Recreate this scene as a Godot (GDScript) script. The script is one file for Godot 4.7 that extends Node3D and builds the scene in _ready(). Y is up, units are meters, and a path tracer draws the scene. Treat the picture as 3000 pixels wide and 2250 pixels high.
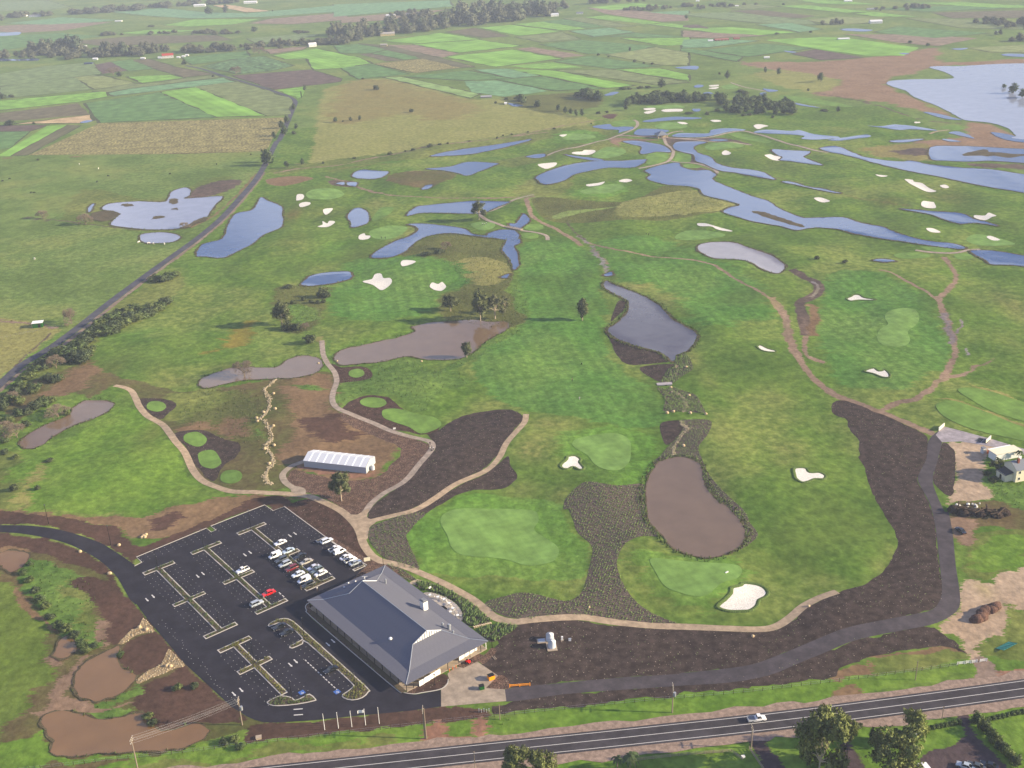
extends Node3D
# A golf course seen from a low flying aircraft: metres, y up, the camera stands 222 m over the origin and looks towards -z.

const EYE := 222.0
const GX := -360.0          # the rolling part of the ground: a grid of 3 m cells
const GZ := -1209.0
const NX := 260
const NZ := 337
const CELL := 3.0
const WATER := -0.35
const PARK_AT := Vector2(-73.14,-317.54)   # car park and club building share these axes
const PARK_A := Vector2(0.6256,0.7801)
const PARK_B := Vector2(0.7801,-0.6256)
const K := 1.75             # picture brightness of a white sheet in the sun,used to turn looks into base colours

var mat := {}
var tex := {}
var names := {}
var ground_y := PackedFloat32Array()
var covers := []
var tints := []
var means := {}
var flats := []
var lift_now := 0.02
var field_no := 0
var rng := RandomNumberGenerator.new()
var warp := FastNoiseLite.new()
var proto := {}
var group_for := {}
var DRY := 0
var LUSH := 1
var DARKG := 2
var BROWNG := 3
var GOLD := 4

func _ready() -> void:
	var cam := Camera3D.new()
	cam.name = "camera"
	cam.fov = 38.39
	cam.near = 1.0
	cam.far = 60000.0
	var p := 0.416569
	var r := -0.038678
	var fwd := Vector3(0,-sin(p),-cos(p))
	var up0 := Vector3(0,cos(p),-sin(p))
	var right := Vector3.RIGHT * cos(r) + up0 * sin(r)
	var up := up0 * cos(r) - Vector3.RIGHT * sin(r)
	cam.transform = Transform3D(Basis(right,up,-fwd),Vector3(0,EYE,0))
	add_child(cam)
	cam.current = true

	var we := WorldEnvironment.new()
	we.name = "world_environment"
	var env := Environment.new()
	env.background_mode = Environment.BG_SKY
	var sky := Sky.new()
	var sm := ProceduralSkyMaterial.new()
	sm.sky_top_color = Color(0.3,0.47,0.82)
	sm.sky_horizon_color = Color(0.82,0.9,1.0)
	sm.sky_curve = 0.22
	sm.sky_energy_multiplier = 0.62
	sm.ground_bottom_color = Color(0.3,0.33,0.25)
	sm.ground_horizon_color = Color(0.7,0.75,0.8)
	sm.sun_angle_max = 20.0
	sm.sky_cover = cloud_texture()
	sm.sky_cover_modulate = Color(1,1,1,0.5)
	sky.sky_material = sm
	env.sky = sky
	env.tonemap_mode = Environment.TONE_MAPPER_LINEAR
	env.tonemap_exposure = 2.5
	env.fog_enabled = true
	env.fog_density = 0.00012
	env.fog_light_color = Color(0.84,0.9,0.98)
	env.sdfgi_enabled = true
	env.ssao_enabled = true
	env.ssil_enabled = true
	we.environment = env
	add_child(we)

	var sun := DirectionalLight3D.new()
	sun.name = "sun"
	sun.light_energy = 1.6
	sun.light_color = Color(1.0,0.92,0.78)
	sun.light_angular_distance = 0.5
	sun.shadow_enabled = true
	var el := deg_to_rad(20.5)
	var to_sun := Vector3(0.994 * cos(el),sin(el),0.11 * cos(el))
	sun.look_at_from_position(Vector3.ZERO,-to_sun,Vector3.UP)
	add_child(sun)

	rng.seed = 20
	warp.seed = 3
	warp.frequency = 0.05
	make_textures()
	make_materials()
	flat_zones()
	make_heights()
	ground_cover()
	ground_tints()
	ground_tracks()
	build_ground()
	farm_fields()
	mulch_beds()
	car_park()
	paving()
	cart_paths()
	main_road()
	greens()
	bunkers()
	ponds()
	islets()
	club_building()
	buildings_small()
	place_houses()
	fences()
	make_plants()
	plant_trees()
	finish_mass()
	scatter_cover()
	make_cars()
	place_cars()
	place_poles()
	make_people()
	place_people()
	place_boulders()
	place_cattle()

# names, things, parts
func numbered(n: String) -> String:
	names[n] = names.get(n,-1) + 1
	return n if names[n] == 0 else "%s_%03d" % [n,names[n]]

func tag(o: Node3D,label: String,category: String,group := "") -> Node3D:
	o.set_meta("label",label)
	o.set_meta("category",category)
	if group:
		o.set_meta("group",group)
	return o

func thing(n: String,label: String,category: String,at := Vector3.ZERO,turn := 0.0,group := "") -> Node3D:
	var o := Node3D.new()
	o.name = numbered(n)
	o.position = at
	o.rotation.y = turn
	add_child(o)
	return tag(o,label,category,group)

func part(parent: Node,n: String,m: Variant,material: Material) -> MeshInstance3D:
	var o := MeshInstance3D.new()
	o.name = n
	o.mesh = m.commit() if m is SurfaceTool else m
	o.material_override = material
	parent.add_child(o,true)
	return o

func structure(n: String,m: Variant,material: Material,label := "") -> MeshInstance3D:
	var o := MeshInstance3D.new()
	o.name = numbered(n)
	o.mesh = m.commit() if m is SurfaceTool else m
	if material:
		o.material_override = material
	o.set_meta("kind","structure")
	if label:
		o.set_meta("label",label)
	add_child(o)
	return o

func copy(o: Node3D,n: String,at: Vector3,turn: float,label: String,category: String,group := "") -> Node3D:
	var c: Node3D = o.duplicate()
	c.name = numbered(n)
	c.position = at
	c.rotation.y = turn
	add_child(c)
	return tag(c,label,category,group)

func repaint(o: Node,called: Array,m: Material) -> void:
	for c in o.get_children():
		if String(c.name).rstrip("0123456789") in called:
			c.material_override = m

# shapes
func begin() -> SurfaceTool:
	var st := SurfaceTool.new()
	st.begin(Mesh.PRIMITIVE_TRIANGLES)
	return st

func tri(st: SurfaceTool,a: Vector3,b: Vector3,c: Vector3,n: Vector3) -> void:
	if (b - a).cross(c - a).dot(n) > 0.0:
		var k := b
		b = c
		c = k
	for v in [a,b,c]:
		st.set_normal(n)
		st.set_uv(Vector2(v.x + v.z * 0.3,v.y + v.z))
		st.add_vertex(v)

func quad(st: SurfaceTool,a: Vector3,b: Vector3,c: Vector3,d: Vector3,n := Vector3.ZERO) -> void:
	if n == Vector3.ZERO:
		n = (b - a).cross(c - a).normalized()
	tri(st,a,b,c,n)
	tri(st,a,c,d,n)

func box(st: SurfaceTool,c: Vector3,s: Vector3,turn := 0.0,basis := Basis.IDENTITY) -> void:
	var b := basis * Basis(Vector3.UP,turn)
	var h := s * 0.5
	for ax in 3:
		for sg in [-1.0,1.0]:
			var n := Vector3.ZERO
			n[ax] = sg
			var u := Vector3.ZERO
			u[(ax + 1) % 3] = h[(ax + 1) % 3]
			var w := Vector3.ZERO
			w[(ax + 2) % 3] = h[(ax + 2) % 3]
			var m: Vector3 = n * h[ax]
			quad(st,c + b * (m - u - w),c + b * (m + u - w),c + b * (m + u + w),c + b * (m - u + w),b * n)

func tube(st: SurfaceTool,a: Vector3,b: Vector3,r0: float,r1: float,n := 8,cap := true) -> void:
	var d := (b - a).normalized()
	var x := d.cross(Vector3.UP if absf(d.y) < 0.9 else Vector3.RIGHT).normalized()
	var y := d.cross(x)
	for i in n:
		var p := TAU * i / n
		var q := TAU * (i + 1) / n
		var np := x * cos(p) + y * sin(p)
		var nq := x * cos(q) + y * sin(q)
		var nm := (np + nq).normalized()
		tri(st,a + np * r0,b + np * r1,b + nq * r1,nm)
		tri(st,a + np * r0,b + nq * r1,a + nq * r0,nm)
		if cap:
			tri(st,b,b + np * r1,b + nq * r1,d)
			tri(st,a,a + np * r0,a + nq * r0,-d)

func lump(st: SurfaceTool,c: Vector3,s: Vector3,rough: float,sd: int,rings := 5,seg := 8) -> void:
	# an uneven round stone or mound
	var f := FastNoiseLite.new()
	f.seed = sd
	f.frequency = 0.9
	var at := func(i: int,j: int) -> Vector3:
		var th := PI * i / rings
		var ph := TAU * (j % seg) / seg
		var d := Vector3(sin(th) * cos(ph),cos(th),sin(th) * sin(ph))
		return c + d * s * (1.0 + rough * f.get_noise_3dv(d * 1.3))
	for i in rings:
		for j in seg:
			var a: Vector3 = at.call(i,j)
			var b: Vector3 = at.call(i + 1,j)
			var d: Vector3 = at.call(i + 1,j + 1)
			var e: Vector3 = at.call(i,j + 1)
			var n := ((a + b + d + e) * 0.25 - c).normalized()
			if i < rings - 1:
				tri(st,a,b,d,n)
			if i > 0:
				tri(st,a,d,e,n)

func v2s(a: Array) -> PackedVector2Array:
	var o := PackedVector2Array()
	for i in range(0,a.size(),2):
		o.append(Vector2(a[i],a[i + 1]))
	return o

func smooth(q: PackedVector2Array,closed := true,steps := 4) -> PackedVector2Array:
	var o := PackedVector2Array()
	var n := q.size()
	for i in (n if closed else n - 1):
		var a := q[(i - 1 + n) % n] if closed or i > 0 else q[i]
		var b := q[i]
		var c := q[(i + 1) % n]
		var d := q[(i + 2) % n] if closed or i < n - 2 else c
		for k in steps:
			var t := float(k) / steps
			o.append(b.cubic_interpolate(c,a,d,t) if b.distance_to(c) > 0.01 else b)
	if not closed:
		o.append(q[n - 1])
	return o

func ragged(q: PackedVector2Array,amount: float,step := 2.0) -> PackedVector2Array:
	if amount <= 0.0:
		return q
	var o := PackedVector2Array()
	for i in q.size():
		var a := q[i]
		var b := q[(i + 1) % q.size()]
		var n := clampi(int(a.distance_to(b) / step),1,60)
		for k in n:
			var v := a.lerp(b,float(k) / n)
			o.append(v + Vector2(warp.get_noise_2d(v.x * 5.0,v.y * 5.0),warp.get_noise_2d(v.x * 5.0 + 300.0,v.y * 5.0)) * amount * 1.4 + Vector2(warp.get_noise_2d(v.x * 1.3,v.y * 1.3),warp.get_noise_2d(v.x * 1.3,v.y * 1.3 + 500.0)) * amount * 1.8)
	return o

func ribbon(q: PackedVector2Array,w: float) -> PackedVector2Array:
	var l := PackedVector2Array()
	var r := PackedVector2Array()
	for i in q.size():
		var d := (q[mini(i + 1,q.size() - 1)] - q[maxi(i - 1,0)]).normalized()
		var n := Vector2(-d.y,d.x) * w * 0.5
		l.append(q[i] + n)
		r.append(q[i] - n)
	r.reverse()
	l.append_array(r)
	return l

func park(u: float,v: float) -> Vector2:
	return PARK_AT + PARK_B * u + PARK_A * v

func park3(u: float,v: float,y := 0.0) -> Vector3:
	var q := park(u,v)
	return Vector3(q.x,y,q.y)

# textures and materials
func noise_image(sd: int,freq: float,oct: int,size := 512,seamless := true) -> Image:
	var f := FastNoiseLite.new()
	f.seed = sd
	f.frequency = freq
	f.fractal_octaves = oct
	f.fractal_gain = 0.6
	f.noise_type = FastNoiseLite.TYPE_SIMPLEX_SMOOTH
	return f.get_seamless_image(size,size) if seamless else f.get_image(size,size)

func tone(im: Image,lo: float,contrast := 1.0) -> ImageTexture:
	# grey noise stretched to lo .. 1; its mean brightness is kept so that base colours can make up for it
	var d := im.get_data()
	var look := PackedByteArray()
	look.resize(256)
	var mean := 0.0
	for v in 256:
		look[v] = int(255.0 * lerpf(lo,1.0,clampf((v / 255.0 - 0.5) * contrast + 0.5,0.0,1.0)))
	for k in d.size():
		d[k] = look[d[k]]
		if k % 7 == 0:
			mean += pow(d[k] / 255.0,2.2)
	var t := ImageTexture.create_from_image(Image.create_from_data(im.get_width(),im.get_height(),false,Image.FORMAT_L8,d))
	means[t] = mean / (d.size() / 7)
	return t

func bumps(im: Image,strength: float) -> ImageTexture:
	var c: Image = im.duplicate()
	c.convert(Image.FORMAT_RGBA8)
	c.bump_map_to_normal_map(strength)
	return ImageTexture.create_from_image(c)

func make_textures() -> void:
	var fine := noise_image(11,0.06,4)
	var soft := noise_image(12,0.012,5)
	var mid := noise_image(13,0.03,5)
	tex.fine = tone(fine,0.8,1.3)
	tex.soft = tone(soft,0.82,1.4)
	tex.mid = tone(mid,0.76,1.4)
	tex.strong = tone(mid,0.5,1.5)
	tex.grass = tone(noise_image(17,0.03,6),0.84,1.3)
	tex.faint = tone(soft,0.93,1.3)
	tex.blotch = tone(noise_image(16,0.02,4),0.7,1.4)
	tex.speck = tone(noise_image(15,0.12,3),0.45,1.6)
	tex.fine_n = bumps(fine,6.0)
	tex.mid_n = bumps(mid,5.0)
	tex.water_n = bumps(noise_image(14,0.02,3,256),1.2)
	# mown stripes, both ways, and crop rows
	var im := Image.create(256,256,false,Image.FORMAT_RGB8)
	var rows := Image.create(256,256,false,Image.FORMAT_RGB8)
	for y in 256:
		for x in 256:
			var n := fine.get_pixel(x * 2,y * 2).r - 0.5
			var s := 0.92 + 0.01 * signf(sin(x * TAU / 64.0)) + 0.008 * signf(sin(y * TAU / 64.0)) + n * 0.08
			im.set_pixel(x,y,Color(s,s,s))
			var q := 0.9 + 0.03 * sin(x * TAU / 32.0) + 0.03 * sin(x * TAU / 128.0 + 1.0) + n * 0.1
			rows.set_pixel(x,y,Color(q,q,q))
	tex.stripes = ImageTexture.create_from_image(im)
	tex.rows = ImageTexture.create_from_image(rows)
	means[tex.stripes] = 0.83
	means[tex.rows] = 0.8
	# metal roof sheets: narrow ribs as relief
	var rib := Image.create(64,8,false,Image.FORMAT_RGB8)
	for x in 64:
		var h := 0.85 if x % 16 < 2 else 0.3
		for y in 8:
			rib.set_pixel(x,y,Color(h,h,h))
	tex.rib = ImageTexture.create_from_image(rib)

func cloud_texture() -> ImageTexture:
	var f := FastNoiseLite.new()
	f.seed = 8
	f.frequency = 1.6
	f.fractal_octaves = 5
	var im := Image.create(512,256,false,Image.FORMAT_RGBA8)
	for y in 256:
		var lat := PI * (0.5 - (y + 0.5) / 256.0)
		for x in 512:
			var lon := TAU * x / 512.0
			var d := Vector3(cos(lat) * cos(lon),sin(lat) * 2.2,cos(lat) * sin(lon))
			var v := smoothstep(0.02,0.45,f.get_noise_3dv(d) + 0.12)
			im.set_pixel(x,y,Color(1,1,1,v if lat > 0.0 else 0.0))
	return ImageTexture.create_from_image(im)

func base(r: float,g: float,b: float) -> Color:
	# the sRGB look wanted in full light -> base colour
	var c := Color(r / 255.0,g / 255.0,b / 255.0).srgb_to_linear()
	return Color(c.r / K,c.g / K,c.b / K).linear_to_srgb()

func make(n: String,c: Color,rough := 0.9,metal := 0.0,spec := 0.3) -> StandardMaterial3D:
	var m := StandardMaterial3D.new()
	m.resource_name = n
	m.albedo_color = c
	m.roughness = rough
	m.metallic = metal
	m.metallic_specular = spec
	mat[n] = m
	return m

func earth(n: String,c: Color,tile: Texture2D,size: float,bump: Texture2D = null,bump_scale := 1.0,big: Texture2D = null,big_size := 60.0) -> StandardMaterial3D:
	# UV of a sheet is in metres
	var l := c.srgb_to_linear()
	var up: float = 1.0 / (means[tile] * means[big if big else tex.soft])
	var m := make(n,Color(minf(l.r * up,0.95),minf(l.g * up,0.95),minf(l.b * up,0.95)).linear_to_srgb(),0.95,0.0,0.15)
	m.albedo_texture = tile
	m.uv1_scale = Vector3(1.0 / size,1.0 / size,1)
	if bump:
		m.normal_enabled = true
		m.normal_texture = bump
		m.normal_scale = bump_scale
	m.detail_enabled = true
	m.detail_blend_mode = BaseMaterial3D.BLEND_MODE_MUL
	m.detail_albedo = big if big else tex.soft
	m.detail_uv_layer = BaseMaterial3D.DETAIL_UV_2
	m.uv2_scale = Vector3(1.0 / big_size,1.0 / big_size,1)
	return m

func make_materials() -> void:
	earth("mulch",base(84,72,67),tex.speck,9.0,tex.fine_n,1.2,tex.blotch,47.0)
	earth("redmulch",base(92,71,62),tex.speck,8.0,tex.fine_n,1.2,tex.blotch,41.0)
	earth("earthbed",base(122,98,84),tex.strong,11.0,tex.fine_n,1.0,tex.blotch,37.0)
	earth("planted",base(116,104,94),tex.speck,7.0,tex.fine_n,1.2,tex.mid,31.0)
	earth("riprap",base(190,165,125),tex.strong,5.0,tex.fine_n,1.5)
	earth("asphalt",base(56,54,63),tex.faint,7.0,null,1.0,tex.soft,53.0).roughness = 0.75
	earth("asphalt_road",base(80,76,80),tex.faint,6.0,null,1.0,tex.soft,43.0)
	earth("asphalt_old",base(92,86,90),tex.faint,6.0,null,1.0,tex.soft,37.0)
	earth("asphalt_mid",base(96,96,106),tex.faint,6.0,null,1.0,tex.soft,61.0)
	earth("concrete",base(184,168,148),tex.faint,9.0,null,1.0,tex.soft,29.0)
	earth("concrete_grey",base(182,174,178),tex.faint,9.0,null,1.0,tex.soft,29.0)
	earth("path",base(196,174,146),tex.faint,9.0,null,1.0,tex.soft,23.0)
	earth("path_grey",base(186,170,154),tex.faint,9.0,null,1.0,tex.soft,23.0)
	earth("gravel_path",base(222,205,190),tex.strong,4.0)
	earth("sandstone",base(225,205,170),tex.mid,3.0)
	earth("green",base(132,170,88),tex.stripes,14.0,null,1.0,tex.soft,70.0)
	earth("tee",base(124,160,76),tex.stripes,12.0,null,1.0,tex.soft,70.0)
	earth("sand",base(255,250,238),tex.faint,12.0,tex.mid_n,0.15,tex.mid,9.0)
	earth("margin",base(92,98,66),tex.strong,30.0)
	earth("bank",base(104,94,70),tex.strong,7.0)
	earth("lip",base(96,116,62),tex.strong,6.0)
	for f in [["mid",112,150,88],["olive",138,152,98],["teal",130,172,122],["bright",142,190,86],["brown",125,118,92],["sand",215,188,145],["soil",118,102,94],["rough",158,150,98],["pasture",134,155,102],["dry",152,164,104],["sandy",158,140,118],["lush",155,186,112]]:
		earth("field_" + f[0],base(f[1],f[2],f[3]),tex.strong if f[0] == "rough" else tex.fine,60.0 if f[0] == "rough" else 45.0,null,1.0,tex.mid,310.0)
	earth("field_brights",base(146,196,88),tex.rows,90.0,null,1.0,tex.soft,330.0)
	earth("field_brownrow",base(122,120,90),tex.rows,60.0,null,1.0,tex.soft,330.0)
	earth("field_rows",base(110,142,92),tex.rows,110.0,null,1.0,tex.strong,200.0)
	for w in [["brown",148,112,70,0.16],["silt",142,118,92,0.09],["siltpale",142,120,96,0.08],["grey",104,98,104,0.06],["greypale",168,160,160,0.05],["pale",150,156,182,0.05],["blue",82,108,156,0.05],["lake",186,194,214,0.06]]:
		var m := make("water_" + w[0],base(w[1],w[2],w[3]),w[4],0.0,0.5 if w[4] < 0.15 else 0.4)
		m.normal_enabled = true
		m.normal_texture = tex.water_n
		m.normal_scale = 0.1
		m.albedo_texture = tex.faint
		m.uv1_scale = Vector3(0.011,0.011,1)
	make("kerb",base(222,216,205),0.9)
	make("soil",base(112,98,78),1.0)
	make("paint",base(238,236,232),0.7)
	make("blue_paint",base(70,120,205),0.7)
	make("white",Color(0.86,0.86,0.85),0.6)
	make("offwhite",Color(0.8,0.79,0.76),0.7)
	make("cream",Color(0.82,0.8,0.7),0.8)
	make("black",Color(0.03,0.03,0.035),0.5)
	make("dark",Color(0.1,0.1,0.11),0.7)
	make("steel",Color(0.62,0.64,0.66),0.4,0.4)
	make("tank",Color(0.8,0.83,0.86),0.35,0.2,0.5)
	make("timber",Color(0.52,0.47,0.41),0.9)
	make("timber_dark",Color(0.25,0.2,0.16),0.9)
	make("yellow",Color(0.95,0.6,0.04),0.5)
	make("orange",Color(0.85,0.42,0.16),0.6)
	make("red",Color(0.85,0.06,0.04),0.5)
	make("bin_green",Color(0.08,0.32,0.09),0.5)
	make("teal_frame",Color(0.25,0.55,0.47),0.6)
	make("glass_dark",Color(0.03,0.04,0.05),0.08,0.0,0.6)
	make("rubber",Color(0.03,0.03,0.03),0.9)
	make("rim",Color(0.6,0.6,0.62),0.3,0.7)
	make("lamp_clear",Color(0.85,0.85,0.85),0.1,0.0,0.6)
	make("lamp_red",Color(0.45,0.03,0.03),0.2)
	make("stone",base(225,200,158),0.95)
	make("bark",Color(0.45,0.4,0.34),0.95)
	make("bark_pale",Color(0.68,0.62,0.54),0.9)
	make("twig",Color(0.47,0.42,0.36),0.95)
	var rf := make("roof",base(128,129,141),0.6,0.0,0.25)
	rf.heightmap_enabled = true
	rf.heightmap_texture = tex.rib
	rf.heightmap_scale = 4.0
	rf.uv1_scale = Vector3(0.7,0.1,1)
	rf.albedo_texture = tone(noise_image(21,0.02,3,256),0.9)
	make("wall_light",Color(0.72,0.73,0.73),0.8)
	make("wall_grey",Color(0.45,0.46,0.48),0.8)
	make("shed_wall",Color(0.62,0.64,0.66),0.6)
	make("shed_roof",Color(0.78,0.79,0.8),0.5,0.1)
	make("skylight",Color(0.93,0.94,0.95),0.4)
	make("slate",Color(0.42,0.44,0.47),0.7)
	make("slate_dark",Color(0.2,0.2,0.22),0.7)
	make("brick_red",Color(0.5,0.27,0.2),0.9)
	var leaf := make("leaf",Color.WHITE,0.75,0.0,0.25)
	leaf.vertex_color_use_as_albedo = true
	leaf.backlight_enabled = true
	leaf.backlight = Color(0.35,0.4,0.2)
	var tuft := make("tuft",Color.WHITE,0.9,0.0,0.15)
	tuft.vertex_color_use_as_albedo = true

# the lie of the land
func flat_zone(a: Array) -> void:
	flats.append(v2s(a))

func flat_zones() -> void:
	for q in [[-60.0,-82.0,40.0,82.0]]:
		var o := PackedVector2Array()
		for c in [[0,1],[2,1],[2,3],[0,3]]:
			o.append(park(q[c[0]],q[c[1]]))
		flats.append(o)
	flat_zone([-360,-198,420,-198,420,-330,200,-275,130,-285,40,-268,-60,-262,-130,-230,-360,-200])
	flat_zone([-360,-500,-230,-500,-150,-900,-120,-1209,-360,-1209])
	flat_zone([-105,-430,-50,-430,-50,-400,-105,-400])
	flat_zone([150,-440,420,-440,420,-300,150,-300])

func blur(a: PackedFloat32Array,r: int) -> PackedFloat32Array:
	var t := PackedFloat32Array()
	t.resize(a.size())
	var w := NX + 1
	for z in NZ + 1:
		for x in w:
			if true:
				var n := 0.0
				for k in range(maxi(x - r,0),mini(x + r,w - 1) + 1):
					n += a[z * w + k]
				t[z * w + x] = n / (mini(x + r,w - 1) - maxi(x - r,0) + 1)
	var o := PackedFloat32Array()
	o.resize(a.size())
	for x in w:
		for z in NZ + 1:
			var n := 0.0
			for k in range(maxi(z - r,0),mini(z + r,NZ) + 1):
				n += t[k * w + x]
			o[z * w + x] = n / (mini(z + r,NZ) - maxi(z - r,0) + 1)
	return o

func raster(a: PackedFloat32Array,q: PackedVector2Array,value: float,grow := 0.0) -> void:
	if grow > 0.0:
		var g := Geometry2D.offset_polygon(q,grow)
		if g.size():
			q = g[0]
	var w := NX + 1
	for row in spans(q,GZ,CELL,NZ + 1):
		var z: int = row[0]
		for x in range(maxi(0,ceili((row[1] - GX) / CELL)),mini(NX,floori((row[2] - GX) / CELL)) + 1):
			a[z * w + x] = value

func spans(q: PackedVector2Array,z0: float,step: float,count: int) -> Array:
	# [row, from x, to x] of a polygon on the rows z0 + row * step
	var o := []
	var lo := INF
	var hi := -INF
	for v in q:
		lo = minf(lo,v.y)
		hi = maxf(hi,v.y)
	for row in range(maxi(0,ceili((lo - z0) / step)),mini(count - 1,floori((hi - z0) / step)) + 1):
		var z := z0 + row * step
		var xs := []
		for i in q.size():
			var a := q[i]
			var b := q[(i + 1) % q.size()]
			if (a.y > z) != (b.y > z):
				xs.append(a.x + (b.x - a.x) * (z - a.y) / (b.y - a.y))
		xs.sort()
		for k in range(0,xs.size() - 1,2):
			o.append([row,xs[k],xs[k + 1]])
	return o

var wet := PackedFloat32Array()
var pits := PackedFloat32Array()
var bumps_at := []
var recording := true

func make_heights() -> void:
	var w := NX + 1
	var still := PackedFloat32Array()
	still.resize(w * (NZ + 1))
	wet = still.duplicate()
	pits = still.duplicate()
	for q in flats:
		raster(still,q,1.0,6.0)
	bunkers()     # a first pass over the lists only notes where the ground dips
	ponds()
	recording = false
	still = blur(still,3)
	wet = blur(wet,2)
	pits = blur(pits,1)
	var f := FastNoiseLite.new()
	f.seed = 77
	f.frequency = 0.011
	f.fractal_octaves = 3
	f.fractal_gain = 0.42
	ground_y.resize(w * (NZ + 1))
	for z in NZ + 1:
		for x in w:
			var i := z * w + x
			var px := GX + x * CELL
			var pz := GZ + z * CELL
			var edge := clampf(minf(minf(px - GX,GX + NX * CELL - px) / 40.0,(pz - GZ - 60.0) / 90.0),0.0,1.0)
			var h := f.get_noise_2d(px,pz) * 2.6 - pits[i] * 0.85
			ground_y[i] = lerpf(h * edge * (1.0 - still[i]),WATER * clampf(edge * 3.0,0.0,1.0),wet[i])
	for b in bumps_at:
		var x0 := int((b[0].x - GX) / CELL)
		var z0 := int((b[0].y - GZ) / CELL)
		var n := int(b[1] * 2.5 / CELL)
		for z in range(maxi(z0 - n,1),mini(z0 + n,NZ - 1)):
			for x in range(maxi(x0 - n,1),mini(x0 + n,NX - 1)):
				var i := z * w + x
				var d: float = Vector2(GX + x * CELL,GZ + z * CELL).distance_to(b[0])
				ground_y[i] += b[2] * exp(-d * d / (b[1] * b[1])) * (1.0 - wet[i]) * (1.0 - still[i])
	for x in w:
		ground_y[x] = 0.0
		ground_y[NZ * w + x] = 0.0
	for z in NZ + 1:
		ground_y[z * w] = 0.0
		ground_y[z * w + NX] = 0.0

func gy(x: int,z: int) -> float:
	return ground_y[clampi(z,0,NZ) * (NX + 1) + clampi(x,0,NX)]

func high(p: Vector2) -> float:
	var fx := (p.x - GX) / CELL
	var fz := (p.y - GZ) / CELL
	if fx < 0.0 or fz < 0.0 or fx >= NX or fz >= NZ:
		return 0.0
	var x := int(fx)
	var z := int(fz)
	fx -= x
	fz -= z
	if fx + fz <= 1.0:
		return gy(x,z) + (gy(x + 1,z) - gy(x,z)) * fx + (gy(x,z + 1) - gy(x,z)) * fz
	return gy(x + 1,z + 1) + (gy(x,z + 1) - gy(x + 1,z + 1)) * (1.0 - fx) + (gy(x + 1,z) - gy(x + 1,z + 1)) * (1.0 - fz)

func on(x: float,z: float,up := 0.0) -> Vector3:
	return Vector3(x,high(Vector2(x,z)) + up,z)

func lean(p: Vector2) -> Vector3:
	var fx := (p.x - GX) / CELL
	var fz := (p.y - GZ) / CELL
	if fx < 0.0 or fz < 0.0 or fx >= NX or fz >= NZ:
		return Vector3.UP
	var x := roundi(fx)
	var z := roundi(fz)
	return Vector3(gy(x - 1,z) - gy(x + 1,z),2.0 * CELL,gy(x,z - 1) - gy(x,z + 1)).normalized()

func next_lift() -> float:
	lift_now += 0.0012
	return lift_now

# sheets draped over the ground
func sheet(q: PackedVector2Array,up: float,axis := Vector2.RIGHT) -> ArrayMesh:
	var area := Rect2(GX,GZ,NX * CELL,NZ * CELL)
	var v := PackedVector3Array()
	var box2 := Rect2(q[0],Vector2.ZERO)
	for p in q:
		box2 = box2.expand(p)
	if area.encloses(box2):
		drape(q,up,v)
	elif not area.intersects(box2):
		flatten(q,up,v)
	else:
		var frame := PackedVector2Array([area.position,Vector2(area.end.x,area.position.y),area.end,Vector2(area.position.x,area.end.y)])
		for o in Geometry2D.clip_polygons(q,frame):
			flatten(o,up,v)
		for o in Geometry2D.intersect_polygons(q,frame):
			drape(o,up,v)
	var n := PackedVector3Array()
	var uv := PackedVector2Array()
	n.resize(v.size())
	uv.resize(v.size())
	var side := Vector2(-axis.y,axis.x)
	for i in v.size():
		var p := Vector2(v[i].x,v[i].z)
		n[i] = lean(p)
		uv[i] = Vector2(p.dot(side),p.dot(axis))
	var a := []
	a.resize(Mesh.ARRAY_MAX)
	a[Mesh.ARRAY_VERTEX] = v
	a[Mesh.ARRAY_NORMAL] = n
	a[Mesh.ARRAY_TEX_UV] = uv
	a[Mesh.ARRAY_TEX_UV2] = uv
	var m := ArrayMesh.new()
	if v.size():
		m.add_surface_from_arrays(Mesh.PRIMITIVE_TRIANGLES,a)
	return m

func push(v: PackedVector3Array,a: Vector3,b: Vector3,c: Vector3) -> void:
	# clockwise seen from above
	if (b.x - a.x) * (c.z - a.z) - (b.z - a.z) * (c.x - a.x) < 0.0:
		v.append_array([a,c,b])
	else:
		v.append_array([a,b,c])

func flatten(q: PackedVector2Array,up: float,v: PackedVector3Array) -> void:
	var t := Geometry2D.triangulate_polygon(q)
	for i in range(0,t.size(),3):
		push(v,Vector3(q[t[i]].x,up,q[t[i]].y),Vector3(q[t[i + 1]].x,up,q[t[i + 1]].y),Vector3(q[t[i + 2]].x,up,q[t[i + 2]].y))

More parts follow.
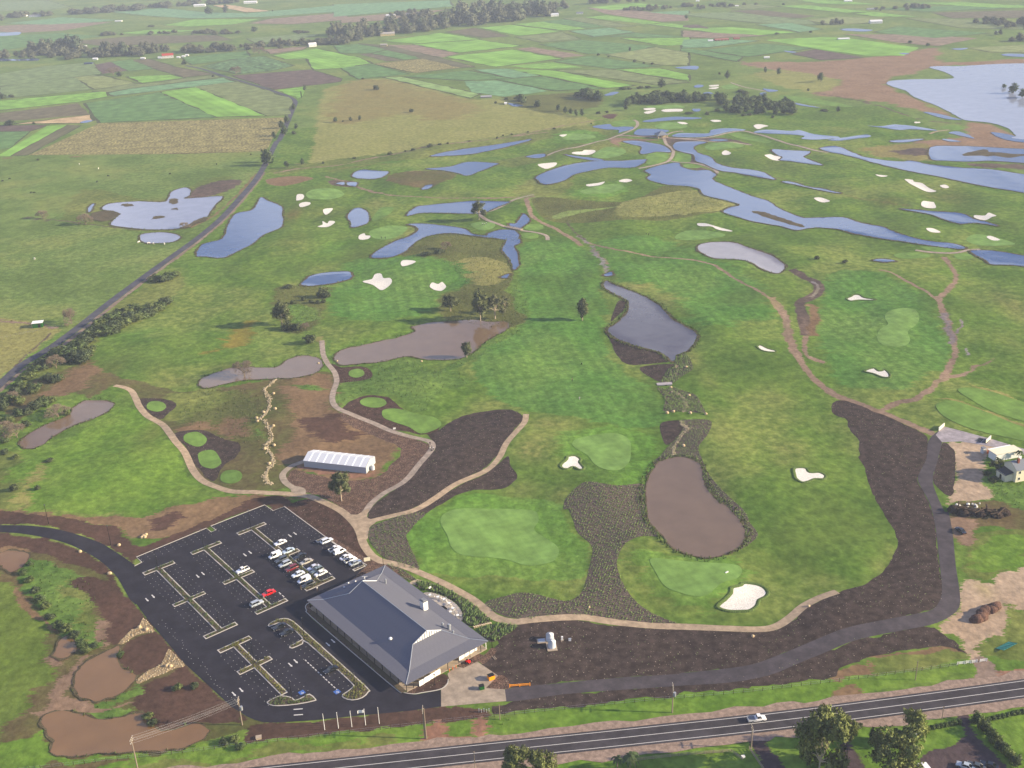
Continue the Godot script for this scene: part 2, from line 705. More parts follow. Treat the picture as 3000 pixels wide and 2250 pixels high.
func drape(q: PackedVector2Array,up: float,v: PackedVector3Array) -> void:
	var cut := {}
	for i in q.size():
		var a := q[i]
		var b := q[(i + 1) % q.size()]
		var n := maxi(1,ceili(a.distance_to(b) / 0.25))
		for k in n + 1:
			var p := a.lerp(b,float(k) / n)
			cut[Vector2i(clampi(int((p.x - GX) / CELL),0,NX - 1),clampi(int((p.y - GZ) / CELL),0,NZ - 1))] = true
	for row in spans(q,GZ + CELL * 0.5,CELL,NZ):
		var z: int = row[0]
		for x in range(maxi(0,ceili((row[1] - GX) / CELL - 0.5)),mini(NX - 1,floori((row[2] - GX) / CELL - 0.5)) + 1):
			if not cut.has(Vector2i(x,z)):
				var a := node(x,z,up)
				var b := node(x + 1,z,up)
				var c := node(x,z + 1,up)
				v.append_array([a,b,c])
				v.append_array([b,node(x + 1,z + 1,up),c])
	for cell in cut:
		var a := node(cell.x,cell.y,up)
		var b := node(cell.x + 1,cell.y,up)
		var c := node(cell.x,cell.y + 1,up)
		var d := node(cell.x + 1,cell.y + 1,up)
		for t in [[a,b,c],[b,d,c]]:
			for o in Geometry2D.intersect_polygons(q,PackedVector2Array([Vector2(t[0].x,t[0].z),Vector2(t[1].x,t[1].z),Vector2(t[2].x,t[2].z)])):
				for k in range(1,o.size() - 1):
					push(v,on(o[0].x,o[0].y,up),on(o[k].x,o[k].y,up),on(o[k + 1].x,o[k + 1].y,up)) if o.size() < 5 else null
				if o.size() >= 5:
					var f := Geometry2D.triangulate_polygon(o)
					for k in range(0,f.size(),3):
						push(v,on(o[f[k]].x,o[f[k]].y,up),on(o[f[k + 1]].x,o[f[k + 1]].y,up),on(o[f[k + 2]].x,o[f[k + 2]].y,up))

func node(x: int,z: int,up: float) -> Vector3:
	return Vector3(GX + x * CELL,gy(x,z) + up,GZ + z * CELL)

# ground: grass, dirt and mud in three maps of growing coarseness
func cover(c: int,soft: float,a: Array) -> void:
	covers.append([c,soft,smooth(v2s(a),true,3)])

func track(c: int,w: float,soft: float,a: Array) -> void:
	covers.append([c,soft,ribbon(smooth(v2s(a),false,4),w)])

func tint(kind: int,s: float,x: float,z: float,rx: float,rz: float) -> void:
	tints.append([kind,s,Vector2(x,z),Vector2(rx,rz)])

const LOOKS := [[94,128,50,124,150,66],[108,124,60,136,144,76],[94,128,56,124,152,72],[112,138,68,132,154,82],[158,130,98,132,108,82],[110,84,72,90,70,60],[76,64,62,94,78,72],[168,148,132,146,126,112],[150,154,86,164,164,98],[170,142,116,152,124,98],[98,86,80,124,106,94],[126,132,70,100,104,60],[168,164,96,152,150,88],[174,134,112,152,110,88],[156,150,92,150,138,82],[178,156,112,154,136,92],[150,170,96,138,160,84],[154,140,62,126,126,56],[124,108,76,102,108,60],[106,144,52,130,158,66],[118,140,62,104,126,52],[166,138,114,140,116,96],[208,184,156,182,158,132],[100,86,88,86,74,76],[112,82,76,88,64,60],[174,148,126,146,124,106],[168,160,166,138,126,122],[96,86,80,120,110,100],[104,148,58,122,164,70],[92,138,58,112,154,72]]
const TINT_LOOKS := [[170,160,100],[108,154,68],[78,98,42],[126,112,68]]

func ground_map(at: Rect2,w: int,h: int,ground_class: int) -> ImageTexture:
	var step := at.size.x / w
	var stepz := at.size.y / h
	var cls := PackedByteArray()
	cls.resize(w * h)
	cls.fill(ground_class)
	var g := RandomNumberGenerator.new()
	g.seed = 5
	for c in covers:
		var q := ragged(c[2],minf(c[1],6.0) * 0.9,maxf(step * 3.0,2.0))
		var soft: float = c[1] * 0.8
		for row in spans(q,at.position.y,stepz,h):
			var a := clampi(int((row[1] + soft * (g.randf() - g.randf()) - at.position.x) / step),0,w)
			var b := clampi(int((row[2] + soft * (g.randf() - g.randf()) - at.position.x) / step),0,w)
			var o: int = row[0] * w
			var k: int = c[0]
			for x in range(o + a,o + b):
				cls[x] = k
	# soft patches of drier, lusher or darker growth
	var small := 160
	var lay := Image.create(small,small,false,Image.FORMAT_RGBA8)
	for t in tints:
		var kind: int = mini(t[0],3)
		var c := Vector2((t[2].x - at.position.x) / at.size.x,(t[2].y - at.position.y) / at.size.y) * small
		var r := Vector2(t[3].x / at.size.x,t[3].y / at.size.y) * small
		for y in range(maxi(0,int(c.y - r.y * 1.6)),mini(small,int(c.y + r.y * 1.6) + 1)):
			for x in range(maxi(0,int(c.x - r.x * 1.6)),mini(small,int(c.x + r.x * 1.6) + 1)):
				var d := Vector2((x - c.x) / maxf(r.x,0.5),(y - c.y) / maxf(r.y,0.5)).length_squared()
				var s: float = t[1] * exp(-d * 1.3)
				var px := lay.get_pixel(x,y)
				px[kind] = maxf(px[kind],s)
				lay.set_pixel(x,y,px)
	lay.resize(w,h,Image.INTERPOLATE_BILINEAR)
	var soft_bytes := lay.get_data()
	var f := FastNoiseLite.new()
	f.fractal_octaves = 5
	f.fractal_gain = 0.55
	f.seed = 41
	f.frequency = 0.022 * step
	f.offset = Vector3(at.position.x / step,at.position.y / stepz,0)
	var n1 := f.get_image(w,h).get_data()
	f.seed = 42
	f.fractal_octaves = 3
	f.frequency = 0.16 * step
	var n2 := f.get_image(w,h).get_data()
	f.seed = 43
	f.frequency = 0.008 * step
	f.fractal_octaves = 4
	var n3 := f.get_image(w,h).get_data()
	var la := PackedFloat32Array()
	for c in LOOKS:
		for k in 6:
			la.append(c[k])
	var tl := PackedFloat32Array()
	for c in TINT_LOOKS:
		for k in 3:
			tl.append(c[k])
	var out := PackedByteArray()
	out.resize(w * h * 3)
	for i in w * h:
		var o: int = cls[i] * 6
		var a: float = n1[i] / 255.0
		var s: float = n2[i] / 255.0
		a = clampf(a * 1.3 - 0.15 + (s - 0.5) * 0.5,0.0,1.0)
		var r := la[o] + (la[o + 3] - la[o]) * a
		var gg := la[o + 1] + (la[o + 4] - la[o + 1]) * a
		var b := la[o + 2] + (la[o + 5] - la[o + 2]) * a
		if soft_bytes.decode_u32(i * 4) != 0 and (cls[i] < 4 or cls[i] > 16) and cls[i] < 29:
			for k in 4:
				var t := soft_bytes[i * 4 + k]
				if t > 3:
					var q := t / 255.0 * clampf(0.35 + (a + s) * 0.65,0.0,1.0)
					r += (tl[k * 3] - r) * q
					gg += (tl[k * 3 + 1] - gg) * q
					b += (tl[k * 3 + 2] - b) * q
		if cls[i] in [0,1,3,20,28,29]:
			var e: float = n3[i] / 255.0
			if e > 0.52:
				e = minf((e - 0.52) * 2.2,0.5) * (1.0 if cls[i] < 4 else 0.4) * (0.5 + s)
				r += (154.0 - r) * e
				gg += (160.0 - gg) * e
				b += (88.0 - b) * e
			elif e < 0.42:
				e = minf((0.42 - e) * 2.0,0.5)
				r += (92.0 - r) * e
				gg += (116.0 - gg) * e
				b += (52.0 - b) * e
		var m := 0.86 + 0.28 * s
		if cls[i] >= 28:
			var wx := at.position.x + (i % w) * step
			var wz := at.position.y + (i / w) * stepz
			m *= 1.0 + (0.025 if sin(wx * 0.85 - wz * 0.12) > 0.0 else -0.025)
		out[i * 3] = int(minf(r * m,255.0))
		out[i * 3 + 1] = int(minf(gg * m,255.0))
		out[i * 3 + 2] = int(minf(b * m,255.0))
	return ImageTexture.create_from_image(Image.create_from_data(w,h,false,Image.FORMAT_RGB8,out))

func ground_material(n: String,map: Texture2D) -> StandardMaterial3D:
	var w: float = 1.0 / K / means[tex.grass]
	var m := make(n,Color(w,w,w).linear_to_srgb(),0.95,0.0,0.1)
	m.albedo_texture = tex.grass
	m.uv1_scale = Vector3(1.0 / 47.0,1.0 / 47.0,1)
	m.normal_enabled = true
	m.normal_texture = tex.mid_n
	m.normal_scale = 0.25
	m.detail_enabled = true
	m.detail_blend_mode = BaseMaterial3D.BLEND_MODE_MUL
	m.detail_albedo = map
	m.detail_uv_layer = BaseMaterial3D.DETAIL_UV_2
	return m

func build_ground() -> void:
	var near := Rect2(-255,-711,510,513)
	var mid := Rect2(GX,GZ,NX * CELL,NZ * CELL)
	var far := Rect2(-2600,-5800,5600,5800)
	var o := MeshInstance3D.new()
	o.name = "ground"
	o.set_meta("kind","structure")
	o.set_meta("label","flat green plain of golf course, paddocks and farm land")
	var m := ArrayMesh.new()
	for k in 2:
		var at := near if k == 0 else mid
		var v := PackedVector3Array()
		var n := PackedVector3Array()
		var uv := PackedVector2Array()
		var uv2 := PackedVector2Array()
		var ix := PackedInt32Array()
		var w := NX + 1
		for z in NZ + 1:
			for x in w:
				var p := node(x,z,0.0)
				v.append(p)
				n.append(Vector3(gy(x - 1,z) - gy(x + 1,z),2.0 * CELL,gy(x,z - 1) - gy(x,z + 1)).normalized())
				uv.append(Vector2(p.x,p.z))
				uv2.append((Vector2(p.x,p.z) - at.position) / at.size)
		for z in NZ:
			for x in NX:
				if near.has_point(Vector2(GX + (x + 0.5) * CELL,GZ + (z + 0.5) * CELL)) == (k == 0):
					var i := z * w + x
					ix.append_array([i,i + 1,i + w,i + 1,i + w + 1,i + w])
		add_ground(m,v,n,uv,uv2,ix)
		m.surface_set_material(k,ground_material("grass_near" if k == 0 else "grass_mid",ground_map(at,1530,1539,0) if k == 0 else ground_map(at,1040,1348,0)))
	# beyond the grid: flat to the horizon
	var xs := [-60000.0,far.position.x,GX,GX + NX * CELL,far.end.x,60000.0]
	var zs := [-60000.0,far.position.y,GZ,GZ + NZ * CELL,0.0,60000.0]
	for k in 2:
		var v := PackedVector3Array()
		var n := PackedVector3Array()
		var uv := PackedVector2Array()
		var uv2 := PackedVector2Array()
		var ix := PackedInt32Array()
		for i in 5:
			for j in 5:
				var inner: bool = i in [1,2,3] and j in [1,2,3]
				if inner != (k == 0) or (i == 2 and j == 2):
					continue
				var s := v.size()
				for c in [[i,j],[i + 1,j],[i + 1,j + 1],[i,j + 1]]:
					var p := Vector2(xs[c[0]],zs[c[1]])
					v.append(Vector3(p.x,0,p.y))
					n.append(Vector3.UP)
					uv.append(p)
					uv2.append((p - far.position) / far.size)
				ix.append_array([s,s + 1,s + 2,s,s + 2,s + 3])
		add_ground(m,v,n,uv,uv2,ix)
		if k == 0:
			var fm := ground_material("grass_far",ground_map(far,1120,1160,3))
			fm.uv1_scale = Vector3(1.0 / 61.0,1.0 / 61.0,1)
			fm.normal_enabled = false
			m.surface_set_material(2,fm)
		else:
			m.surface_set_material(3,make("grass_horizon",base(118,138,96),1.0))
	o.mesh = m
	add_child(o)

func add_ground(m: ArrayMesh,v: PackedVector3Array,n: PackedVector3Array,uv: PackedVector2Array,uv2: PackedVector2Array,ix: PackedInt32Array) -> void:
	var a := []
	a.resize(Mesh.ARRAY_MAX)
	a[Mesh.ARRAY_VERTEX] = v
	a[Mesh.ARRAY_NORMAL] = n
	a[Mesh.ARRAY_TEX_UV] = uv
	a[Mesh.ARRAY_TEX_UV2] = uv2
	a[Mesh.ARRAY_INDEX] = ix
	m.add_surface_from_arrays(Mesh.PRIMITIVE_TRIANGLES,a)

# the lists' verbs
func field(kind: String,a: Array) -> void:
	var q := v2s(a)
	var far := q[0].length() > 1400.0
	field_no += 1
	var axis := Vector2.RIGHT
	var long := 0.0
	for i in q.size():
		var d := q[(i + 1) % q.size()] - q[i]
		if d.length() > long:
			long = d.length()
			axis = d.normalized()
	if axis.y > 0.0:
		axis = -axis
	if field_no % 3 and far or field_no % 2:
		var o := Geometry2D.offset_polygon(q,3.2 if far else 1.6)
		if o.size():
			structure("field_margin",sheet(ragged(o[0],1.5,20.0),(0.03 if not far else 0.06) + field_no * 0.0003,axis),mat.margin)
	structure("field",sheet(ragged(q,0.8 if not far else 2.0,15.0),(0.06 if not far else 0.15) + field_no * 0.002,axis),mat["field_" + kind],{"mid": "mid green","olive": "olive green","teal": "pale bluish green","bright": "bright green","brights": "bright green striped","brown": "brownish","sand": "sand coloured bare","soil": "dark ploughed","rough": "rough brown and green","pasture": "dull green pasture","dry": "dry yellowish green","sandy": "pinkish brown bare","lush": "wet pale green","brownrow": "brown and green rowed","rows": "dark green row crop"}[kind] + " farm field on the plain")

var planted_beds := []
var riprap_beds := []
var mulched := []

func bed(kind: String,edge: float,a: Array) -> void:
	var q := ragged(smooth(v2s(a),true,4),edge,1.5 if edge < 2.0 else 4.0)
	if kind == "planted":
		planted_beds.append(q)
	if kind == "riprap":
		riprap_beds.append(q)
	if "mulch" in kind or kind == "earthbed":
		mulched.append(q)
	structure({"mulch": "mulch_bed","redmulch": "mulch_bed","earthbed": "earth_bed","planted": "garden_bed","riprap": "stone_channel","bank": "islet"}[kind],sheet(q,next_lift()),mat[kind])

func pave(n: String,kind: String,a: Array) -> void:
	var q := v2s(a)
	structure(n,sheet(smooth(q,true,3) if n in ["service_road","path_junction","terrace_paving","shed_driveway"] else q,next_lift()),mat[kind])

func cart_path(w: float,kind: String,a: Array) -> void:
	var far: bool = Vector2(a[0],a[1]).length() > 700.0
	structure("side_road" if kind == "asphalt_mid" else "cart_path",sheet(ribbon(smooth(v2s(a),false,5),w * (1.2 if far else 1.0)),next_lift() + (0.05 if far else 0.0)),mat[kind])

func green(kind: String,a: Array) -> void:
	structure("putting_green" if kind == "green" else "tee",sheet(smooth(v2s(a),true,4),next_lift(),PARK_A.rotated(0.3)),mat[kind])

func bunker(a: Array) -> void:
	var q := smooth(v2s(a),true,4)
	var c := Vector2.ZERO
	for v in q:
		c += v / q.size()
	if recording:
		raster(pits,q,1.0)
		var r := 0.0
		for v in q:
			r += v.distance_to(c) / q.size()
		bumps_at.append([c + Vector2(-0.4,-0.5) * r,r * 1.5,0.55])
		return
	var o := structure("bunker",sheet(q,next_lift() + 0.03),mat.sand)
	if c.length() > 650.0:
		return
	# the grassed lip that stands over the sand
	var st := begin()
	var n := q.size()
	for i in n:
		var p := q[i]
		var s := q[(i + 1) % n]
		var dp := (q[(i + 1) % n] - q[(i - 1 + n) % n]).normalized()
		var ds := (q[(i + 2) % n] - q[i]).normalized()
		var w := 1.0 if Geometry2D.is_polygon_clockwise(q) else -1.0
		var op := Vector2(dp.y,-dp.x) * w
		var os := Vector2(ds.y,-ds.x) * w
		var prof := [[1.3,0.0],[0.25,0.42],[-0.3,0.42],[-0.6,0.03]]
		for k in 3:
			var a0: Vector2 = p + op * prof[k][0]
			var a1: Vector2 = p + op * prof[k + 1][0]
			var b0: Vector2 = s + os * prof[k][0]
			var b1: Vector2 = s + os * prof[k + 1][0]
			var va := on(a0.x,a0.y,prof[k][1])
			var vb := on(a1.x,a1.y,prof[k + 1][1])
			var vc := on(b1.x,b1.y,prof[k + 1][1])
			var vd := on(b0.x,b0.y,prof[k][1])
			var nn := (vb - va).cross(vd - va).normalized()
			quad(st,va,vb,vc,vd,nn if nn.y > 0.0 or k == 2 and nn.dot(Vector3(-op.x,0.2,-op.y)) > 0.0 else -nn)
	part(o,"lip",st,mat.lip)

func pond(kind: String,a: Array) -> void:
	var q := smooth(v2s(a),true,4)
	if recording:
		raster(wet,q,1.0,7.0 if q[0].length() < 600.0 else 5.0)
		return
	pond_shapes.append([kind,q])
	if q[0].length() < 1100.0:
		var rim := Geometry2D.offset_polygon(q,0.7 if q[0].length() < 600.0 else 1.5)
		if rim.size():
			structure("pond_bank",sheet(ragged(rim[0],0.9,2.0),next_lift()),mat.bank)
	structure("lake" if kind == "lake" else "pond",sheet(ragged(q,0.5,2.5),next_lift() + 0.02),mat["water_" + kind],{"brown": "muddy brown pond","silt": "silty brown pond","siltpale": "pale brown pond beside the planted bank","grey": "grey pond with planted edge","greypale": "pale grey oval pond","pale": "pale flood water in the paddock","blue": "water hazard reflecting blue sky","lake": "wide shallow lake at the right"}[kind])

var pond_shapes := []

# car park
func rect_uv(u0: float,v0: float,u1: float,v1: float) -> PackedVector2Array:
	return PackedVector2Array([park(u0,v0),park(u1,v0),park(u1,v1),park(u0,v1)])

func uvs(a: Array) -> PackedVector2Array:
	var o := PackedVector2Array()
	for i in range(0,a.size(),2):
		o.append(park(a[i],a[i + 1]))
	return o

func joined_rects(a: Array) -> PackedVector2Array:
	var q: PackedVector2Array = rect_uv(a[0][0],a[0][1],a[0][2],a[0][3])
	for i in range(1,a.size()):
		q = Geometry2D.merge_polygons(q,rect_uv(a[i][0],a[i][1],a[i][2],a[i][3]))[0]
	return q

func ring(st: SurfaceTool,q: PackedVector2Array,w: float,y0: float,y1: float) -> PackedVector2Array:
	# a kerb of width w just inside the outline q; gives the inner outline
	if Geometry2D.is_polygon_clockwise(q):
		q.reverse()
	var inner := PackedVector2Array()
	var n := q.size()
	for i in n:
		var d0 := (q[i] - q[(i - 1 + n) % n]).normalized()
		var d1 := (q[(i + 1) % n] - q[i]).normalized()
		var n0 := Vector2(-d0.y,d0.x)
		var n1 := Vector2(-d1.y,d1.x)
		var m := (n0 + n1).normalized()
		inner.append(q[i] + m * w / maxf(m.dot(n1),0.4))
	for i in n:
		var j := (i + 1) % n
		var a := q[i]
		var b := q[j]
		var c := inner[j]
		var d := inner[i]
		var f := Vector3(a.x - d.x,0,a.y - d.y)
		quad(st,Vector3(a.x,y1,a.y),Vector3(b.x,y1,b.y),Vector3(c.x,y1,c.y),Vector3(d.x,y1,d.y),Vector3.UP)
		var s := Vector3(-(b - a).y,0,(b - a).x).normalized()
		quad(st,Vector3(a.x,y0,a.y),Vector3(b.x,y0,b.y),Vector3(b.x,y1,b.y),Vector3(a.x,y1,a.y),s if s.dot(f) > 0 else -s)
		quad(st,Vector3(d.x,y0,d.y),Vector3(c.x,y0,c.y),Vector3(c.x,y1,c.y),Vector3(d.x,y1,d.y),-s if s.dot(f) > 0 else s)
	return inner

func kerb_line(n: String,q: PackedVector2Array,w := 0.3,h := 0.15) -> void:
	var st := begin()
	var o := ribbon(q,w)
	var k := q.size()
	for i in k - 1:
		var a := o[i]
		var b := o[i + 1]
		var c := o[2 * k - 2 - i]
		var d := o[2 * k - 1 - i]
		quad(st,Vector3(a.x,h,a.y),Vector3(b.x,h,b.y),Vector3(c.x,h,c.y),Vector3(d.x,h,d.y),Vector3.UP)
		var s := Vector3(a.x - d.x,0,a.y - d.y).normalized()
		quad(st,Vector3(a.x,0,a.y),Vector3(b.x,0,b.y),Vector3(b.x,h,b.y),Vector3(a.x,h,a.y),s)
		quad(st,Vector3(d.x,0,d.y),Vector3(c.x,0,c.y),Vector3(c.x,h,c.y),Vector3(d.x,h,d.y),-s)
	structure(n,st,mat.kerb)

var islands := []

func island(q: PackedVector2Array,leaves: Color) -> void:
	var st := begin()
	var inner := ring(st,q,0.34,0.0,0.15)
	var o := structure("parking_island",st,mat.kerb)
	var s := begin()
	var t := Geometry2D.triangulate_polygon(inner)
	for i in range(0,t.size(),3):
		tri(s,Vector3(inner[t[i]].x,0.1,inner[t[i]].y),Vector3(inner[t[i + 1]].x,0.1,inner[t[i + 1]].y),Vector3(inner[t[i + 2]].x,0.1,inner[t[i + 2]].y),Vector3.UP)
	part(o,"soil",s,mat.soil)
	islands.append([o,inner,leaves])

func car_park() -> void:
	var edge := uvs([-34.7,-67.3,-31.5,-68.0,-31.6,-72.9,-2.7,-74.2,-2.6,-70.1,-0.5,-70.2,-0.7,-74.5,23.0,-74.8,23.3,-68.2,28.3,-68.0,28.6,-34.7,29.6,-8.8])
	var q := PackedVector2Array(edge)
	q.append_array(uvs([20.0,-4.5,1.0,-3.2,-1.6,1.0,-2.2,6.5,-1.6,53.5,-1.0,58.4,1.2,61.8,3.4,62.9,8.6,65.4,4.3,71.7,-4.2,66.7,-15.6,59.0,-27.1,51.5,-36.0,44.9,-39.2,42.0,-40.6,39.4,-41.8,36.0,-43.3,28.7,-45.1,0.0,-44.4,-31.5,-42.5,-62.5]))
	structure("car_park",sheet(q,next_lift() + 0.01),mat.asphalt,"black asphalt car park with kerbed planting islands")
	for g in [[28.9,-36,29.8,-8.8,24,-6.4,1,-3.4,0.2,-1.6,33,-0.6,36.5,9,37.5,8,35.4,-5.2,32.2,-12,30.4,-34],[0.2,-2.2,-1.7,1.2,-2.0,6.5,-1.5,53.5,-0.6,58.2,1.4,61.5,3.4,60,3.4,0.4]]:
		structure("earth_bed",sheet(uvs(g),next_lift()),mat.earthbed)
	# the entrance road
	structure("entrance_road",sheet(smooth(v2s(entrance_outline),true,3),next_lift()),mat.asphalt,"curving black entrance road at the left edge")
	kerb_line("kerb",edge.slice(0,12))
	kerb_line("kerb",uvs([24.0,-35.5,28.3,-35.0,29.2,-10.0]))
	for a in [[24.0,-10.0,29.0,-8.6],[24.2,-36.6,28.2,-34.6]]:
		island(rect_uv(a[0],a[1],a[2],a[3]),Color(0.28,0.25,0.11))
	var lf := Color(0.13,0.17,0.06)
	island(joined_rects([[-34.3,-61.0,-22.4,-58.7],[-29.8,-60.0,-27.5,-8.0],[-34.5,-34.4,-22.6,-32.4],[-34.4,-10.0,-22.6,-7.8]]),lf)
	island(joined_rects([[-15.2,-61.9,-3.1,-59.7],[-10.6,-60.5,-8.4,-9.0],[-15.2,-35.1,-3.1,-33.0],[-15.1,-10.7,-3.0,-8.6]]),lf)
	island(joined_rects([[4.3,-62.7,16.3,-60.5],[9.6,-61.5,11.8,-9.4],[10.0,-36.6,16.4,-34.3],[4.7,-11.5,16.5,-9.3]]),Color(0.16,0.17,0.07))
	island(joined_rects([[-34.2,0.2,-22.7,2.5],[-29.5,1.0,-27.2,34.6],[-34.5,14.6,-22.8,16.9]]),Color(0.23,0.23,0.06))
	island(smooth(uvs([-34.3,34.3,-34.2,36.2,-32.6,38.3,-28.0,41.5,-23.2,43.7,-22.3,43.2,-22.5,39.8,-24.5,39.6,-27.3,39.4,-27.4,37.6,-29.4,34.6,-31.6,34.0]),true,2),lf)
	island(smooth(uvs([-15.4,0.4,-14.5,-1.2,-11.3,-1.4,-8.8,-0.2,-7.7,2.6,-7.5,10.3,-7.5,30.0,-7.6,49.1,-8.4,51.3,-11.4,52.4,-14.4,51.2,-15.8,48.4,-15.0,46.8,-11.0,46.0,-10.2,42.0,-10.2,17.2,-11.5,16.4,-15.4,16.2,-15.4,14.4,-11.2,14.2,-10.1,12.8,-10.0,5.0,-10.8,1.6,-12.5,0.6]),true,2),Color(0.21,0.22,0.07))
	# painted bars on the lanes
	var st := begin()
	var y := next_lift() + 0.03
	for m in [[18.8,-47.8],[21.1,-47.9],[-0.5,-47.3],[1.8,-47.6],[-20.0,-46.1],[-17.8,-46.4],[-39.9,-44.5],[-37.4,-45.0],[-20.0,22.0],[-17.8,21.6],[-40.1,22.8],[-37.5,22.6],[-5.5,21.0],[-3.3,20.6]]:
		var c := park3(m[0],m[1] + 1.2,y)
		quad(st,park3(m[0] - 0.2,m[1],y),park3(m[0] + 0.2,m[1],y),park3(m[0] + 0.2,m[1] + 1.7,y),park3(m[0] - 0.2,m[1] + 1.7,y),Vector3.UP)
		tri(st,park3(m[0] - 0.42,m[1] + 1.7,y),park3(m[0] + 0.42,m[1] + 1.7,y),park3(m[0],m[1] + 2.6,y),Vector3.UP)
	for m in [[-29.8,42.8,-27.6,44.4],[-31.0,45.1,-28.8,46.7]]:
		for t in 1:
			var a := Vector2(m[0],m[1])
			var b := Vector2(m[2],m[3])
			var s := (b - a).normalized().orthogonal() * 0.2
			quad(st,park3(a.x + s.x,a.y + s.y,y),park3(b.x + s.x,b.y + s.y,y),park3(b.x - s.x,b.y - s.y,y),park3(a.x - s.x,a.y - s.y,y),Vector3.UP)
	for i in 13:
		var v := 24.2 + i * 1.6
		quad(st,park3(-15.35,v,y),park3(-15.05,v,y),park3(-15.05,v + 0.95,y),park3(-15.35,v + 0.95,y),Vector3.UP)
	for m in [[-2.95,-15.4,1.5],[-2.95,-13.1,1.5],[16.7,-14.2,1.6]]:
		quad(st,park3(m[0] - 0.15,m[1],y),park3(m[0] + 0.15,m[1],y),park3(m[0] + 0.15,m[1] + m[2],y),park3(m[0] - 0.15,m[1] + m[2],y),Vector3.UP)
	structure("lane_marking",st,mat.paint)
	# the round white studs that mark the bays
	var mm := MultiMesh.new()
	mm.transform_format = MultiMesh.TRANSFORM_3D
	var disc := CylinderMesh.new()
	disc.top_radius = 0.08
	disc.bottom_radius = 0.1
	disc.height = 0.04
	disc.radial_segments = 8
	disc.rings = 1
	mm.mesh = disc
	var at := PackedVector3Array()
	var rows := []
	for u in [-28.6,-9.5]:
		rows.append_array([[u - 1.2,-1,-57.5,-35.8],[u + 1.2,1,-57.5,-35.8],[u - 1.2,-1,-31.5,-11.5],[u + 1.2,1,-31.5,-11.5]])
	rows.append_array([[9.4,-1,-59.5,-12.5],[12.0,1,-59.5,-38.0],[12.0,1,-33.5,-12.5],[28.2,-1,-66.0,-36.0],[28.6,-1,-33.0,-11.0],[-29.6,-1,4.0,13.8],[-27.1,1,4.0,13.8],[-29.6,-1,18.0,36.0],[-27.1,1,18.0,38.0],[-10.4,-1,4.0,13.5],[-10.4,-1,18.5,44.5]])
	for rw in rows:
		var n := maxi(1,roundi((rw[3] - rw[2]) / 2.6))
		for i in n + 1:
			for k in 3:
				at.append(park3(rw[0] + rw[1] * (1.2 + k * 1.9),lerpf(rw[2],rw[3],float(i) / n),y))
	for rw in [[-30.8,-3.5,-73.0],[-0.0,22.5,-73.7]]:
		var n := roundi((rw[1] - rw[0]) / 2.6)
		for i in n + 1:
			for k in 3:
				at.append(park3(lerpf(rw[0],rw[1],float(i) / n),rw[2] + 1.0 + k * 1.9,y))
	for i in 40:
		at.append(park3(-43.0 + rng.randf() * 2.5,-28.0 + i * 1.4,y))
	mm.instance_count = at.size()
	for i in at.size():
		mm.set_instance_transform(i,Transform3D(Basis(),at[i]))
	var mi := MultiMeshInstance3D.new()
	mi.name = "bay_studs"
	mi.multimesh = mm
	mi.material_override = mat.paint
	mi.set_meta("kind","stuff")
	mi.set_meta("label","white round studs marking the parking bays on black asphalt")
	add_child(mi)
	for c in [[-22.9,37.9,"blue wheelchair bay sign painted beside the triangular island end"],[-14.6,45.0,"blue wheelchair bay sign painted beside the rounded island end"]]:
		var b := begin()
		var yy := next_lift() + 0.035
		quad(b,park3(c[0] - 2.0,c[1] - 1.2,yy),park3(c[0] - 0.2,c[1] - 1.2,yy),park3(c[0] - 0.2,c[1] + 0.6,yy),park3(c[0] - 2.0,c[1] + 0.6,yy),Vector3.UP)
		var o := structure("bay_symbol",b,mat.blue_paint,c[2])
		var w := begin()
		var cu: float = c[0] - 1.1
		for k in 10:
			var a0 := -0.4 + k * 0.42
			var p := [Vector2(cos(a0),sin(a0)),Vector2(cos(a0 + 0.42),sin(a0 + 0.42))]
			quad(w,park3(cu + p[0].x * 0.34,c[1] + p[0].y * 0.34,yy + 0.006),park3(cu + p[1].x * 0.34,c[1] + p[1].y * 0.34,yy + 0.006),park3(cu + p[1].x * 0.48,c[1] + p[1].y * 0.48,yy + 0.006),park3(cu + p[0].x * 0.48,c[1] + p[0].y * 0.48,yy + 0.006),Vector3.UP)
		quad(w,park3(cu - 0.08,c[1] - 0.75,yy + 0.008),park3(cu + 0.08,c[1] - 0.75,yy + 0.008),park3(cu + 0.08,c[1] + 0.1,yy + 0.008),park3(cu - 0.08,c[1] + 0.1,yy + 0.008),Vector3.UP)
		quad(w,park3(cu + 0.081,c[1] - 0.05,yy + 0.008),park3(cu + 0.5,c[1] - 0.05,yy + 0.008),park3(cu + 0.5,c[1] + 0.1,yy + 0.008),park3(cu + 0.081,c[1] + 0.1,yy + 0.008),Vector3.UP)
		part(o,"symbol",w,mat.paint)

func main_road() -> void:
	var line := smooth(v2s([-330,-213.5,-140,-231.7,-13.7,-244.0,33,-248.4,80.1,-253.2,141,-261.1,220,-272.5,420,-302]),false,6)
	structure("verge",sheet(ragged(ribbon(line,14.5),1.2,4.0),next_lift()),earth("verge",base(172,150,134),tex.fine,9.0,tex.fine_n,0.3,tex.mid,33.0),"gravel shoulders of the main road")
	structure("road",sheet(ribbon(line,8.0),next_lift() + 0.02),mat.asphalt_road,"two lane main road along the bottom of the scene")
	for k in [-3.15,0.0,3.1]:
		var q := PackedVector2Array()
		for i in line.size():
			var d := (line[mini(i + 1,line.size() - 1)] - line[maxi(i - 1,0)]).normalized()
			q.append(line[i] + Vector2(-d.y,d.x) * k)
		structure("road_line",sheet(ribbon(q,0.2),next_lift() + 0.03),mat.paint)

# the club building
func bvec(u: float,v: float,y: float) -> Vector3:
	return Vector3(u,y,v)

